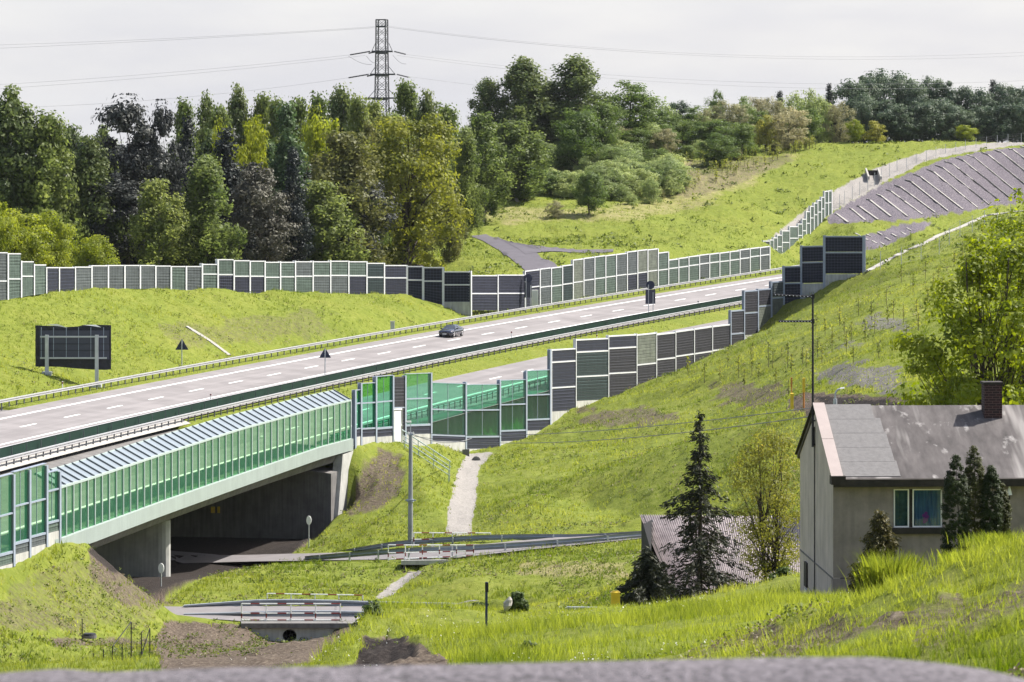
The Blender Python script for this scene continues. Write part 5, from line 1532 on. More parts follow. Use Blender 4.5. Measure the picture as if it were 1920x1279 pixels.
# fence posts and wire mesh at the lower left
def fpost(x, yt, yf, Y, label, lean=0):
    b = W(x, yf, Y); root = thing('fence_post', b, label, 'fence post', 'dark fence posts at the lower left')
    t_ = W(x + lean, yt, Y); mb = MB(); mb.tube(b + Vector((0, 0, -.4)), t_, .035, .03, 6); mb.build('post', M['black'], root)
    mb = MB(); mb.tube(t_, t_ + Vector((0, 0, .05)), .045, .045, 6); mb.build('cap', M['black'], root)
fpost(68, 1158, 1209, 222, 'single dark fence post on the grass edge, left of the post with the drain cover')
fpost(154, 1162, 1216, 220, 'single dark fence post right beside the black drain cover')
fpost(10, 1186, 1203, 222, 'leaning dark fence post at the left edge of the picture', -14)
b = W(168, 1193, 222); t = thing('drain_cover', b, 'flat black drain cover lying on a low stone ring by a fence post', 'drain cover')
mb = MB(); mb.tube(b + Vector((0, 0, -.1)), b + Vector((0, 0, .06)), .42, .42, 16); mb.build('ring', M['concrete_dark'], t); mb = MB(); mb.tube(b + Vector((0, 0, .05)), b + Vector((0, 0, .17)), .40, .36, 16); mb.build('lid', M['black'], t)
root = thing('mesh_fence', W(246, 1240, 205), 'short run of dark wire mesh fence with a braced corner post at the lower left', 'fence')
M['mesh'] = simple('mesh_wire', (0.03, 0.05, 0.04), .6, .1)
FPp = [(137, 1252, 1240), (155, 1250, 1232), (175, 1247, 1225), (194, 1244, 1218), (211, 1242, 1212), (229, 1238, 1205), (246, 1240, 1166), (265, 1230, 1185), (281, 1228, 1178)]
FP3 = [(W(x, yf, 206 + i), W(x, yt, 206 + i)) for i, (x, yf, yt) in enumerate(FPp)]
for (a, b) in FP3:
    mb = MB(); mb.tube(a + Vector((0, 0, -.4)), b, .04, .035, 6); mb.build('post', M['black'], root)
mb = MB(); mb.tube(FP3[6][1], FP3[4][1], .03, .03, 6); mb.build('brace', M['black'], root)
mb = MB(); mb.tube(FP3[8][1], FP3[7][0], .03, .03, 6); mb.build('brace', M['black'], root)
mb = MB()
for i in range(len(FP3) - 1):
    (a0, a1), (b0, b1) = FP3[i], FP3[i + 1]
    for k in range(9):
        f_ = k / 8; mb.bar(a0.lerp(a1, f_), b0.lerp(b1, f_), .008, .008)
    for k in range(7):
        f_ = k / 6; mb.bar(a0.lerp(b0, f_), a1.lerp(b1, f_), .008, .008)
mb.build('wire_mesh', M['mesh'], root)
# fence along the cutting crest
root = thing('wire_fence', G(1700, 450, 480), 'thin wire fence on slim posts along the grassy crest beyond the white kerb', 'fence')
cf = [(1651, 461, 505), (1690, 434, 500), (1727, 431, 490), (1761, 421, 478), (1780, 408, 460), (1800, 400, 445), (1823, 398, 436), (1846, 388, 425), (1870, 390, 420), (1895, 382, 410)]
prev = None
for (x, yt, yf) in cf:
    g_ = G(x, yf, 470, 640); t_ = g_ + Vector((0, 0, 2.3)); mb = MB(); mb.tube(g_ + Vector((0, 0, -.4)), t_, .05, .045, 6); mb.build('post', M['galv'], root)
    if prev:
        mb = MB()
        for h_ in (.3, .7, 1.1, 1.5, 1.9, 2.25): mb.bar(prev + Vector((0, 0, h_)), g_ + Vector((0, 0, h_)), .012, .012)
        mb.build('wire', M['wire'], root)
    prev = g_
root = thing('wire_fence', G(1640, 360, 600), 'long wire fence with slim posts along the top edge of the gravel cutting', 'fence')
prev = None
for (x, yf) in ((1574, 390), (1583, 384), (1598, 374), (1612, 366), (1627, 357), (1640, 349), (1653, 341), (1668, 331), (1682, 322), (1700, 314), (1718, 306), (1737, 300), (1755, 293), (1773, 288), (1792, 284), (1810, 280), (1830, 277), (1850, 274), (1870, 271), (1890, 269), (1915, 267)):
    g_ = G(x, yf, 610, 760); t_ = g_ + Vector((0, 0, 2.4 if x < 1700 else 1.8)); mb = MB(); mb.tube(g_ + Vector((0, 0, -.4)), t_, .05, .045, 6); mb.build('post', M['galv'], root)
    if prev:
        mb = MB()
        for h_ in (.4, .9, 1.3, 1.7): mb.bar(prev + Vector((0, 0, h_)), g_ + Vector((0, 0, h_)), .014, .014)
        mb.build('wire', M['wire'], root)
    prev = g_

# ------------------------------------------------------------------ pylon and power cables
YP = 700.0
pc = Vector(((716 - 960) * YP / F, YP, 0))
zt, zb = PZ(0, 37, YP), PZ(0, 420, YP)
root = thing('pylon', Vector((pc.x, pc.y, zb)), 'steel lattice power pylon rising above the left forest', 'pylon')
def leg(i, z):
    f_ = (zt - z) / (zt - zb); w = 1.28 + 0.55 * max(0, f_ * 1.6 - .1) ** 1.2
    a = R(32) + i * math.pi / 2
    return Vector((pc.x + w * math.cos(a) , pc.y + w * math.sin(a), z))
for i in range(4):
    mb = MB(); zs = np.linspace(zt, zb, 10)
    for k in range(9): mb.bar(leg(i, zs[k]), leg(i, zs[k + 1]), .16, .16)
    mb.build('leg', M['pylon'], root)
zs = [zt]
while zs[-1] > zb: zs.append(zs[-1] - 1.55 - .02 * len(zs))
for i in range(4):
    mb = MB(); j = (i + 1) % 4
    for k in range(len(zs) - 1):
        mb.bar(leg(i, zs[k]), leg(j, zs[k + 1]), .07, .07); mb.bar(leg(j, zs[k]), leg(i, zs[k + 1]), .07, .07)
        if k % 4 == 0: mb.bar(leg(i, zs[k]), leg(j, zs[k]), .09, .09)
    mb.build('lattice', M['pylon'], root)
mb = MB()
for i in range(4): mb.bar(leg(i, zt), leg((i + 1) % 4, zt), .16, .16); mb.bar(leg(i, PZ(0, 50, YP)), leg((i + 1) % 4, PZ(0, 50, YP)), .22, .28)
mb.build('top_frame', M['pylon'], root)
ins = []
for (yr, xl, xr, yu, lw) in ((96.5, 697, 736, 81, 1), (139.5, 694, 741, 125, 1), (184, 690, 745, 168, 1)):
    mb = MB()
    z = PZ(0, yr, YP)
    a, b = Vector((W(xl, 0, YP).x, YP - .6, z)), Vector((W(xr, 0, YP).x, YP - .6, z))
    for d in (-.6, .6):
        mb.bar(a + Vector((0, .6 + d, 0)), b + Vector((0, .6 + d, 0)), .2, .28)
    for k in range(9):
        mb.bar(a.lerp(b, k / 9) + Vector((0, 0, 0)), a.lerp(b, (k + 1) / 9) + Vector((0, 1.2, -.1)), .12, .12)
    zu = PZ(0, yu, YP)
    mb.bar(a + Vector((0, .6, 0)), Vector((W(704, 0, YP).x, YP, zu)), .1, .1); mb.bar(b + Vector((0, .6, 0)), Vector((W(729, 0, YP).x, YP, zu)), .1, .1)
    # box of the cross-arm at the body
    mb.box(Vector((pc.x, YP, z - .15)), (2.2, 1.6, .5))
    mb.build('cross_arm', M['pylon'], root)
    for sg, px0, px1, dy in ((-1, xl - 3, xl - 41, 6.5), (1, xr + 3, xr + 25, 5.5), (-1, xl + 12, xl - 6, 3.5)):
        p0 = W(px0, yr, YP - 1); p1 = W(px1, yr + dy, YP - 2 if px1 < 700 else YP - 1)
        mb = MB(); nseg = 14
        for k in range(nseg):
            q0 = p0.lerp(p1, k / nseg); q1 = p0.lerp(p1, (k + .75) / nseg); mb.tube(q0, q1, .15, .11, 7)
        mb.tube(p0, p1, .04, .04, 5); mb.build('insulator', M['black'], root)
        ins.append((px1, yr + dy, p1, sg))
# jumper loops
for (xl, xr, y0, yd) in ((653, 697, 105, 121), (736, 761, 103, 120), (687, 704, 105, 118)):
    mb = MB(); pts_ = [W(xl + (xr - xl) * t, y0 + (yd - y0) * math.sin(t * math.pi * .55), YP - 1) for t in np.linspace(0, 1, 10)]
    mb.chain(pts_, .03, 5); mb.build('jumper_cable', M['wire'], root)
M['wirefar'] = simple('conductor', (0.22, 0.22, 0.25), .5, .1)
def pcable(P, label):
    xs_ = np.linspace(P[0][0], P[-1][0], 40)
    k = np.polyfit([q[0] for q in P], [q[1] for q in P], min(2, len(P) - 1)); kz = np.polyfit([P[0][0], P[-1][0]], [P[0][2], P[-1][2]], 1)
    pts_ = [W(x, float(np.polyval(k, x)), float(np.polyval(kz, x))) for x in xs_]
    mb = MB(); mb.chain(pts_, .020, 5); tag(mb.build('power_cable', M['wirefar'], loc=pts_[0]), label, 'cable', 'power cables on the pylon')
pcable([(703, 50, 699), (320, 72, 680), (-60, 86, 660)], 'upper topmost power cable running left from the pylon top')
pcable([(703, 52, 699), (320, 75, 680), (-60, 93, 660)], 'lower topmost power cable running left from the pylon top')
pcable([(728, 49, 699), (1280, 99.5, 720), (1480, 105.5, 728), (1990, 94, 745)], 'upper topmost power cable running right from the pylon top')
pcable([(728, 51, 699), (1280, 103, 720), (1480, 109.5, 728), (1990, 101, 745)], 'lower topmost power cable running right from the pylon top')
pcable([(656, 103, 698), (340, 134, 680), (-60, 162, 660)], 'upper power cable running left from the upper cross-arm')
pcable([(685, 104, 698), (340, 140, 680), (-60, 170, 660)], 'lower power cable running left from the upper cross-arm')
pcable([(761, 102, 699), (1280, 149.5, 720), (1600, 157, 735), (1990, 148, 745)], 'upper power cable running right from the upper cross-arm')
pcable([(745, 104, 699), (1280, 156.5, 720), (1600, 166, 735), (1990, 158, 745)], 'lower power cable running right from the upper cross-arm')
pcable([(653, 146, 698), (340, 183, 680), (-60, 204, 660)], 'power cable running left from the middle cross-arm over the tree tops')
pcable([(766, 145, 699), (960, 165, 705), (1300, 199, 720), (1990, 210, 745)], 'power cable running right from the middle cross-arm over the tree tops')

# ------------------------------------------------------------------ parapet right in front of the viewer
mb = MB()
top = [(-260, 1268), (0, 1262), (110, 1257), (200, 1260), (400, 1252), (700, 1249), (960, 1241), (1250, 1237), (1500, 1233), (1640, 1234), (1760, 1240), (1850, 1254), (1930, 1272), (2000, 1290), (2150, 1330)]
YQ = 8.0
rows = []
for (x, y) in top:
    p = W(x, y, YQ)
    j = random.uniform(-.004, .004)
    rows.append([Vector((p.x, YQ + .02, p.z - .5)), Vector((p.x, YQ + .012, p.z - .02)), Vector((p.x, YQ, p.z + j)), Vector((p.x, YQ - .12, p.z - .004 + j)), Vector((p.x, YQ - .40, p.z - .03)), Vector((p.x, YQ - .55, p.z - .5))])
mb.sweep(rows)
M['parapet'] = simple('rough_stone', (0.165, 0.150, 0.168), .95, .6, 48, bump=.7)
o = mb.build('parapet', M['parapet'], smooth=True)
tag(o, 'blurred grey stone parapet along the bottom edge, right in front of the viewer', 'parapet')
# ------------------------------------------------------------------ foliage
def quads_mesh(name, C, U, V, tint, mat, verts=None, faces=None):
    """leaf quads centred at C with half axes U, V (n,3) and tint (n,)"""
    n = len(C)
    co = np.stack([C - U, C - V * 0.9, C + U, C + V], 1).reshape(-1, 3)
    me = bpy.data.meshes.new(name)
    me.vertices.add(4 * n); me.vertices.foreach_set('co', co.astype(np.float32).ravel())
    me.loops.add(4 * n); me.loops.foreach_set('vertex_index', np.arange(4 * n, dtype=np.int32))
    me.polygons.add(n); me.polygons.foreach_set('loop_start', np.arange(0, 4 * n, 4, dtype=np.int32))
    me.update(calc_edges=True)
    at = me.attributes.new('tint', 'FLOAT', 'POINT'); at.data.foreach_set('value', np.repeat(tint, 4).astype(np.float32))
    me.materials.append(mat)
    return me

def rand_dirs(r, n):
    v = r.normal(size=(n, 3)); return v / np.linalg.norm(v, axis=1, keepdims=True)

def leaf_axes(r, n, size, up=0.35, elong=1.6, out=None):
    nrm = rand_dirs(r, n)
    if out is None: nrm[:, 2] = np.abs(nrm[:, 2]) + up
    else: nrm = nrm * .6 + out; nrm[:, 2] += up * .6
    nrm /= np.linalg.norm(nrm, axis=1, keepdims=True)
    t = rand_dirs(r, n); t -= nrm * np.sum(t * nrm, 1, keepdims=True); t /= np.linalg.norm(t, axis=1, keepdims=True) + 1e-9
    b = np.cross(nrm, t)
    s = size * r.uniform(0.6, 1.35, (n, 1))
    return t * s * 0.5 * elong, b * s * 0.5

def envelope(kind, t):
    t = np.clip(t, 0, 1)
    if kind == 'round': return np.sqrt(np.clip(1 - (2 * t - 1) ** 2, 0, 1))
    if kind == 'birch': return np.sin(np.pi * np.clip(t * .95 + .03, 0, 1) ** 0.74) ** 0.62 * (1 - .18 * t)
    if kind == 'oval': return np.sin(np.pi * (t * 0.9 + .05)) ** 0.6
    if kind == 'cone': return (1 - t) ** 0.85 * np.minimum(1, t * 8 + .4)
    if kind == 'column': return np.minimum(1, (1 - t) * 3.2) ** 0.62 * np.minimum(1, .85 + t)
    if kind == 'bush': return np.sqrt(np.clip(1 - t ** 2, 0, 1)) * np.minimum(1, .7 + t * 2)
    return np.ones_like(t)

def crown_proto(kind, seed, nclump, per, leaf, hw, t0=0.12, clump=0.085, droop=0.0, lobes=0.28, shell=0.55, upv=0.35):
    """unit-height tree: crown between t0 and 1, half width hw. returns crown mesh arrays and clump centres"""
    r = np.random.default_rng(seed)
    cs = []
    ph = r.uniform(0, 6.28, 5)
    while len(cs) < nclump:
        t = r.uniform(0, 1); a = r.uniform(0, 2 * math.pi)
        lob = 1 + lobes * math.sin(a * 2 + ph[0] + t * 5) * .6 + lobes * math.sin(a * 3 + ph[1] - t * 9) * .5 + lobes * r.normal() * .35
        Rm = float(envelope(kind, np.array(t))) * hw * max(.3, lob)
        if r.uniform() > Rm / hw + .12: continue
        rad = Rm * (r.uniform() ** shell)
        cs.append((rad * math.cos(a), rad * math.sin(a), t0 + (1 - t0) * t * .97))
    cs = np.array(cs)
    ct = np.clip(r.normal(0.5, 0.23, nclump), 0, 1)
    n = nclump * per
    idx = np.repeat(np.arange(nclump), per)
    off = np.clip(r.normal(size=(n, 3)), -1.5, 1.5) * clump * np.array([1, 1, .72]) * r.uniform(.5, 1.25, (nclump, 1))[idx]
    if droop:
        k = r.uniform(0, 1, n); off[:, 2] -= k * droop; off[:, :2] *= (1 - .35 * k)[:, None]
    C = cs[idx] + off
    C[:, 2] = np.maximum(C[:, 2], .01)
    od = off / (np.linalg.norm(off, axis=1, keepdims=True) + 1e-9)
    cd = cs[idx] - np.array([0, 0, .5]); cd /= np.linalg.norm(cd, axis=1, keepdims=True) + 1e-9
    U, V = leaf_axes(r, n, leaf, upv, out=od * .9 + cd * .35)
    tint = np.clip(ct[idx] + r.normal(0, .17, n), 0, 1)
    return C, U, V, tint, cs

def trunk_mesh(seed, cs, r0, mat, nl=14, top=0.9, lean=0.02, n=7, bare=0.0):
    r = random.Random(seed); mb = MB()
    pts_ = [Vector((0, 0, -0.03))]
    k = 7
    for i in range(1, k + 1):
        pts_.append(Vector((r.uniform(-lean, lean), r.uniform(-lean, lean), top * i / k)))
    rad = [r0 * (1 - .88 * (i / k)) for i in range(k + 1)]
    mb.chain(pts_, rad, n)
    order = list(range(len(cs))); r.shuffle(order)
    for q in order[:nl]:
        e = Vector(cs[q]); zb = max(.08, e.z * r.uniform(.45, .8)); 
        i = min(k - 1, int(zb / top * k)); f_ = zb / top * k - i
        a = pts_[i].lerp(pts_[i + 1], min(1, max(0, f_)))
        rr = r0 * (1 - .85 * zb) * .5
        m_ = a.lerp(e, .5) + Vector((r.uniform(-.02, .02), r.uniform(-.02, .02), .03))
        mb.chain([a, m_, e], [rr, rr * .6, rr * .2], 5)
    me_o = mb.build('trunk', mat)
    me_ = me_o.data
    bpy.data.objects.remove(me_o)
    return me_

PROTO = {}
def proto(key, kind, seeds, nclump, per, leaf, hw, mat, bark, r0=.014, nl=14, **kw):
    top = kw.pop('top', .9)
    PROTO[key] = []
    for sd in seeds:
        C, U, V, tint, cs = crown_proto(kind, sd, nclump, per, leaf, hw, **kw)
        PROTO[key].append((quads_mesh('crown', C, U, V, tint, mat), trunk_mesh(sd, cs, r0, bark, nl, top), hw))

LM = {}
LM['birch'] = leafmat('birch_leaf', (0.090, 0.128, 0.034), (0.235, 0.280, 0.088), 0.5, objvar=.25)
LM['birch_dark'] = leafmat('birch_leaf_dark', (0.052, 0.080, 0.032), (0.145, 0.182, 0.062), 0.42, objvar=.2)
LM['pine'] = leafmat('pine_needle', (0.020, 0.026, 0.028), (0.072, 0.078, 0.068), 0.18, objvar=.2)
LM['pine_brown'] = leafmat('pine_needle_brown', (0.050, 0.050, 0.040), (0.125, 0.120, 0.086), 0.2)
LM['spruce'] = leafmat('spruce_needle', (0.013, 0.019, 0.020), (0.042, 0.052, 0.044), 0.12, objvar=.2)
LM['larch'] = leafmat('larch_needle', (0.045, 0.088, 0.036), (0.110, 0.165, 0.062), 0.35)
LM['bright'] = leafmat('bright_leaf', (0.140, 0.180, 0.020), (0.310, 0.350, 0.050), 0.52, objvar=.15)
LM['oak'] = leafmat('olive_oak_leaf', (0.105, 0.128, 0.020), (0.265, 0.278, 0.048), 0.5)
LM['olive'] = leafmat('olive_leaf', (0.085, 0.095, 0.030), (0.190, 0.195, 0.065), 0.42)
LM['bush'] = leafmat('pale_bush_leaf', (0.170, 0.225, 0.080), (0.340, 0.395, 0.165), 0.52, objvar=.2)
LM['willow'] = leafmat('beige_willow_leaf', (0.190, 0.190, 0.100), (0.360, 0.340, 0.190), 0.42, objvar=.2)
LM['green'] = leafmat('green_leaf', (0.066, 0.110, 0.026), (0.165, 0.225, 0.058), 0.45, objvar=.2)
LM['far'] = leafmat('far_wood_leaf', (0.046, 0.076, 0.052), (0.118, 0.160, 0.088), 0.35, objvar=.25)
LM['yellow'] = leafmat('yellow_leaf', (0.200, 0.205, 0.035), (0.360, 0.350, 0.085), 0.45)
LM['maple'] = leafmat('maple_leaf', (0.105, 0.150, 0.012), (0.275, 0.320, 0.036), .55)
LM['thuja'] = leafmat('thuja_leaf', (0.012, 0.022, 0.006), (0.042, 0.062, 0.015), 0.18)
LM['thuja_sun'] = leafmat('thuja_leaf_sunlit', (0.026, 0.034, 0.008), (0.085, 0.092, 0.022), 0.22)  # brighter copy of the thuja leaf, sunlight put into its colour
LM['spruce_gold'] = leafmat('spruce_golden', (0.032, 0.036, 0.014), (0.170, 0.145, 0.055), 0.2)
LM['spruce_near'] = leafmat('spruce_dark_near', (0.012, 0.018, 0.010), (0.048, 0.052, 0.024), 0.12)
LM['sapling'] = leafmat('sapling_leaf', (0.120, 0.150, 0.025), (0.260, 0.280, 0.060), .5, objvar=.3)
LM['dkbush'] = leafmat('dark_bush_leaf', (0.030, 0.056, 0.014), (0.090, 0.130, 0.030), .35)

proto('birch', 'birch', (1, 2, 3), 110, 150, .0145, .20, LM['birch'], M['bark_pale'], r0=.011, droop=.085, clump=.042, t0=.10)
proto('birch_dark', 'birch', (4, 5), 110, 150, .0145, .21, LM['birch_dark'], M['bark_pale'], r0=.011, droop=.085, clump=.042, t0=.10)
proto('pine', 'oval', (6, 7), 64, 190, .014, .21, LM['pine'], M['bark'], r0=.014, clump=.048, t0=.30, lobes=.45)
proto('pine_brown', 'oval', (8,), 76, 170, .014, .22, LM['pine_brown'], M['bark'], r0=.014, clump=.046, t0=.12, lobes=.3)
proto('spruce', 'cone', (9, 10), 120, 120, .014, .17, LM['spruce'], M['bark'], r0=.013, clump=.036, t0=.06, droop=.03)
proto('larch', 'cone', (11,), 140, 115, .013, .22, LM['larch'], M['bark'], r0=.013, clump=.036, t0=.06, droop=.04)
proto('bright', 'round', (12, 13, 14), 85, 150, .019, .38, LM['bright'], M['bark'], r0=.02, clump=.06, t0=.14)
proto('oak', 'oval', (15,), 140, 150, .0125, .30, LM['oak'], M['bark'], r0=.022, nl=40, clump=.040, t0=.12, lobes=.42, shell=.4)
proto('olive', 'birch', (16, 17), 110, 150, .014, .24, LM['olive'], M['bark'], r0=.012, droop=.06, clump=.045, t0=.08)
proto('bush', 'bush', (18, 19, 20), 54, 130, .032, .52, LM['bush'], M['bark'], r0=.02, nl=10, clump=.10, t0=.04, top=.7)
proto('willow', 'round', (21, 22), 95, 130, .018, .46, LM['willow'], M['bark'], r0=.022, nl=20, clump=.060, t0=.06, top=.7)
proto('green', 'oval', (23, 24, 25), 95, 145, .018, .33, LM['green'], M['bark'], r0=.02, nl=18, clump=.058, t0=.10)
proto('far', 'oval', (26, 27, 28), 70, 140, .022, .36, LM['far'], M['bark'], r0=.018, nl=6, clump=.065, t0=.03)
proto('yellow', 'oval', (29,), 60, 90, .028, .38, LM['yellow'], M['bark'], r0=.02, nl=14, clump=.065, t0=.12)
proto('dkbush', 'bush', (30, 31), 70, 120, .030, .50, LM['dkbush'], M['bark'], r0=.02, nl=8, clump=.085, t0=.02, top=.6)

_tr = random.Random(5)
def tree(key, x, yt, hwpx, Y=None, yb=None, label='', name='tree', group=None, cat='tree', ymin=470, embed=0.15):
    if yb is not None and Y is None:
        g_ = G(x, yb, ymin)
    else:
        X = (x - 960) * Y / F; g_ = Vector((X, Y, float(H(X, Y))))
    ztop = PZ(0, yt, g_.y); h_ = ztop - g_.z
    crown, trunk, hw = _tr.choice(PROTO[key])
    root = thing(name, g_ - Vector((0, 0, embed)), label, cat, group, _tr.uniform(0, 6.28))
    w = hwpx * g_.y / F / hw * (1.22 if key in ('birch', 'birch_dark', 'pine', 'spruce', 'olive', 'larch', 'pine_brown', 'oak') else 1.08)
    root.scale = (w, w, h_)
    for nm, me_ in (('crown', crown), ('trunk', trunk)):
        o = bpy.data.objects.new(nm, me_); COL.objects.link(o); o.parent = root
    return root

FG = 'trees of the left forest'
# back row of the left forest
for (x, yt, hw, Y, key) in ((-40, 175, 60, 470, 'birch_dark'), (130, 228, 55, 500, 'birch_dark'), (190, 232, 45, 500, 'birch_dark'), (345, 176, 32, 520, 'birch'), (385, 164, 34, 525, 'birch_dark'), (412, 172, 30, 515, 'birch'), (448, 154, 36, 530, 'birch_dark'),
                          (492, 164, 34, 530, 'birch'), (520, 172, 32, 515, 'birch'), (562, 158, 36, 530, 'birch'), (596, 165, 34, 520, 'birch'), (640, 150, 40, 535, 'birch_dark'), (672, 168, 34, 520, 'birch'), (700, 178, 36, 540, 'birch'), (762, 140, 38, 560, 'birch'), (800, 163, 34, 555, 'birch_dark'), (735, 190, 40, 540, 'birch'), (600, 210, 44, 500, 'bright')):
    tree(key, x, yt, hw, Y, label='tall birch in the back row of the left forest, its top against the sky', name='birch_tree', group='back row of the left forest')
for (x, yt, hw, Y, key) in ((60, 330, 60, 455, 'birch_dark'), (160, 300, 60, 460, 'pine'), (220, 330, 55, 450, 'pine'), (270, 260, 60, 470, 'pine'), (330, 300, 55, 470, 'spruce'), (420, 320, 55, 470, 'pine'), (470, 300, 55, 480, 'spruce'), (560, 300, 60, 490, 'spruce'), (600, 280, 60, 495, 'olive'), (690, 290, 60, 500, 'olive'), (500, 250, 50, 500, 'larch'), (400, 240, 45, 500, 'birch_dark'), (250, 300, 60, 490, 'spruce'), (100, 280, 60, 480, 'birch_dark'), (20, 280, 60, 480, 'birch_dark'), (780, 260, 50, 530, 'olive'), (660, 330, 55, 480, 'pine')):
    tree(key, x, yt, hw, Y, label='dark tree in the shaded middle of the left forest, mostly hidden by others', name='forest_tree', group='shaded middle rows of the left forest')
TL = [
 ('birch_dark', 15, 157, 66, 432, 'birch_tree', 'tall drooping birch at the left edge of the picture, reaching to the sky'),
 ('birch', 92, 200, 56, 432, 'birch_tree', 'drooping birch second from the left edge, above the bright maples'),
 ('birch_dark', 170, 250, 52, 436, 'birch_tree', 'dark green birch just left of the tall dark pine'),
 ('pine', 236, 182, 50, 440, 'pine_tree', 'tall dark pine with broad ragged top, highest at the left of the forest'),
 ('pine', 302, 192, 26, 442, 'pine_tree', 'slender dark pine with spiky top right of the broad pine'),
 ('spruce', 352, 212, 34, 446, 'spruce_tree', 'narrow dark spruce between the slender pine and the bright crowns'),
 ('spruce', 424, 232, 44, 452, 'spruce_tree', 'dark spruce in front of the bright yellow green crown'),
 ('bright', 470, 218, 38, 470, 'maple_tree', 'bright yellow green crown glowing in the middle of the dark forest'),
 ('bright', 418, 228, 26, 472, 'maple_tree', 'smaller bright yellow green crown beside the dark spruce top'),
 ('larch', 536, 176, 62, 468, 'larch_tree', 'broad green conical larch standing out of the forest'),
 ('spruce', 550, 272, 34, 452, 'spruce_tree', 'almost black spruce below the conical larch'),
 ('birch', 298, 318, 44, 430, 'birch_tree', 'small drooping birch at the forest edge, left of the twin crowned birch'),
 ('birch', 385, 285, 54, 432, 'birch_tree', 'wide twin crowned birch at the forest edge above the barrier'),
 ('pine_brown', 488, 305, 46, 440, 'pine_tree', 'grey brown pine at the forest edge between two birches'),
 ('birch', 605, 322, 56, 446, 'birch_tree', 'birch with thin pale stem at the forest edge, left of the yellow oak'),
 ('olive', 652, 232, 74, 464, 'birch_tree', 'wide brownish birch behind the power pylon line, left of the oak'),
 ('olive', 695, 215, 46, 490, 'birch_tree', 'brown olive tree directly below the pylon'),
 ('oak', 768, 212, 88, 462, 'oak_tree', 'big yellow olive oak with dark spreading branches at the forest end'),
 ('green', 686, 352, 30, 448, 'young_tree', 'small dark green tree at the foot of the big oak'),
 ('olive', 842, 350, 26, 505, 'shrub', 'brownish shrub at the right foot of the big oak'),
 ('bright', 28, 392, 60, 392, 'maple_tree', 'bright maple behind the barrier at the left edge of the picture'),
 ('bright', 96, 392, 40, 396, 'maple_tree', 'taller bright maple with open crown, second from the left edge'),
 ('bright', 84, 452, 40, 392, 'maple_tree', 'low bright maple just behind the barrier between the two taller maples'),
 ('bright', 178, 440, 42, 398, 'maple_tree', 'rounded bright maple right of the other maples, peeping over the barrier'),
 ('bright', -5, 372, 40, 398, 'maple_tree', 'bright maple cut off by the left edge of the picture'),
]
for (key, x, yt, hw, Y, nm, lab) in TL:
    Y = max(Y + 14, far_base(x)[1] + 12 + hw * .06) if 'bright' != key or Y > 420 else far_base(x)[1] + 8 + hw * .05
    tree(key, x, yt, hw, Y, label=lab, name=nm, group=FG)
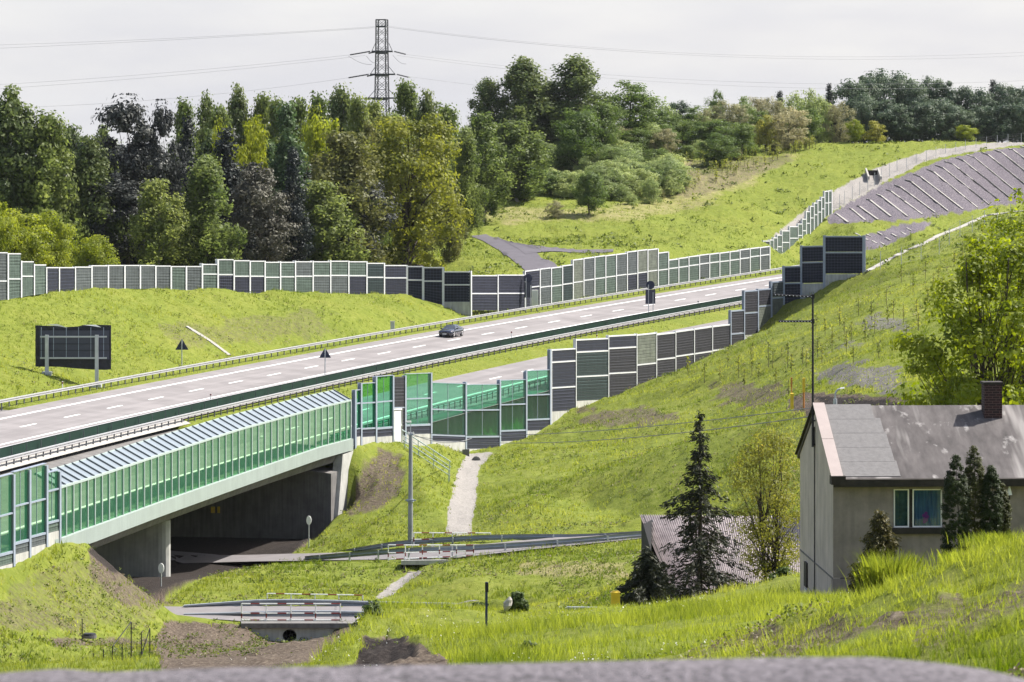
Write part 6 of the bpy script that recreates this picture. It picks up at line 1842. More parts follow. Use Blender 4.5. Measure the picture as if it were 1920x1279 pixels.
# centre
TC = [
 ('birch', 836, 188, 42, 575, None, 'birch_tree', 'pale birch right of the big oak, its top below the skyline wires'),
 ('birch', 872, 232, 32, 565, None, 'birch_tree', 'slim pale birch between the oak and the meadow birches'),
 ('birch', 905, 205, 44, 590, None, 'birch_tree', 'pale birch behind the two meadow birches'),
 ('birch', 928, 222, 40, None, 374, 'birch_tree', 'birch with a visible dark stem at the left end of the meadow'),
 ('birch', 972, 212, 50, None, 378, 'birch_tree', 'broad pale birch casting shade on the meadow'),
 ('green', 982, 305, 30, None, 376, 'young_tree', 'small green tree at the foot of the broad meadow birch'),
 ('birch_dark', 916, 140, 34, 690, None, 'birch_tree', 'slim dark birch left of the two tallest trees on the ridge'),
 ('birch_dark', 984, 103, 56, 690, None, 'birch_tree', 'left one of the two tallest dark trees on the ridge'),
 ('birch_dark', 1078, 97, 58, 692, None, 'birch_tree', 'right one of the two tallest dark trees on the ridge'),
 ('birch_dark', 1032, 150, 46, 694, None, 'birch_tree', 'dark tree filling the gap between the two tallest ridge trees'),
 ('green', 1085, 200, 46, 672, None, 'tree', 'rounded green tree below the right tallest ridge tree'),
 ('green', 1128, 190, 38, 684, None, 'tree', 'green tree tucked between the ridge trees and the pointed oak'),
 ('green', 1184, 152, 60, None, 284, 'oak_tree', 'pointed bright green oak standing free right of the tallest trees'),
 ('green', 1253, 234, 21, None, 290, 'small_tree', 'small ball shaped tree on a short stem right of the pointed oak'),
 ('green', 1105, 318, 26, None, 402, 'small_tree', 'small dense green tree alone on the meadow'),
 ('bush', 1219, 332, 18, None, 383, 'small_tree', 'small pale round tree on the meadow below the thicket'),
 ('willow', 1040, 374, 18, None, 409, 'bush', 'round beige bush alone on the dry meadow'),
 ('green', 1340, 222, 44, None, 288, 'tree', 'dark green round tree above the planted saplings'),
 ('green', 1345, 248, 33, None, 311, 'tree', 'dark green bushy tree in front of the planted saplings'),
 ('green', 1392, 228, 26, None, 297, 'tree', 'upright green tree beside the yellowish bush on the ridge'),
 ('yellow', 1436, 214, 22, None, 284, 'tree', 'yellow brown thin tree on the ridge by the planted saplings'),
 ('willow', 1362, 188, 44, 705, None, 'bush', 'beige pink bushy tree on the ridge behind the dark green ones'),
 ('willow', 1478, 200, 42, 702, None, 'bush', 'beige bushy tree on the ridge left of the round one'),
 ('willow', 1546, 190, 40, None, 268, 'bush', 'large round beige bush on the ridge crest'),
 ('bright', 1603, 223, 18, 712, None, 'small_tree', 'small bright green tree right of the round beige bush'),
 ('yellow', 1642, 225, 20, 714, None, 'small_tree', 'small pale yellow tree before the dark wood edge'),
 ('bright', 1811, 233, 22, 722, None, 'small_tree', 'small light green tree before the dark wood at the right'),
 ('spruce', 1555, 154, 14, 735, None, 'spruce_tree', 'narrow dark spruce tip on the skyline left of the right wood'),
 ('green', 1344, 168, 18, 735, None, 'tree', 'dark round treetop on the skyline above the beige bushes'),
 ('spruce', 1462, 168, 18, 735, None, 'spruce_tree', 'dark treetop on the skyline left of the spruce tip'),
 ('spruce', 1862, 147, 18, 745, None, 'spruce_tree', 'dark spruce tip rising from the wood at the right edge'),
]
for (key, x, yt, hw, Y, yb, nm, lab) in TC:
    tree(key, x, yt, hw, Y, yb, lab, nm, 'trees of the middle hill')
rr = random.Random(8)
for (x, yt, hw, Y) in ((1245, 195, 30, 712), (1275, 190, 28, 715), (1300, 198, 30, 714), (1325, 200, 26, 712), (1395, 182, 30, 722), (1420, 178, 28, 724), (1445, 182, 28, 722), (1488, 172, 26, 726), (1520, 170, 26, 728), (1535, 182, 26, 722), (1510, 200, 30, 712), (1575, 190, 26, 720), (1420, 205, 28, 708), (1262, 215, 30, 705), (1300, 225, 26, 704), (1010, 215, 40, 700), (1050, 225, 36, 698), (1100, 232, 34, 696), (1130, 240, 30, 694), (1160, 236, 30, 694), (1195, 240, 30, 692), (1222, 232, 30, 694), (1245, 238, 26, 692)):
    tree(rr.choice(['willow', 'bush', 'far', 'green']), x, yt, hw, Y, label='greyish bushy tree in the row along the ridge skyline', name='ridge_tree', group='bushy row on the ridge')
for (x, yt, hw, Y) in ((1592, 150, 34, 738), (1622, 140, 36, 742), (1650, 132, 36, 745), (1682, 136, 36, 745), (1712, 152, 32, 742), (1745, 146, 34, 746), (1775, 150, 34, 744), (1805, 164, 32, 742), (1838, 166, 34, 742), (1872, 158, 34, 744), (1905, 164, 34, 742), (1940, 160, 36, 742), (1615, 175, 34, 730), (1660, 185, 40, 728), (1720, 188, 40, 728), (1765, 185, 38, 730), (1830, 195, 38, 730), (1880, 195, 40, 730), (1925, 190, 40, 730), (1690, 200, 32, 726), (1795, 205, 30, 727)):
    tree('far', x, yt, hw, Y, label='blue green tree in the dense dark wood at the right horizon', name='wood_tree', group='dark wood at the right')
# thicket of pale bushes on the slope
for k in range(88):
    x = rr.uniform(1015, 1262); f_ = (x - 1015) / 247
    yb = rr.uniform(262 + f_ * 70, 372 - f_ * 12 + 6); 
    if yb > 395: continue
    hpx = rr.uniform(28, 50); tree(rr.choice(['bush', 'bush', 'bush', 'bush', 'green']), x, yb - hpx, hpx * rr.uniform(.5, .75), None, yb, 'pale green bush in the thicket between the meadow birches and the ridge', 'thicket_bush', 'bushes of the slope thicket', 'bush')
for (x, yb, hpx) in ((880, 300, 60), (860, 345, 50), (895, 352, 40), (905, 372, 26), (855, 395, 40), (872, 385, 28), (1000, 352, 40), (1165, 378, 34), (1185, 384, 22), (1250, 366, 30), (1235, 372, 22), (1290, 300, 30), (1310, 296, 34), (1375, 300, 26), (1410, 292, 24), (1325, 312, 20), (1455, 288, 24)):
    tree(rr.choice(['bush', 'green', 'olive']), x, yb - hpx, hpx * .55, None, yb, 'small bush at the edge of the meadow and the ridge trees', 'meadow_bush', 'scattered bushes on the meadow edge', 'bush')

# ------------------------------------------------------------------ planted saplings
def sapling_proto(seed):
    r = np.random.default_rng(seed)
    n = 46
    C = np.stack([r.normal(0, .10, n), r.normal(0, .10, n), r.uniform(.25, 1.05, n)], -1)
    U, V = leaf_axes(r, n, .085)
    cm = quads_mesh('foliage', C, U, V, r.uniform(0, 1, n), LM['sapling'])
    mb = MB(); mb.tube((0, 0, -.1), (.01, 0, .98), .016, .012, 5)
    for _ in range(4):
        z = r.uniform(.3, .9); a = r.uniform(0, 6.28); mb.tube((0, 0, z), (.11 * math.cos(a), .11 * math.sin(a), z + .1), .008, .004, 4)
    o = mb.build('stem', M['stake']); sm = o.data; bpy.data.objects.remove(o)
    return cm, sm
SAP = [sapling_proto(s) for s in (41, 42, 43, 44)]
def sapling(x, yt, yb, ymin, label, group, thin=False):
    g_ = G(x, yb, ymin); h_ = (yb - yt) * g_.y / F
    root = thing('sapling', g_, label, 'sapling', group, _tr.uniform(0, 6.28)); w = 1.9
    root.scale = (w, w, h_)
    cm, sm = _tr.choice(SAP)
    o = bpy.data.objects.new('stem', sm); COL.objects.link(o); o.parent = root
    o = bpy.data.objects.new('foliage', cm); COL.objects.link(o); o.parent = root
for k in range(95):
    f_ = rr.uniform(0, 1); x = 1278 + f_ * 255; lo, hi = 366 - f_ * 95, 300 - f_ * 25
    yb = rr.uniform(min(lo, hi), max(lo, hi)) + 3
    sapling(x, yb - rr.uniform(15, 24), yb, 560, 'young staked sapling in the plantation on the far green hill', 'saplings on the far hill')
RS = [(1290, 668, 705), (1321, 680, 718), (1350, 690, 712), (1385, 668, 709), (1410, 645, 705), (1423, 680, 716), (1441, 640, 688), (1449, 655, 690), (1466, 650, 668), (1477, 640, 690), (1484, 665, 700), (1505, 650, 682), (1512, 656, 688), (1533, 635, 670), (1541, 650, 685), (1547, 598, 630), (1560, 612, 660), (1574, 575, 612), (1583, 596, 628), (1587, 620, 660),
      (1596, 605, 640), (1610, 560, 592), (1622, 600, 640), (1634, 565, 600), (1640, 588, 626), (1662, 540, 572), (1665, 572, 608), (1675, 560, 600), (1690, 498, 530), (1694, 570, 605), (1712, 515, 550), (1718, 560, 598), (1735, 490, 522), (1722, 585, 620), (1750, 512, 540), (1760, 500, 535), (1768, 520, 555), (1790, 470, 500), (1805, 450, 480), (1815, 480, 512),
      (1826, 435, 465), (1838, 470, 500), (1843, 420, 450), (1855, 440, 476), (1860, 410, 440), (1872, 450, 480), (1880, 425, 455), (1890, 400, 432), (1900, 440, 470), (1912, 410, 440), (1648, 640, 672), (1300, 640, 672), (1365, 655, 690), (1395, 690, 730), (1455, 690, 725), (1478, 712, 745), (1740, 540, 575), (1780, 545, 580), (1700, 610, 645), (1720, 640, 668), (1530, 590, 625), (1600, 650, 682)]
for (x, yt, yb) in RS:
    sapling(x, yt, yb, 235, 'young staked sapling on the near green slope right of the dark barrier', 'saplings on the near slope')

# ------------------------------------------------------------------ near trees and shrubs, each with its own mesh
def own_tree(name, label, cat, foot, ztop, hw, key_mat, bark, seed, kind, nclump, per, leaf, r0, nl, stems=1, group=None, **kw):
    h_ = ztop - foot.z
    root = thing(name, foot - Vector((0, 0, .15)), label, cat, group)
    C, U, V, tint, cs = crown_proto(kind, seed, nclump, per, leaf / h_, hw / h_, **kw)
    me_ = quads_mesh('crown', C * h_, U * h_, V * h_, tint, key_mat)
    o = bpy.data.objects.new('crown', me_); COL.objects.link(o); o.parent = root
    r = random.Random(seed); mb = MB()
    for s_ in range(stems):
        a = 2 * math.pi * s_ / stems + .4; base = Vector((.18 * math.cos(a), .18 * math.sin(a), -.2)) if stems > 1 else Vector((0, 0, -.2))
        tp = Vector((hw * (.35 if stems > 1 else .05) * math.cos(a), hw * (.35 if stems > 1 else .05) * math.sin(a), h_ * .92))
        P_ = [base.lerp(tp, t) + Vector((r.uniform(-.1, .1), r.uniform(-.1, .1), 0)) * (1 if 0 < t < 1 else 0) for t in np.linspace(0, 1, 8)]
        mb.chain(P_, [r0 * (1 - .85 * t) for t in np.linspace(0, 1, 8)], 7)
        order = list(range(len(cs))); r.shuffle(order)
        for q in order[:nl // stems]:
            e = Vector(cs[q]) * h_; i = max(1, min(6, int(e.z / h_ * 7 * r.uniform(.4, .75)))); rr_ = r0 * (1 - .12 * i) * .42
            m_ = P_[i].lerp(e, .5) + Vector((r.uniform(-.1, .1), r.uniform(-.1, .1), h_ * .03))
            mb.chain([P_[i], m_, e], [rr_, rr_ * .6, rr_ * .2], 5)
    t_ = mb.build('trunk', bark, loc=(0, 0, 0)); t_.parent = root
    return root
def footY(x, Y): X = (x - 960) * Y / F; return Vector((X, Y, float(H(X, Y))))
f_ = footY(1862, 182)
own_tree('maple_tree', 'big bright yellow green maple with several dark stems behind the house roof at the right', 'tree', f_, PZ(0, 428, 182), 4.3, LM['maple'], M['bark'], 61, 'oval', 210, 150, .15, .17, 130, stems=4, t0=.10, clump=.034, lobes=.3, shell=.42)
f_ = footY(1918, 196)
own_tree('young_maple', 'thin yellow leaved treetop at the right edge before the gravel cutting', 'tree', f_, PZ(0, 322, 196), 1.7, LM['maple'], M['bark'], 62, 'oval', 60, 42, .16, .07, 40, t0=.55, clump=.03, lobes=.4)
f_ = footY(1445, 166)
own_tree('fruit_tree', 'yellowish fruit tree with visible twigs between the dark spruce and the house wall', 'tree', f_, PZ(0, 800, 166), 1.75, leafmat('fruit_leaf', (0.110, 0.122, 0.022), (0.300, 0.295, 0.060), .5), M['bark'], 63, 'oval', 160, 90, .065, .09, 90, stems=2, t0=.06, clump=.045, lobes=.3, shell=.45)
def bush(x, yt, yb, hwpx, Y, mat, seed, label, leaf=.07, n=70, per=60, name='bush'):
    f_ = W(x, yb, Y); return own_tree(name, label, 'bush', f_, PZ(0, yt, Y), hwpx * Y / F, mat, M['bark'], seed, 'bush', n, per, leaf, .03, 14, t0=.02, clump=.10)
bush(698, 1118, 1190, 30, 109, LM['dkbush'], 71, 'dark green bush on the left shoulder of the foreground grass')
bush(972, 1101, 1143, 15, 113, LM['dkbush'], 72, 'small dark green bush just right of the white stone')
bush(898, 1122, 1142, 22, 114, LM['dkbush'], 73, 'low dark green bush left of the blue post')
bush(990, 1192, 1222, 14, 86, LM['dkbush'], 74, 'low dark weed clump in the foreground grass below the white stone', .06, 40, 40)
bush(1160, 1232, 1252, 20, 74, LM['dkbush'], 75, 'low weed clump at the bottom of the foreground grass', .06, 40, 40)
bush(1245, 1100, 1130, 40, 158, LM['dkbush'], 76, 'dark undergrowth bush at the left foot of the spruce', .08, 60, 60)
bush(1470, 1060, 1125, 40, 150, LM['dkbush'], 77, 'leafy bush between the shed roof and the house corner', .08, 70, 60)
bush(1715, 1085, 1120, 40, 122, LM['dkbush'], 78, 'low dark bush at the foot of the house front', .07, 60, 60)

def conifer(name, label, foot, ztop, hw, mat, seed, levels, nbr, sprig, dens, droop=.25, bare_top=0.0, power=.85, group=None, low=None):
    """spruce: whorls of drooping boughs, each carrying small needle sprays"""
    h_ = ztop - foot.z; r = random.Random(seed); rn = np.random.default_rng(seed)
    root = thing(name, foot - Vector((0, 0, .1)), label, 'conifer', group)
    mb = MB(); mb.chain([Vector((0, 0, -.2)), Vector((.02, 0, h_ * .5)), Vector((0, 0, h_))], [.018 * h_, .010 * h_, .003 * h_], 7)
    Cs = []; 
    for i in range(levels):
        t = .04 + .95 * i / (levels - 1) + r.uniform(-.008, .008); z = t * h_
        L_b = hw * (1 - t) ** power * r.uniform(.5, 1.25) + .05 * hw
        if bare_top and t > 1 - bare_top: L_b *= .8
        k = nbr if t < .8 else max(3, nbr - 2)
        for q in range(k):
            a = r.uniform(0, 6.28); Lq = L_b * r.uniform(.6, 1.15)
            d = Vector((math.cos(a), math.sin(a), 0))
            up_ = .25 if t > .75 else 0
            pts_ = [Vector((0, 0, z)) + d * (Lq * u) + Vector((0, 0, Lq * (up_ * u - droop * u * u * 1.2 + .18 * max(0, u - .6)))) for u in (0, .35, .7, 1)]
            mb.chain(pts_, [.010 * Lq + .012, .008 * Lq + .006, .005, .003], 4)
            m_ = max(3, int(dens * Lq / max(.2, h_ * .1)) + 2)
            us = rn.uniform(.12 if t < .8 else .3, 1.02, m_)
            for u in us:
                i0 = min(2, int(u * 3)); p = pts_[i0].lerp(pts_[min(3, i0 + 1)], min(1, u * 3 - i0))
                Cs.append((p.x, p.y, p.z, a))
    mb.build('trunk', M['bark'], loc=(0, 0, 0)).parent = root
    Cs = np.array(Cs); rep = 4; n = len(Cs) * rep
    base = np.repeat(Cs, rep, 0); C = base[:, :3] + rn.normal(0, sprig * .55, (n, 3)) - np.array([0, 0, sprig * .4])
    side = np.stack([np.cos(base[:, 3] + rn.normal(0, .8, n)), np.sin(base[:, 3] + rn.normal(0, .8, n)), rn.normal(-.45, .3, n)], -1); side /= np.linalg.norm(side, axis=1, keepdims=True)
    o_ = rand_dirs(rn, n); o_ -= side * np.sum(o_ * side, 1, keepdims=True); o_ /= np.linalg.norm(o_, axis=1, keepdims=True)
    s_ = sprig * rn.uniform(.6, 1.3, (n, 1))
    me_ = quads_mesh('foliage', C, side * s_ * .75, o_ * s_ * .22, np.clip(rn.normal(.45, .28, n), 0, 1), mat)
    o = bpy.data.objects.new('foliage', me_); COL.objects.link(o); o.parent = root
    return root
f_ = W(1312, 1122, 152)
conifer('spruce_tree', 'tall dark ragged spruce with thin bare top in front of the shed', f_, PZ(0, 772, 152), 2.6, LM['spruce_near'], 81, 31, 6, .145, 9, bare_top=.35, power=1.0)
f_ = W(1190, 1108, 160)
conifer('spruce_tree', 'low spreading dark spruce branches at the left corner of the shed', W(1215, 1118, 158), PZ(0, 1030, 158), 2.0, LM['spruce_near'], 82, 9, 8, .15, 8, droop=.35)
conifer('spruce_tree', 'small golden tipped spruce in front of the house wall below the window', W(1650, 1112, 121), PZ(0, 954, 121), 1.0, LM['spruce_gold'], 83, 32, 9, .10, 12, droop=.10, power=.66)
def thuja(x, yt, yb, hwpx, Y, mat, seed, label):
    f_ = W(x, yb, Y)
    return own_tree('thuja', label, 'conifer', f_, PZ(0, yt, Y), hwpx * Y / F, mat, M['bark'], seed, 'column', 420, 95, .032, .04, 0, t0=.0, clump=.014, lobes=.025, shell=.12, group='thujas by the house')
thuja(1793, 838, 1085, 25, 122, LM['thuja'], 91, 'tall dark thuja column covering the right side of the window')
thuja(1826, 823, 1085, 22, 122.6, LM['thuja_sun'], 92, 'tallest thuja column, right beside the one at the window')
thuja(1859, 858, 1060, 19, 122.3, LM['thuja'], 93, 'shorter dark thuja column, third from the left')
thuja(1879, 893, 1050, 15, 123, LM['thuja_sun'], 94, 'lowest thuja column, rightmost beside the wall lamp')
# pale stone lying in the grass
s0_ = W(948, 1143, 112.5)
mb = MB()
r = random.Random(3); rows = []
for i in range(6):
    t = i / 5; rad = .17 * math.sin(math.pi * (.12 + t * .8)) ; row = []
    for j in range(10):
        a = 2 * math.pi * j / 10; q = rad * r.uniform(.8, 1.15); row.append(s0_ + Vector((q * math.cos(a) * .8 + t * .12, q * math.sin(a), t * .42 - .04)))
    rows.append(row)
mb.sweep(rows, closed=True); mb.face(rows[-1])
tag(mb.build('boulder', M['pale_stone'], loc=s0_), 'whitish upright stone leaning against a small bush in the foreground grass', 'stone')

# ------------------------------------------------------------------ grass
def zone_at(arr, x, y):
    a = x / np.maximum(np.abs(y), 30.0)
    i = np.clip(np.searchsorted(ry, y) - 1, 0, NR - 2); j = np.clip(np.searchsorted(az, a) - 1, 0, NA - 2)
    return arr[i, j]
LM['grass_near'] = leafmat('grass_blade', (0.090, 0.140, 0.014), (0.310, 0.350, 0.058), 0.52)
LM['grass_mid'] = leafmat('meadow_grass', (0.105, 0.155, 0.018), (0.330, 0.352, 0.070), 0.54)
LM['grass_far'] = leafmat('hill_grass', (0.120, 0.165, 0.028), (0.280, 0.305, 0.090), 0.5)
def grass(name, seed, n, y0, y1, hmin, hmax, wid, blades, mat, spread, amax=.158, keep=None, dens=False):
    r = np.random.default_rng(seed)
    # even on the ground: depth weighted by its width
    u = r.uniform(0, 1, n); p = -1.0 if y0 > 140 else -.6
    y = (y0 ** (p + 1) + u * (y1 ** (p + 1) - y0 ** (p + 1))) ** (1 / (p + 1)) if p != -1 else y0 * (y1 / y0) ** u
    a = r.uniform(-amax, amax, n); x = a * y
    s, o = so_of(x, y)
    ok = np.ones(n, bool)
    road = (o > -24.6) & (o < 8.9)
    okmed = ((o > -11.7) & (o < -9.0)) | ((o > 6.2) & (o < 8.9))
    ok &= ~road | okmed
    ok &= ~((s > S_A - 2) & (s < S_B + 1) & (o > -26) & (o < 16))
    d = zone_at(dirt, x, y); g_ = zone_at(gravel, x, y); pl = zone_at(pale, x, y)
    ok &= zone_at(nogrow, x, y) < .5
    ok &= r.uniform(0, 1, n) > np.clip(d * 1.15 + g_ * 1.6 + pl * 1.8, 0, 1)
    ok &= r.uniform(0, 1, n) < np.clip(.75 + fnoise(x, y, 5.0, 55) * 1.5, .12, 1)
    if dens: ok &= fnoise(x, y, 1.6, 155) + r.normal(0, .12, n) > -.20
    if keep is not None: ok &= keep(x, y)
    x, y, o = x[ok], y[ok], o[ok]; n = len(x); z = H(x, y)
    clump = np.clip(.55 + fnoise(x, y, 2.2, 66) * 1.3, .15, 1.3)
    hgt = r.uniform(hmin, hmax, n) * (.45 + .9 * clump)
    med = (o > -24.6) & (o < 8.9); hgt[med] *= .55
    tint0 = np.clip(.45 + fnoise(x, y, 14, 88) * 1.0 + fnoise(x, y, 1.5, 99) * .4 + r.normal(0, .14, n), 0, 1)
    m = n * blades; idx = np.repeat(np.arange(n), blades)
    bx_ = x[idx] + r.normal(0, spread, m); by_ = y[idx] + r.normal(0, spread, m)
    ang = r.uniform(0, 6.28, m); lean = r.uniform(.1, .75, m); hh = hgt[idx] * r.uniform(.6, 1.15, m)
    wv = wid * r.uniform(.6, 1.4, m)
    pa = r.uniform(0, 6.28, m)
    b = np.stack([bx_, by_, z[idx] - .03], -1)
    side = np.stack([np.cos(pa), np.sin(pa), np.zeros(m)], -1) * wv[:, None] * .5
    tip = b + np.stack([np.cos(ang) * lean * hh, np.sin(ang) * lean * hh, hh], -1)
    co = np.stack([b - side, b + side, tip], 1).reshape(-1, 3)
    me_ = bpy.data.meshes.new(name)
    me_.vertices.add(3 * m); me_.vertices.foreach_set('co', co.astype(np.float32).ravel())
    me_.loops.add(3 * m); me_.loops.foreach_set('vertex_index', np.arange(3 * m, dtype=np.int32))
    me_.polygons.add(m); me_.polygons.foreach_set('loop_start', np.arange(0, 3 * m, 3, dtype=np.int32))
    me_.update(calc_edges=True)
    at = me_.attributes.new('tint', 'FLOAT', 'POINT'); at.data.foreach_set('value', np.repeat(np.clip(tint0[idx] + r.normal(0, .1, m), 0, 1), 3).astype(np.float32))
    me_.materials.append(mat)
    o_ = bpy.data.objects.new(name, me_); COL.objects.link(o_); tag(o_, kind='stuff')
    return o_
grass('grass', 1, 130000, 64, 136, .16, .36, .020, 4, LM['grass_near'], .07)
grass('grass', 9, 45000, 134, 198, .18, .40, .035, 4, LM['grass_mid'], .10)
grass('grass', 4, 150000, 27, 66, .06, .22, .013, 4, LM['grass_near'], .05, dens=True)
grass('grass', 2, 210000, 196, 480, .16, .38, .07, 3, LM['grass_mid'], .14)
grass('grass', 3, 70000, 478, 735, .2, .45, .13, 3, LM['grass_far'], .25)
grass('grass', 12, 3200, 28, 68, .10, .26, .012, 26, LM['grass_near'], .085, dens=True)
# broad-leaved weeds, darker tufts
LM['weed'] = leafmat('weed_leaf', (0.055, 0.085, 0.012), (0.140, 0.175, 0.030), .4)
LM['twig'] = leafmat('dry_stalk', (0.10, 0.08, 0.045), (0.24, 0.20, 0.12), .2)
def weeds(seed, n, y0, y1, size, h_, mat, thr=.08, per=9):
    r = np.random.default_rng(seed); y = y0 * (y1 / y0) ** r.uniform(0, 1, n); x = r.uniform(-.155, .155, n) * y
    s, o = so_of(x, y)
    ok = ~((o > -24.8) & (o < 9)) & (fnoise(x, y, 6.0, 123) > thr) & (zone_at(gravel, x, y) + zone_at(pale, x, y) + zone_at(nogrow, x, y) < .4) & ~((s > S_A - 2) & (s < S_B + 1) & (o > -26) & (o < 16))
    x, y = x[ok], y[ok]; z = H(x, y); n = len(x); m = n * per; idx = np.repeat(np.arange(n), per)
    C = np.stack([x[idx] + r.normal(0, size * 1.2, m), y[idx] + r.normal(0, size * 1.2, m), z[idx] + r.uniform(.02, h_, m)], -1)
    U, V = leaf_axes(r, m, size)
    me_ = quads_mesh('weeds', C, U, V, r.uniform(0, 1, m), mat); o_ = bpy.data.objects.new('weeds', me_); COL.objects.link(o_); tag(o_, kind='stuff')
weeds(5, 9000, 30, 134, .035, .2, LM['weed'])
weeds(8, 9000, 30, 66, .030, .12, LM['twig'], -.1, 5)
weeds(6, 17000, 196, 475, .10, .32, LM['weed'], -.02)
weeds(10, 9000, 196, 475, .09, .25, LM['twig'], .02, 6)
LM['petal'] = leafmat('white_petal', (0.55, 0.55, 0.50), (0.8, 0.8, 0.75), .3)
weeds(9, 2600, 64, 250, .030, .28, LM['petal'], .05, 3)
weeds(7, 5000, 480, 735, .3, .5, LM['weed'])

def tuft(x, yb, Y, h_, w_, n, seed, label):
    r = np.random.default_rng(seed); f_ = W(x, yb, Y); f_.z = float(H(f_.x, f_.y))
    b = np.stack([r.normal(0, w_ * .45, n), r.normal(0, w_ * .45, n), np.full(n, -.04)], -1)
    ang = np.arctan2(b[:, 1], b[:, 0]) + r.normal(0, .6, n); hh = h_ * r.uniform(.45, 1.1, n); ln = r.uniform(.1, .6, n) * hh
    pa = r.uniform(0, 6.28, n); wv = .005 * r.uniform(.6, 1.4, n)
    sd = np.stack([np.cos(pa), np.sin(pa), np.zeros(n)], -1) * wv[:, None]
    mid = b + np.stack([np.cos(ang) * ln * .35, np.sin(ang) * ln * .35, hh * .6], -1); tip = b + np.stack([np.cos(ang) * ln, np.sin(ang) * ln, hh], -1)
    C = (b + tip) / 2
    co = np.stack([b - sd, b + sd, mid + sd * .8, tip, mid - sd * .8], 1).reshape(-1, 3)
    me_ = bpy.data.meshes.new('grass_tuft'); me_.vertices.add(5 * n); me_.vertices.foreach_set('co', co.astype(np.float32).ravel())
    me_.loops.add(5 * n); me_.loops.foreach_set('vertex_index', np.arange(5 * n, dtype=np.int32)); me_.polygons.add(n); me_.polygons.foreach_set('loop_start', np.arange(0, 5 * n, 5, dtype=np.int32)); me_.update(calc_edges=True)
    at = me_.attributes.new('tint', 'FLOAT', 'POINT'); at.data.foreach_set('value', np.repeat(np.clip(r.normal(.55, .25, n), 0, 1), 5).astype(np.float32))
    me_.materials.append(LM['grass_near']); o_ = bpy.data.objects.new('grass_tuft', me_); o_.location = f_; COL.objects.link(o_)
    tag(o_, label, 'grass tuft', 'grass tufts on the foreground mound')
tuft(1672, 1158, 50, .58, .34, 1800, 201, 'largest bright grass tuft, on the mound before the house wall')
tuft(1725, 1105, 49, .24, .35, 840, 202, 'grass tuft right of the largest one on the mound')
tuft(1815, 1050, 46.5, .18, .4, 840, 206, 'grass tuft on the mound crest below the thujas')
tuft(1880, 1015, 46, .17, .45, 960, 207, 'grass tuft on the mound crest at the right edge')
# ------------------------------------------------------------------ house
HA = R(2.9)
FLc = W(1562, 1085, 130.0)          # front left corner at plinth level
house = thing('house', (FLc.x, FLc.y, FLc.z), 'grey rendered house with patched felt roof, brick chimney and one double window', 'house', rz=HA)
hm = Matrix.Translation(FLc) @ Matrix.Rotation(HA, 4, 'Z')
def hz(row, d=0.0):      # height above the plinth of a photo row at distance d behind the front
    return PZ(0, row, 130 + d) - FLc.z
def hx(px): return (px - 1562) * 130.0 / F
def hp(name, mb, mat, parent=None, smooth=False):
    o = mb.build(name, mat, loc=(0, 0, 0), smooth=smooth); o.parent = parent or house; return o
M['render_front'] = simple('grey_render_dim', (0.250, 0.212, 0.198), .95, .2, 1.2, bump=.3, streak=.16)  # same render, darker: weaker light on the front put into the colour
M['render_gable'] = simple('grey_render_skylit', (0.49, 0.43, 0.39), .95, .13, .9, bump=.2, streak=.26)  # same render, lighter: stronger sky light on the gable put into the colour
DEP = 9.0; LEN = 9.2
EZ = hz(893); RZh = hz(768, DEP / 2)
gb = hz(1085) - 2.2
# front wall with a window opening
wx0, wx1, wz0, wz1 = hx(1675.5), hx(1769), hz(990), hz(918)
def wallquad(mb, x0, x1, z0, z1, t=.25): mb.hexa([Vector((x0, 0, z0)), Vector((x1, 0, z0)), Vector((x1, t, z0)), Vector((x0, t, z0))], [Vector((x0, 0, z1)), Vector((x1, 0, z1)), Vector((x1, t, z1)), Vector((x0, t, z1))])
mb = MB()
wallquad(mb, 0.01, wx0, 0.03, EZ + .12); wallquad(mb, wx1, LEN, 0.03, EZ + .12); wallquad(mb, wx0, wx1, 0.03, wz0); wallquad(mb, wx0, wx1, wz1, EZ + .12)
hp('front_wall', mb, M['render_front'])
mb = MB(); mb.hexa([Vector(q) for q in ((-.02, -.04, gb), (LEN, -.04, gb), (LEN, .3, gb), (-.02, .3, gb))], [Vector(q) for q in ((-.02, -.04, .0), (LEN, -.04, .0), (LEN, .3, 0), (-.02, .3, 0))]); hp('plinth', mb, M['render_front'])
# gable
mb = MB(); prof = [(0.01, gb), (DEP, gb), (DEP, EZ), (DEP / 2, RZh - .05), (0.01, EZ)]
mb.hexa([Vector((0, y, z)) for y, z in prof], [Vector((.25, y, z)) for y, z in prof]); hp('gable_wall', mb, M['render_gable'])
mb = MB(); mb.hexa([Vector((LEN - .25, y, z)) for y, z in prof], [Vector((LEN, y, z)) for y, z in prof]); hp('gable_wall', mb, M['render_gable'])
mb = MB(); mb.hexa([Vector((0.25, DEP - .25, gb)), Vector((LEN - .25, DEP - .25, gb)), Vector((LEN - .25, DEP - .01, gb)), Vector((.25, DEP - .01, gb))], [Vector((0.25, DEP - .25, EZ)), Vector((LEN - .25, DEP - .25, EZ)), Vector((LEN - .25, DEP - .01, EZ)), Vector((.25, DEP - .01, EZ))]); hp('rear_wall', mb, M['render_gable'])
# gable details: plinth line, joint, small vent
mb = MB(); mb.bar((-.012, 0, 0), (-.012, DEP, 0.0), .03, .05); hp('plinth_band', mb, M['concrete_dark'])
mb = MB(); mb.box((-.02, 4.75, (EZ + RZh) / 2 - 2.6), (.05, .07, 5.9)); hp('joint_strip', mb, simple('dark_joint', (.13, .12, .115), .9, .2))
mb = MB(); mb.box((-.03, 7.1, -.7), (.06, .7, .9)); hp('vent', mb, M['wood_dark'])
mb = MB(); mb.box((-.035, 7.1, -1.45), (.05, .5, .45)); hp('vent_box', mb, M['postlight'])
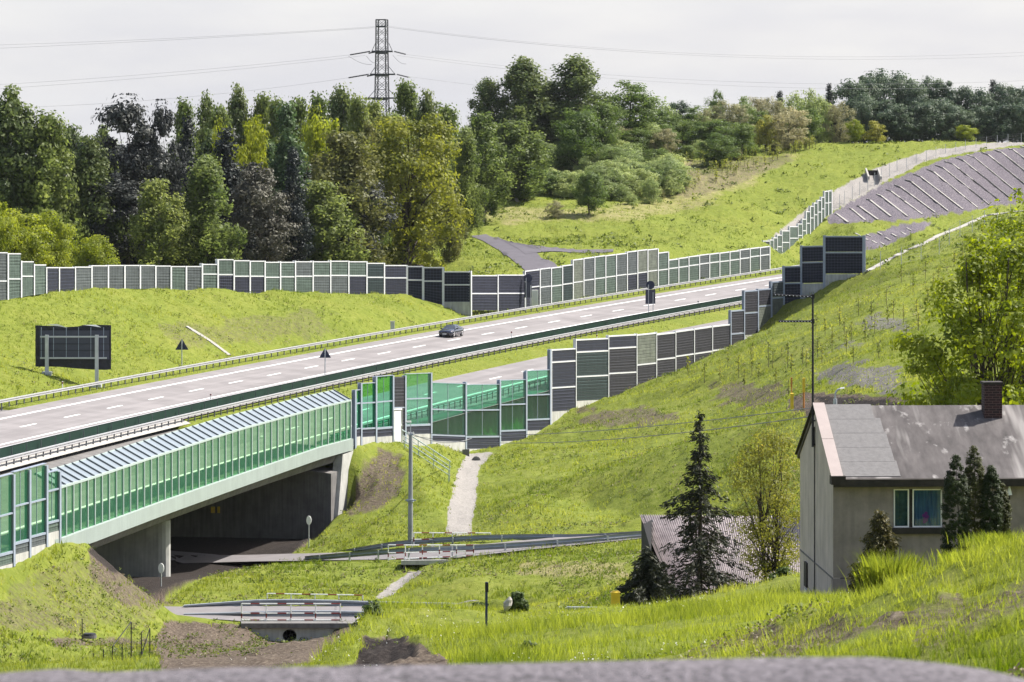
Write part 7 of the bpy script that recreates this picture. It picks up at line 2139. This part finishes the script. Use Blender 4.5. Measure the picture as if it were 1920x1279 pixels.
# roof slabs with felt
m, N, L, P = newmat('roof_felt_old'); P.inputs['Roughness'].default_value = .9; P.inputs['Specular IOR Level'].default_value = .25
tx = N.new('ShaderNodeTexCoord')
def nz_(scale, det, sc=(1, 1, 1), off=(0, 0, 0)):
    mpn = N.new('ShaderNodeMapping'); mpn.inputs['Scale'].default_value = sc; mpn.inputs['Location'].default_value = off; L.new(tx.outputs['Object'], mpn.inputs['Vector'])
    n = N.new('ShaderNodeTexNoise'); n.inputs['Scale'].default_value = scale; n.inputs['Detail'].default_value = det; n.inputs['Roughness'].default_value = .62; L.new(mpn.outputs['Vector'], n.inputs['Vector']); return n.outputs['Fac']
def ramp_(src, a, ca, b, cb):
    r_ = N.new('ShaderNodeValToRGB'); r_.color_ramp.elements[0].position = a; r_.color_ramp.elements[0].color = (*ca, 1); r_.color_ramp.elements[1].position = b; r_.color_ramp.elements[1].color = (*cb, 1); L.new(src, r_.inputs['Fac']); return r_.outputs['Color']
base_ = ramp_(nz_(1.4, 8, (1.6, .5, .5)), .3, (.050, .045, .046), .72, (.130, .118, .118))
pat = ramp_(nz_(1.0, 5, (1.5, .8, 1.2), (3.1, 0, 0)), .60, (0, 0, 0), .70, (.8, .8, .8))
st_ = ramp_(nz_(.9, 3, (1.15, .10, .2), (1.7, 0, 0)), .55, (0, 0, 0), .66, (.85, .85, .85))
mx1 = N.new('ShaderNodeMix'); mx1.data_type = 'RGBA'; L.new(st_, mx1.inputs['Factor']); L.new(base_, mx1.inputs[6]); mx1.inputs[7].default_value = (.26, .245, .24, 1)
mx2 = N.new('ShaderNodeMix'); mx2.data_type = 'RGBA'; L.new(pat, mx2.inputs['Factor']); L.new(mx1.outputs[2], mx2.inputs[6]); mx2.inputs[7].default_value = (.34, .325, .32, 1)
L.new(mx2.outputs[2], P.inputs['Base Color']); M['felt_old'] = m
M['felt_new'] = simple('roof_felt_new', (0.150, 0.145, 0.147), .9, .12, 6, bump=.3)
def slab(x0, x1, t0, t1, lift, th, side=1):
    """part of the roof plane between ridge (t=0) and eave (t=1)"""
    def q(x, t, up):
        y = DEP / 2 + (-1 if side > 0 else 1) * (DEP / 2 + .45) * t; z = RZh + (EZ - .22 - RZh) * t * 1.0 + up
        return Vector((x, y, z))
    return [q(x0, t1, lift), q(x1, t1, lift), q(x1, t0, lift), q(x0, t0, lift)], [q(x0, t1, lift + th), q(x1, t1, lift + th), q(x1, t0, lift + th), q(x0, t0, lift + th)]
mb = MB(); mb.hexa(*slab(-.05, LEN + .3, 0, 1, 0.0, .14)); mb.hexa(*slab(-.05, LEN + .3, 0, 1, 0.0, .14, -1)); roof = hp('roof', mb, M['felt_old'])
mb = MB()
xs_new = 2.02
for k in range(5):      # overlapping sheets of lighter felt
    mb.hexa(*slab(.12, xs_new + random.uniform(-.05, .1) + .22 * k * .3, .0 + k * .19, .0 + (k + 1) * .19 + .015, .145 + .006 * (5 - k), .012))
hp('felt_sheet', mb, M['felt_new'], roof)
mb = MB(); a, b = slab(-.05, LEN + .3, .985, 1.0, -.12, .26); mb.hexa([p + Vector((0, -.03, 0)) for p in a], [p + Vector((0, -.03, 0)) for p in b]); hp('gutter', mb, M['wood_dark'], roof)
M['capping'] = simple('pink_grey_sheet', (0.34, 0.285, 0.27), .5, .06, 2)
mb = MB()
for k in range(2):
    a, b = slab(-.12, .30, .0 + k * .5, .495 + k * .5, .20, .05); mb.hexa(a, b)
hp('verge_capping', mb, M['capping'], roof)
mb = MB(); a, b = slab(-.14, .30, 0, 1.0, .14, .05, -1); mb.hexa(a, b); hp('verge_capping', mb, M['wood_dark'], roof)
mb = MB(); mb.box((.12, -.30, EZ - .10), (.5, .5, .30)); hp('eave_box', mb, M['wood_dark'], roof)
# chimney
m, N, L, P = newmat('chimney_brick'); P.inputs['Roughness'].default_value = .9
tx = N.new('ShaderNodeTexCoord'); mpn = N.new('ShaderNodeMapping'); mpn.inputs['Rotation'].default_value = (R(90), 0, 0); mpn.inputs['Scale'].default_value = (1, 1, 1); L.new(tx.outputs['Object'], mpn.inputs['Vector'])
br = N.new('ShaderNodeTexBrick'); br.inputs['Scale'].default_value = 1.0; br.inputs['Brick Width'].default_value = .26; br.inputs['Row Height'].default_value = .088; br.inputs['Mortar Size'].default_value = .010
br.inputs['Color1'].default_value = (.036, .012, .013, 1); br.inputs['Color2'].default_value = (.016, .010, .012, 1); br.inputs['Mortar'].default_value = (.10, .055, .055, 1)
L.new(mpn.outputs['Vector'], br.inputs['Vector']); L.new(br.outputs['Color'], P.inputs['Base Color']); M['brick'] = m
mb = MB(); cx_ = 6.27; mb.box((cx_, DEP / 2 - .62, RZh + .30), (.64, .60, 1.30)); ch = hp('chimney', mb, M['brick'], roof)
mb = MB(); mb.box((cx_, DEP / 2 - .62, RZh + .985), (.72, .68, .09)); hp('chimney_cap', mb, M['wood_dark'], ch)
# window: two casements with white frames, drawn curtains
M['pane'] = simple('window_glass', (0.02, 0.035, 0.06), .04, .3, 2, spec=.8)
m, N, L, P = newmat('curtain'); P.inputs['Roughness'].default_value = .8
tx = N.new('ShaderNodeTexCoord'); mpn = N.new('ShaderNodeMapping'); mpn.inputs['Scale'].default_value = (9, 1, .7); L.new(tx.outputs['Object'], mpn.inputs['Vector'])
n1 = N.new('ShaderNodeTexNoise'); n1.inputs['Scale'].default_value = 1.6; n1.inputs['Detail'].default_value = 4; L.new(mpn.outputs['Vector'], n1.inputs['Vector'])
rp = N.new('ShaderNodeValToRGB'); rp.color_ramp.elements[0].position = .3; rp.color_ramp.elements[0].color = (.03, .07, .15, 1); rp.color_ramp.elements[1].position = .75; rp.color_ramp.elements[1].color = (.09, .19, .28, 1)
L.new(n1.outputs['Fac'], rp.inputs['Fac']); L.new(rp.outputs['Color'], P.inputs['Base Color']); M['curtain'] = m
M['curtain2'] = simple('curtain_green', (.07, .15, .14), .8, .4, 2.5, streak=.3)
thin = newmat('clear_glass'); gm, N, L, P = thin
gl = N.new('ShaderNodeBsdfGlossy'); gl.inputs['Roughness'].default_value = .02; tr_ = N.new('ShaderNodeBsdfTransparent'); tr_.inputs['Color'].default_value = (.8, .9, .95, 1); ms = N.new('ShaderNodeMixShader'); ms.inputs[0].default_value = .10
L.new(tr_.outputs[0], ms.inputs[1]); L.new(gl.outputs[0], ms.inputs[2]); L.new(ms.outputs[0], N['Material Output'].inputs['Surface'])
for (xa, xb, cm_) in ((hx(1677), hx(1706), M['curtain2']), (hx(1712.5), hx(1768.5), M['curtain'])):
    mb = MB(); t = .045
    for (x0, x1, z0, z1) in ((xa, xb, wz0, wz0 + t), (xa, xb, wz1 - t, wz1), (xa, xa + t, wz0 + t, wz1 - t), (xb - t, xb, wz0 + t, wz1 - t)):
        mb.hexa([Vector((x0, .06, z0)), Vector((x1, .06, z0)), Vector((x1, .13, z0)), Vector((x0, .13, z0))], [Vector((x0, .06, z1)), Vector((x1, .06, z1)), Vector((x1, .13, z1)), Vector((x0, .13, z1))])
    w_ = hp('window', mb, M['white'])
    mb = MB(); mb.face([Vector((xa + t, .09, wz0 + t)), Vector((xb - t, .09, wz0 + t)), Vector((xb - t, .09, wz1 - t)), Vector((xa + t, .09, wz1 - t))]); hp('pane', mb, gm, w_)
    mb = MB(); rows = []
    nn = 26
    for i in range(2):
        rows.append([Vector((xa + t + (xb - xa - 2 * t) * j / nn, .19 + .025 * math.sin(j * 1.9), (wz0 + .02 if i == 0 else wz1 - .02))) for j in range(nn + 1)])
    mb.sweep(rows); hp('curtain', mb, cm_, w_)
    if cm_ is M['curtain']:
        mb = MB(); xc = (xa + xb) / 2 - .05
        for (dx, dz, s_) in ((0, .25, .09), (.06, .36, .07), (-.05, .40, .07), (.02, .48, .06), (-.03, .18, .06)):
            mb.tube((xc + dx, .15, wz0 + dz), (xc + dx, .165, wz0 + dz), s_, s_, 7)
        hp('flower_pattern', mb, simple('magenta_cloth', (.20, .03, .22), .8, .2), w_)
mb = MB(); mb.box(((hx(1706) + hx(1712.5)) / 2, .12, (wz0 + wz1) / 2), (hx(1712.5) - hx(1706), .1, wz1 - wz0)); hp('mullion', mb, M['wood_dark'])
mb = MB(); mb.box(((wx0 + wx1) / 2 - .02, -.05, wz0 - .11), (wx1 - wx0 + .12, .26, .20)); hp('sill', mb, M['wood_dark'])
mb = MB(); wallquad(mb, wx0, wx1, wz0, wz1, .02); 
for i, p in enumerate(mb.v): mb.v[i] = (p[0], p[1] + .24, p[2])
hp('room_shade', mb, M['wood_dark'])
# wall lamp
lx, lz_ = hx(1893), hz(922)
mb = MB(); mb.tube((lx, -.22, lz_ - .12), (lx, -.22, lz_ + .10), .10, .05, 10); mb.tube((lx, -.22, lz_ + .10), (lx, -.22, lz_ + .20), .04, .03, 8); wl_ = hp('wall_lamp', mb, M['white'])
mb = MB(); mb.bar((lx, 0, lz_ - .2), (lx, -.22, lz_ - .14), .04, .04); mb.box((lx, -.02, lz_ - .2), (.12, .05, .2)); hp('bracket', mb, M['wood_dark'], wl_)
# aerial on the gable
ay = 134.6
root = thing('tv_aerial', W(1524, 836, ay), 'thin black aerial mast with two horizontal booms fixed to the house gable', 'aerial')
mb = MB(); mb.tube(W(1524, 838, ay), W(1524, 553, ay), .045, .035, 8); mb.build('mast', M['black'], root)
for (x0, y0, x1, y1, nm) in ((1460, 602.5, 1523, 602.5, 'boom'), (1450, 552.5, 1524, 556.5, 'boom')):
    mb = MB(); a, b = W(x0, y0, ay), W(x1, y1, ay); mb.tube(a, b, .042, .042, 6)
    mb.build(nm, M['black'], root)
    n_ = 11
    for k in range(n_):
        c_ = a.lerp(b, (k + .5) / n_); mb = MB(); mb.tube(c_ + Vector((0, -.28, 0)), c_ + Vector((0, .28, 0)), .012, .012, 5); mb.build('element', M['galv'], root)
for row in (789, 833):
    mb = MB(); mb.bar(W(1524, row, ay), W(1533, row, ay + .2), .05, .05); mb.build('bracket', M['black'], root)
mb = MB(); mb.box(W(1524, 602.5, ay), (.12, .12, .16)); mb.box(W(1524, 556, ay), (.12, .12, .16)); mb.build('clamp', M['black'], root)

# ------------------------------------------------------------------ shed with corrugated roof
def SH(x, y, Y): return W(x, y, Y)
sh0 = W(1300, 1112, 172)
shed = thing('shed', sh0, 'low shed with pale corrugated sheet roof and dark board gable behind the spruce', 'shed')
YA, YB_ = 178.0, 166.0       # ridge depth (far) and eave depth (near)
ra, rb_ = W(1199, 965.5, YA), W(1512, 968, YA + 2)      # top edge
ea, eb = W(1262, 1114, YB_), W(1512, 1118, YB_ + 2)
M['corrug'] = simple('fibre_cement', (0.42, 0.375, 0.375), .9, .2, 1.2, streak=.25)
mb = MB(); rows = [[], []]
nco = 150
for k in range(nco + 1):
    f_ = k / nco; w_ = .045 * math.cos(k * math.pi)
    rows[0].append(ra.lerp(rb_, f_) + Vector((0, 0, w_))); rows[1].append(ea.lerp(eb, f_) + Vector((0, 0, w_)))
mb.sweep(rows); mb.sweep([[p - Vector((0, 0, .05)) for p in r_] for r_ in rows]); mb.build('roof', M['corrug'], shed)
gz_ = min(float(H(ra.x, YA)), float(H(ea.x, YB_))) - .6
mb = MB(); t = Vector((.15, 0, 0)); o_ = Vector((.14, 0, -.10))
mb.hexa([Vector((ra.x + .14, YA + 1.5, gz_)), Vector((ra.x + .10, YB_ + 1, gz_)), Vector((ea.x - 1.0, YB_ + .3, gz_)), Vector((ra.x + .6, YA, gz_))], [Vector((ra.x + .14, YA + 1.5, ra.z - .25)), Vector((ra.x + .10, YB_ + 1, ra.z - .35)), Vector((ea.x - 1.0, YB_ + .3, ra.z - 2.4)), Vector((ra.x + .6, YA, ra.z - .15))]); mb.build('gable_wall', simple('black_board', (0.009, 0.008, 0.008), .9, .2), shed)
mb = MB(); mb.bar(ra + o_, ea + o_, .08, .18); mb.build('barge_board', M['wood_dark'], shed)
mb = MB(); mb.hexa([Vector((ra.x + .4, YA - .3, gz_)), Vector((rb_.x, YA + 1.7, gz_)), Vector((rb_.x, YA + 1.9, gz_)), Vector((ra.x + .4, YA - .1, gz_))], [Vector((ra.x + .4, YA - .3, ra.z - .15)), Vector((rb_.x, YA + 1.7, rb_.z - .15)), Vector((rb_.x, YA + 1.9, rb_.z - .15)), Vector((ra.x + .4, YA - .1, ra.z - .15))]); mb.build('rear_wall', M['wood_dark'], shed)

# ------------------------------------------------------------------ thin haze over the valley
mb = MB(); mb.hexa([Vector(q) for q in ((-6500, -500, -62), (6500, -500, -62), (6500, 3200, -62), (-6500, 3200, -62))], [Vector(q) for q in ((-6500, -500, 26), (6500, -500, 26), (6500, 3200, 26), (-6500, 3200, 26))])
hz_m = bpy.data.materials.new('haze_air'); hz_m.use_nodes = True
hn, hl = hz_m.node_tree.nodes, hz_m.node_tree.links
hn.remove(hn['Principled BSDF'])
pv = hn.new('ShaderNodeVolumePrincipled'); pv.inputs['Color'].default_value = (0.86, 0.91, 1.0, 1); pv.inputs['Density'].default_value = 0.00002; pv.inputs['Anisotropy'].default_value = 0.3
hl.new(pv.outputs['Volume'], hn['Material Output'].inputs['Volume'])
tag(mb.build('haze', hz_m), kind='stuff')
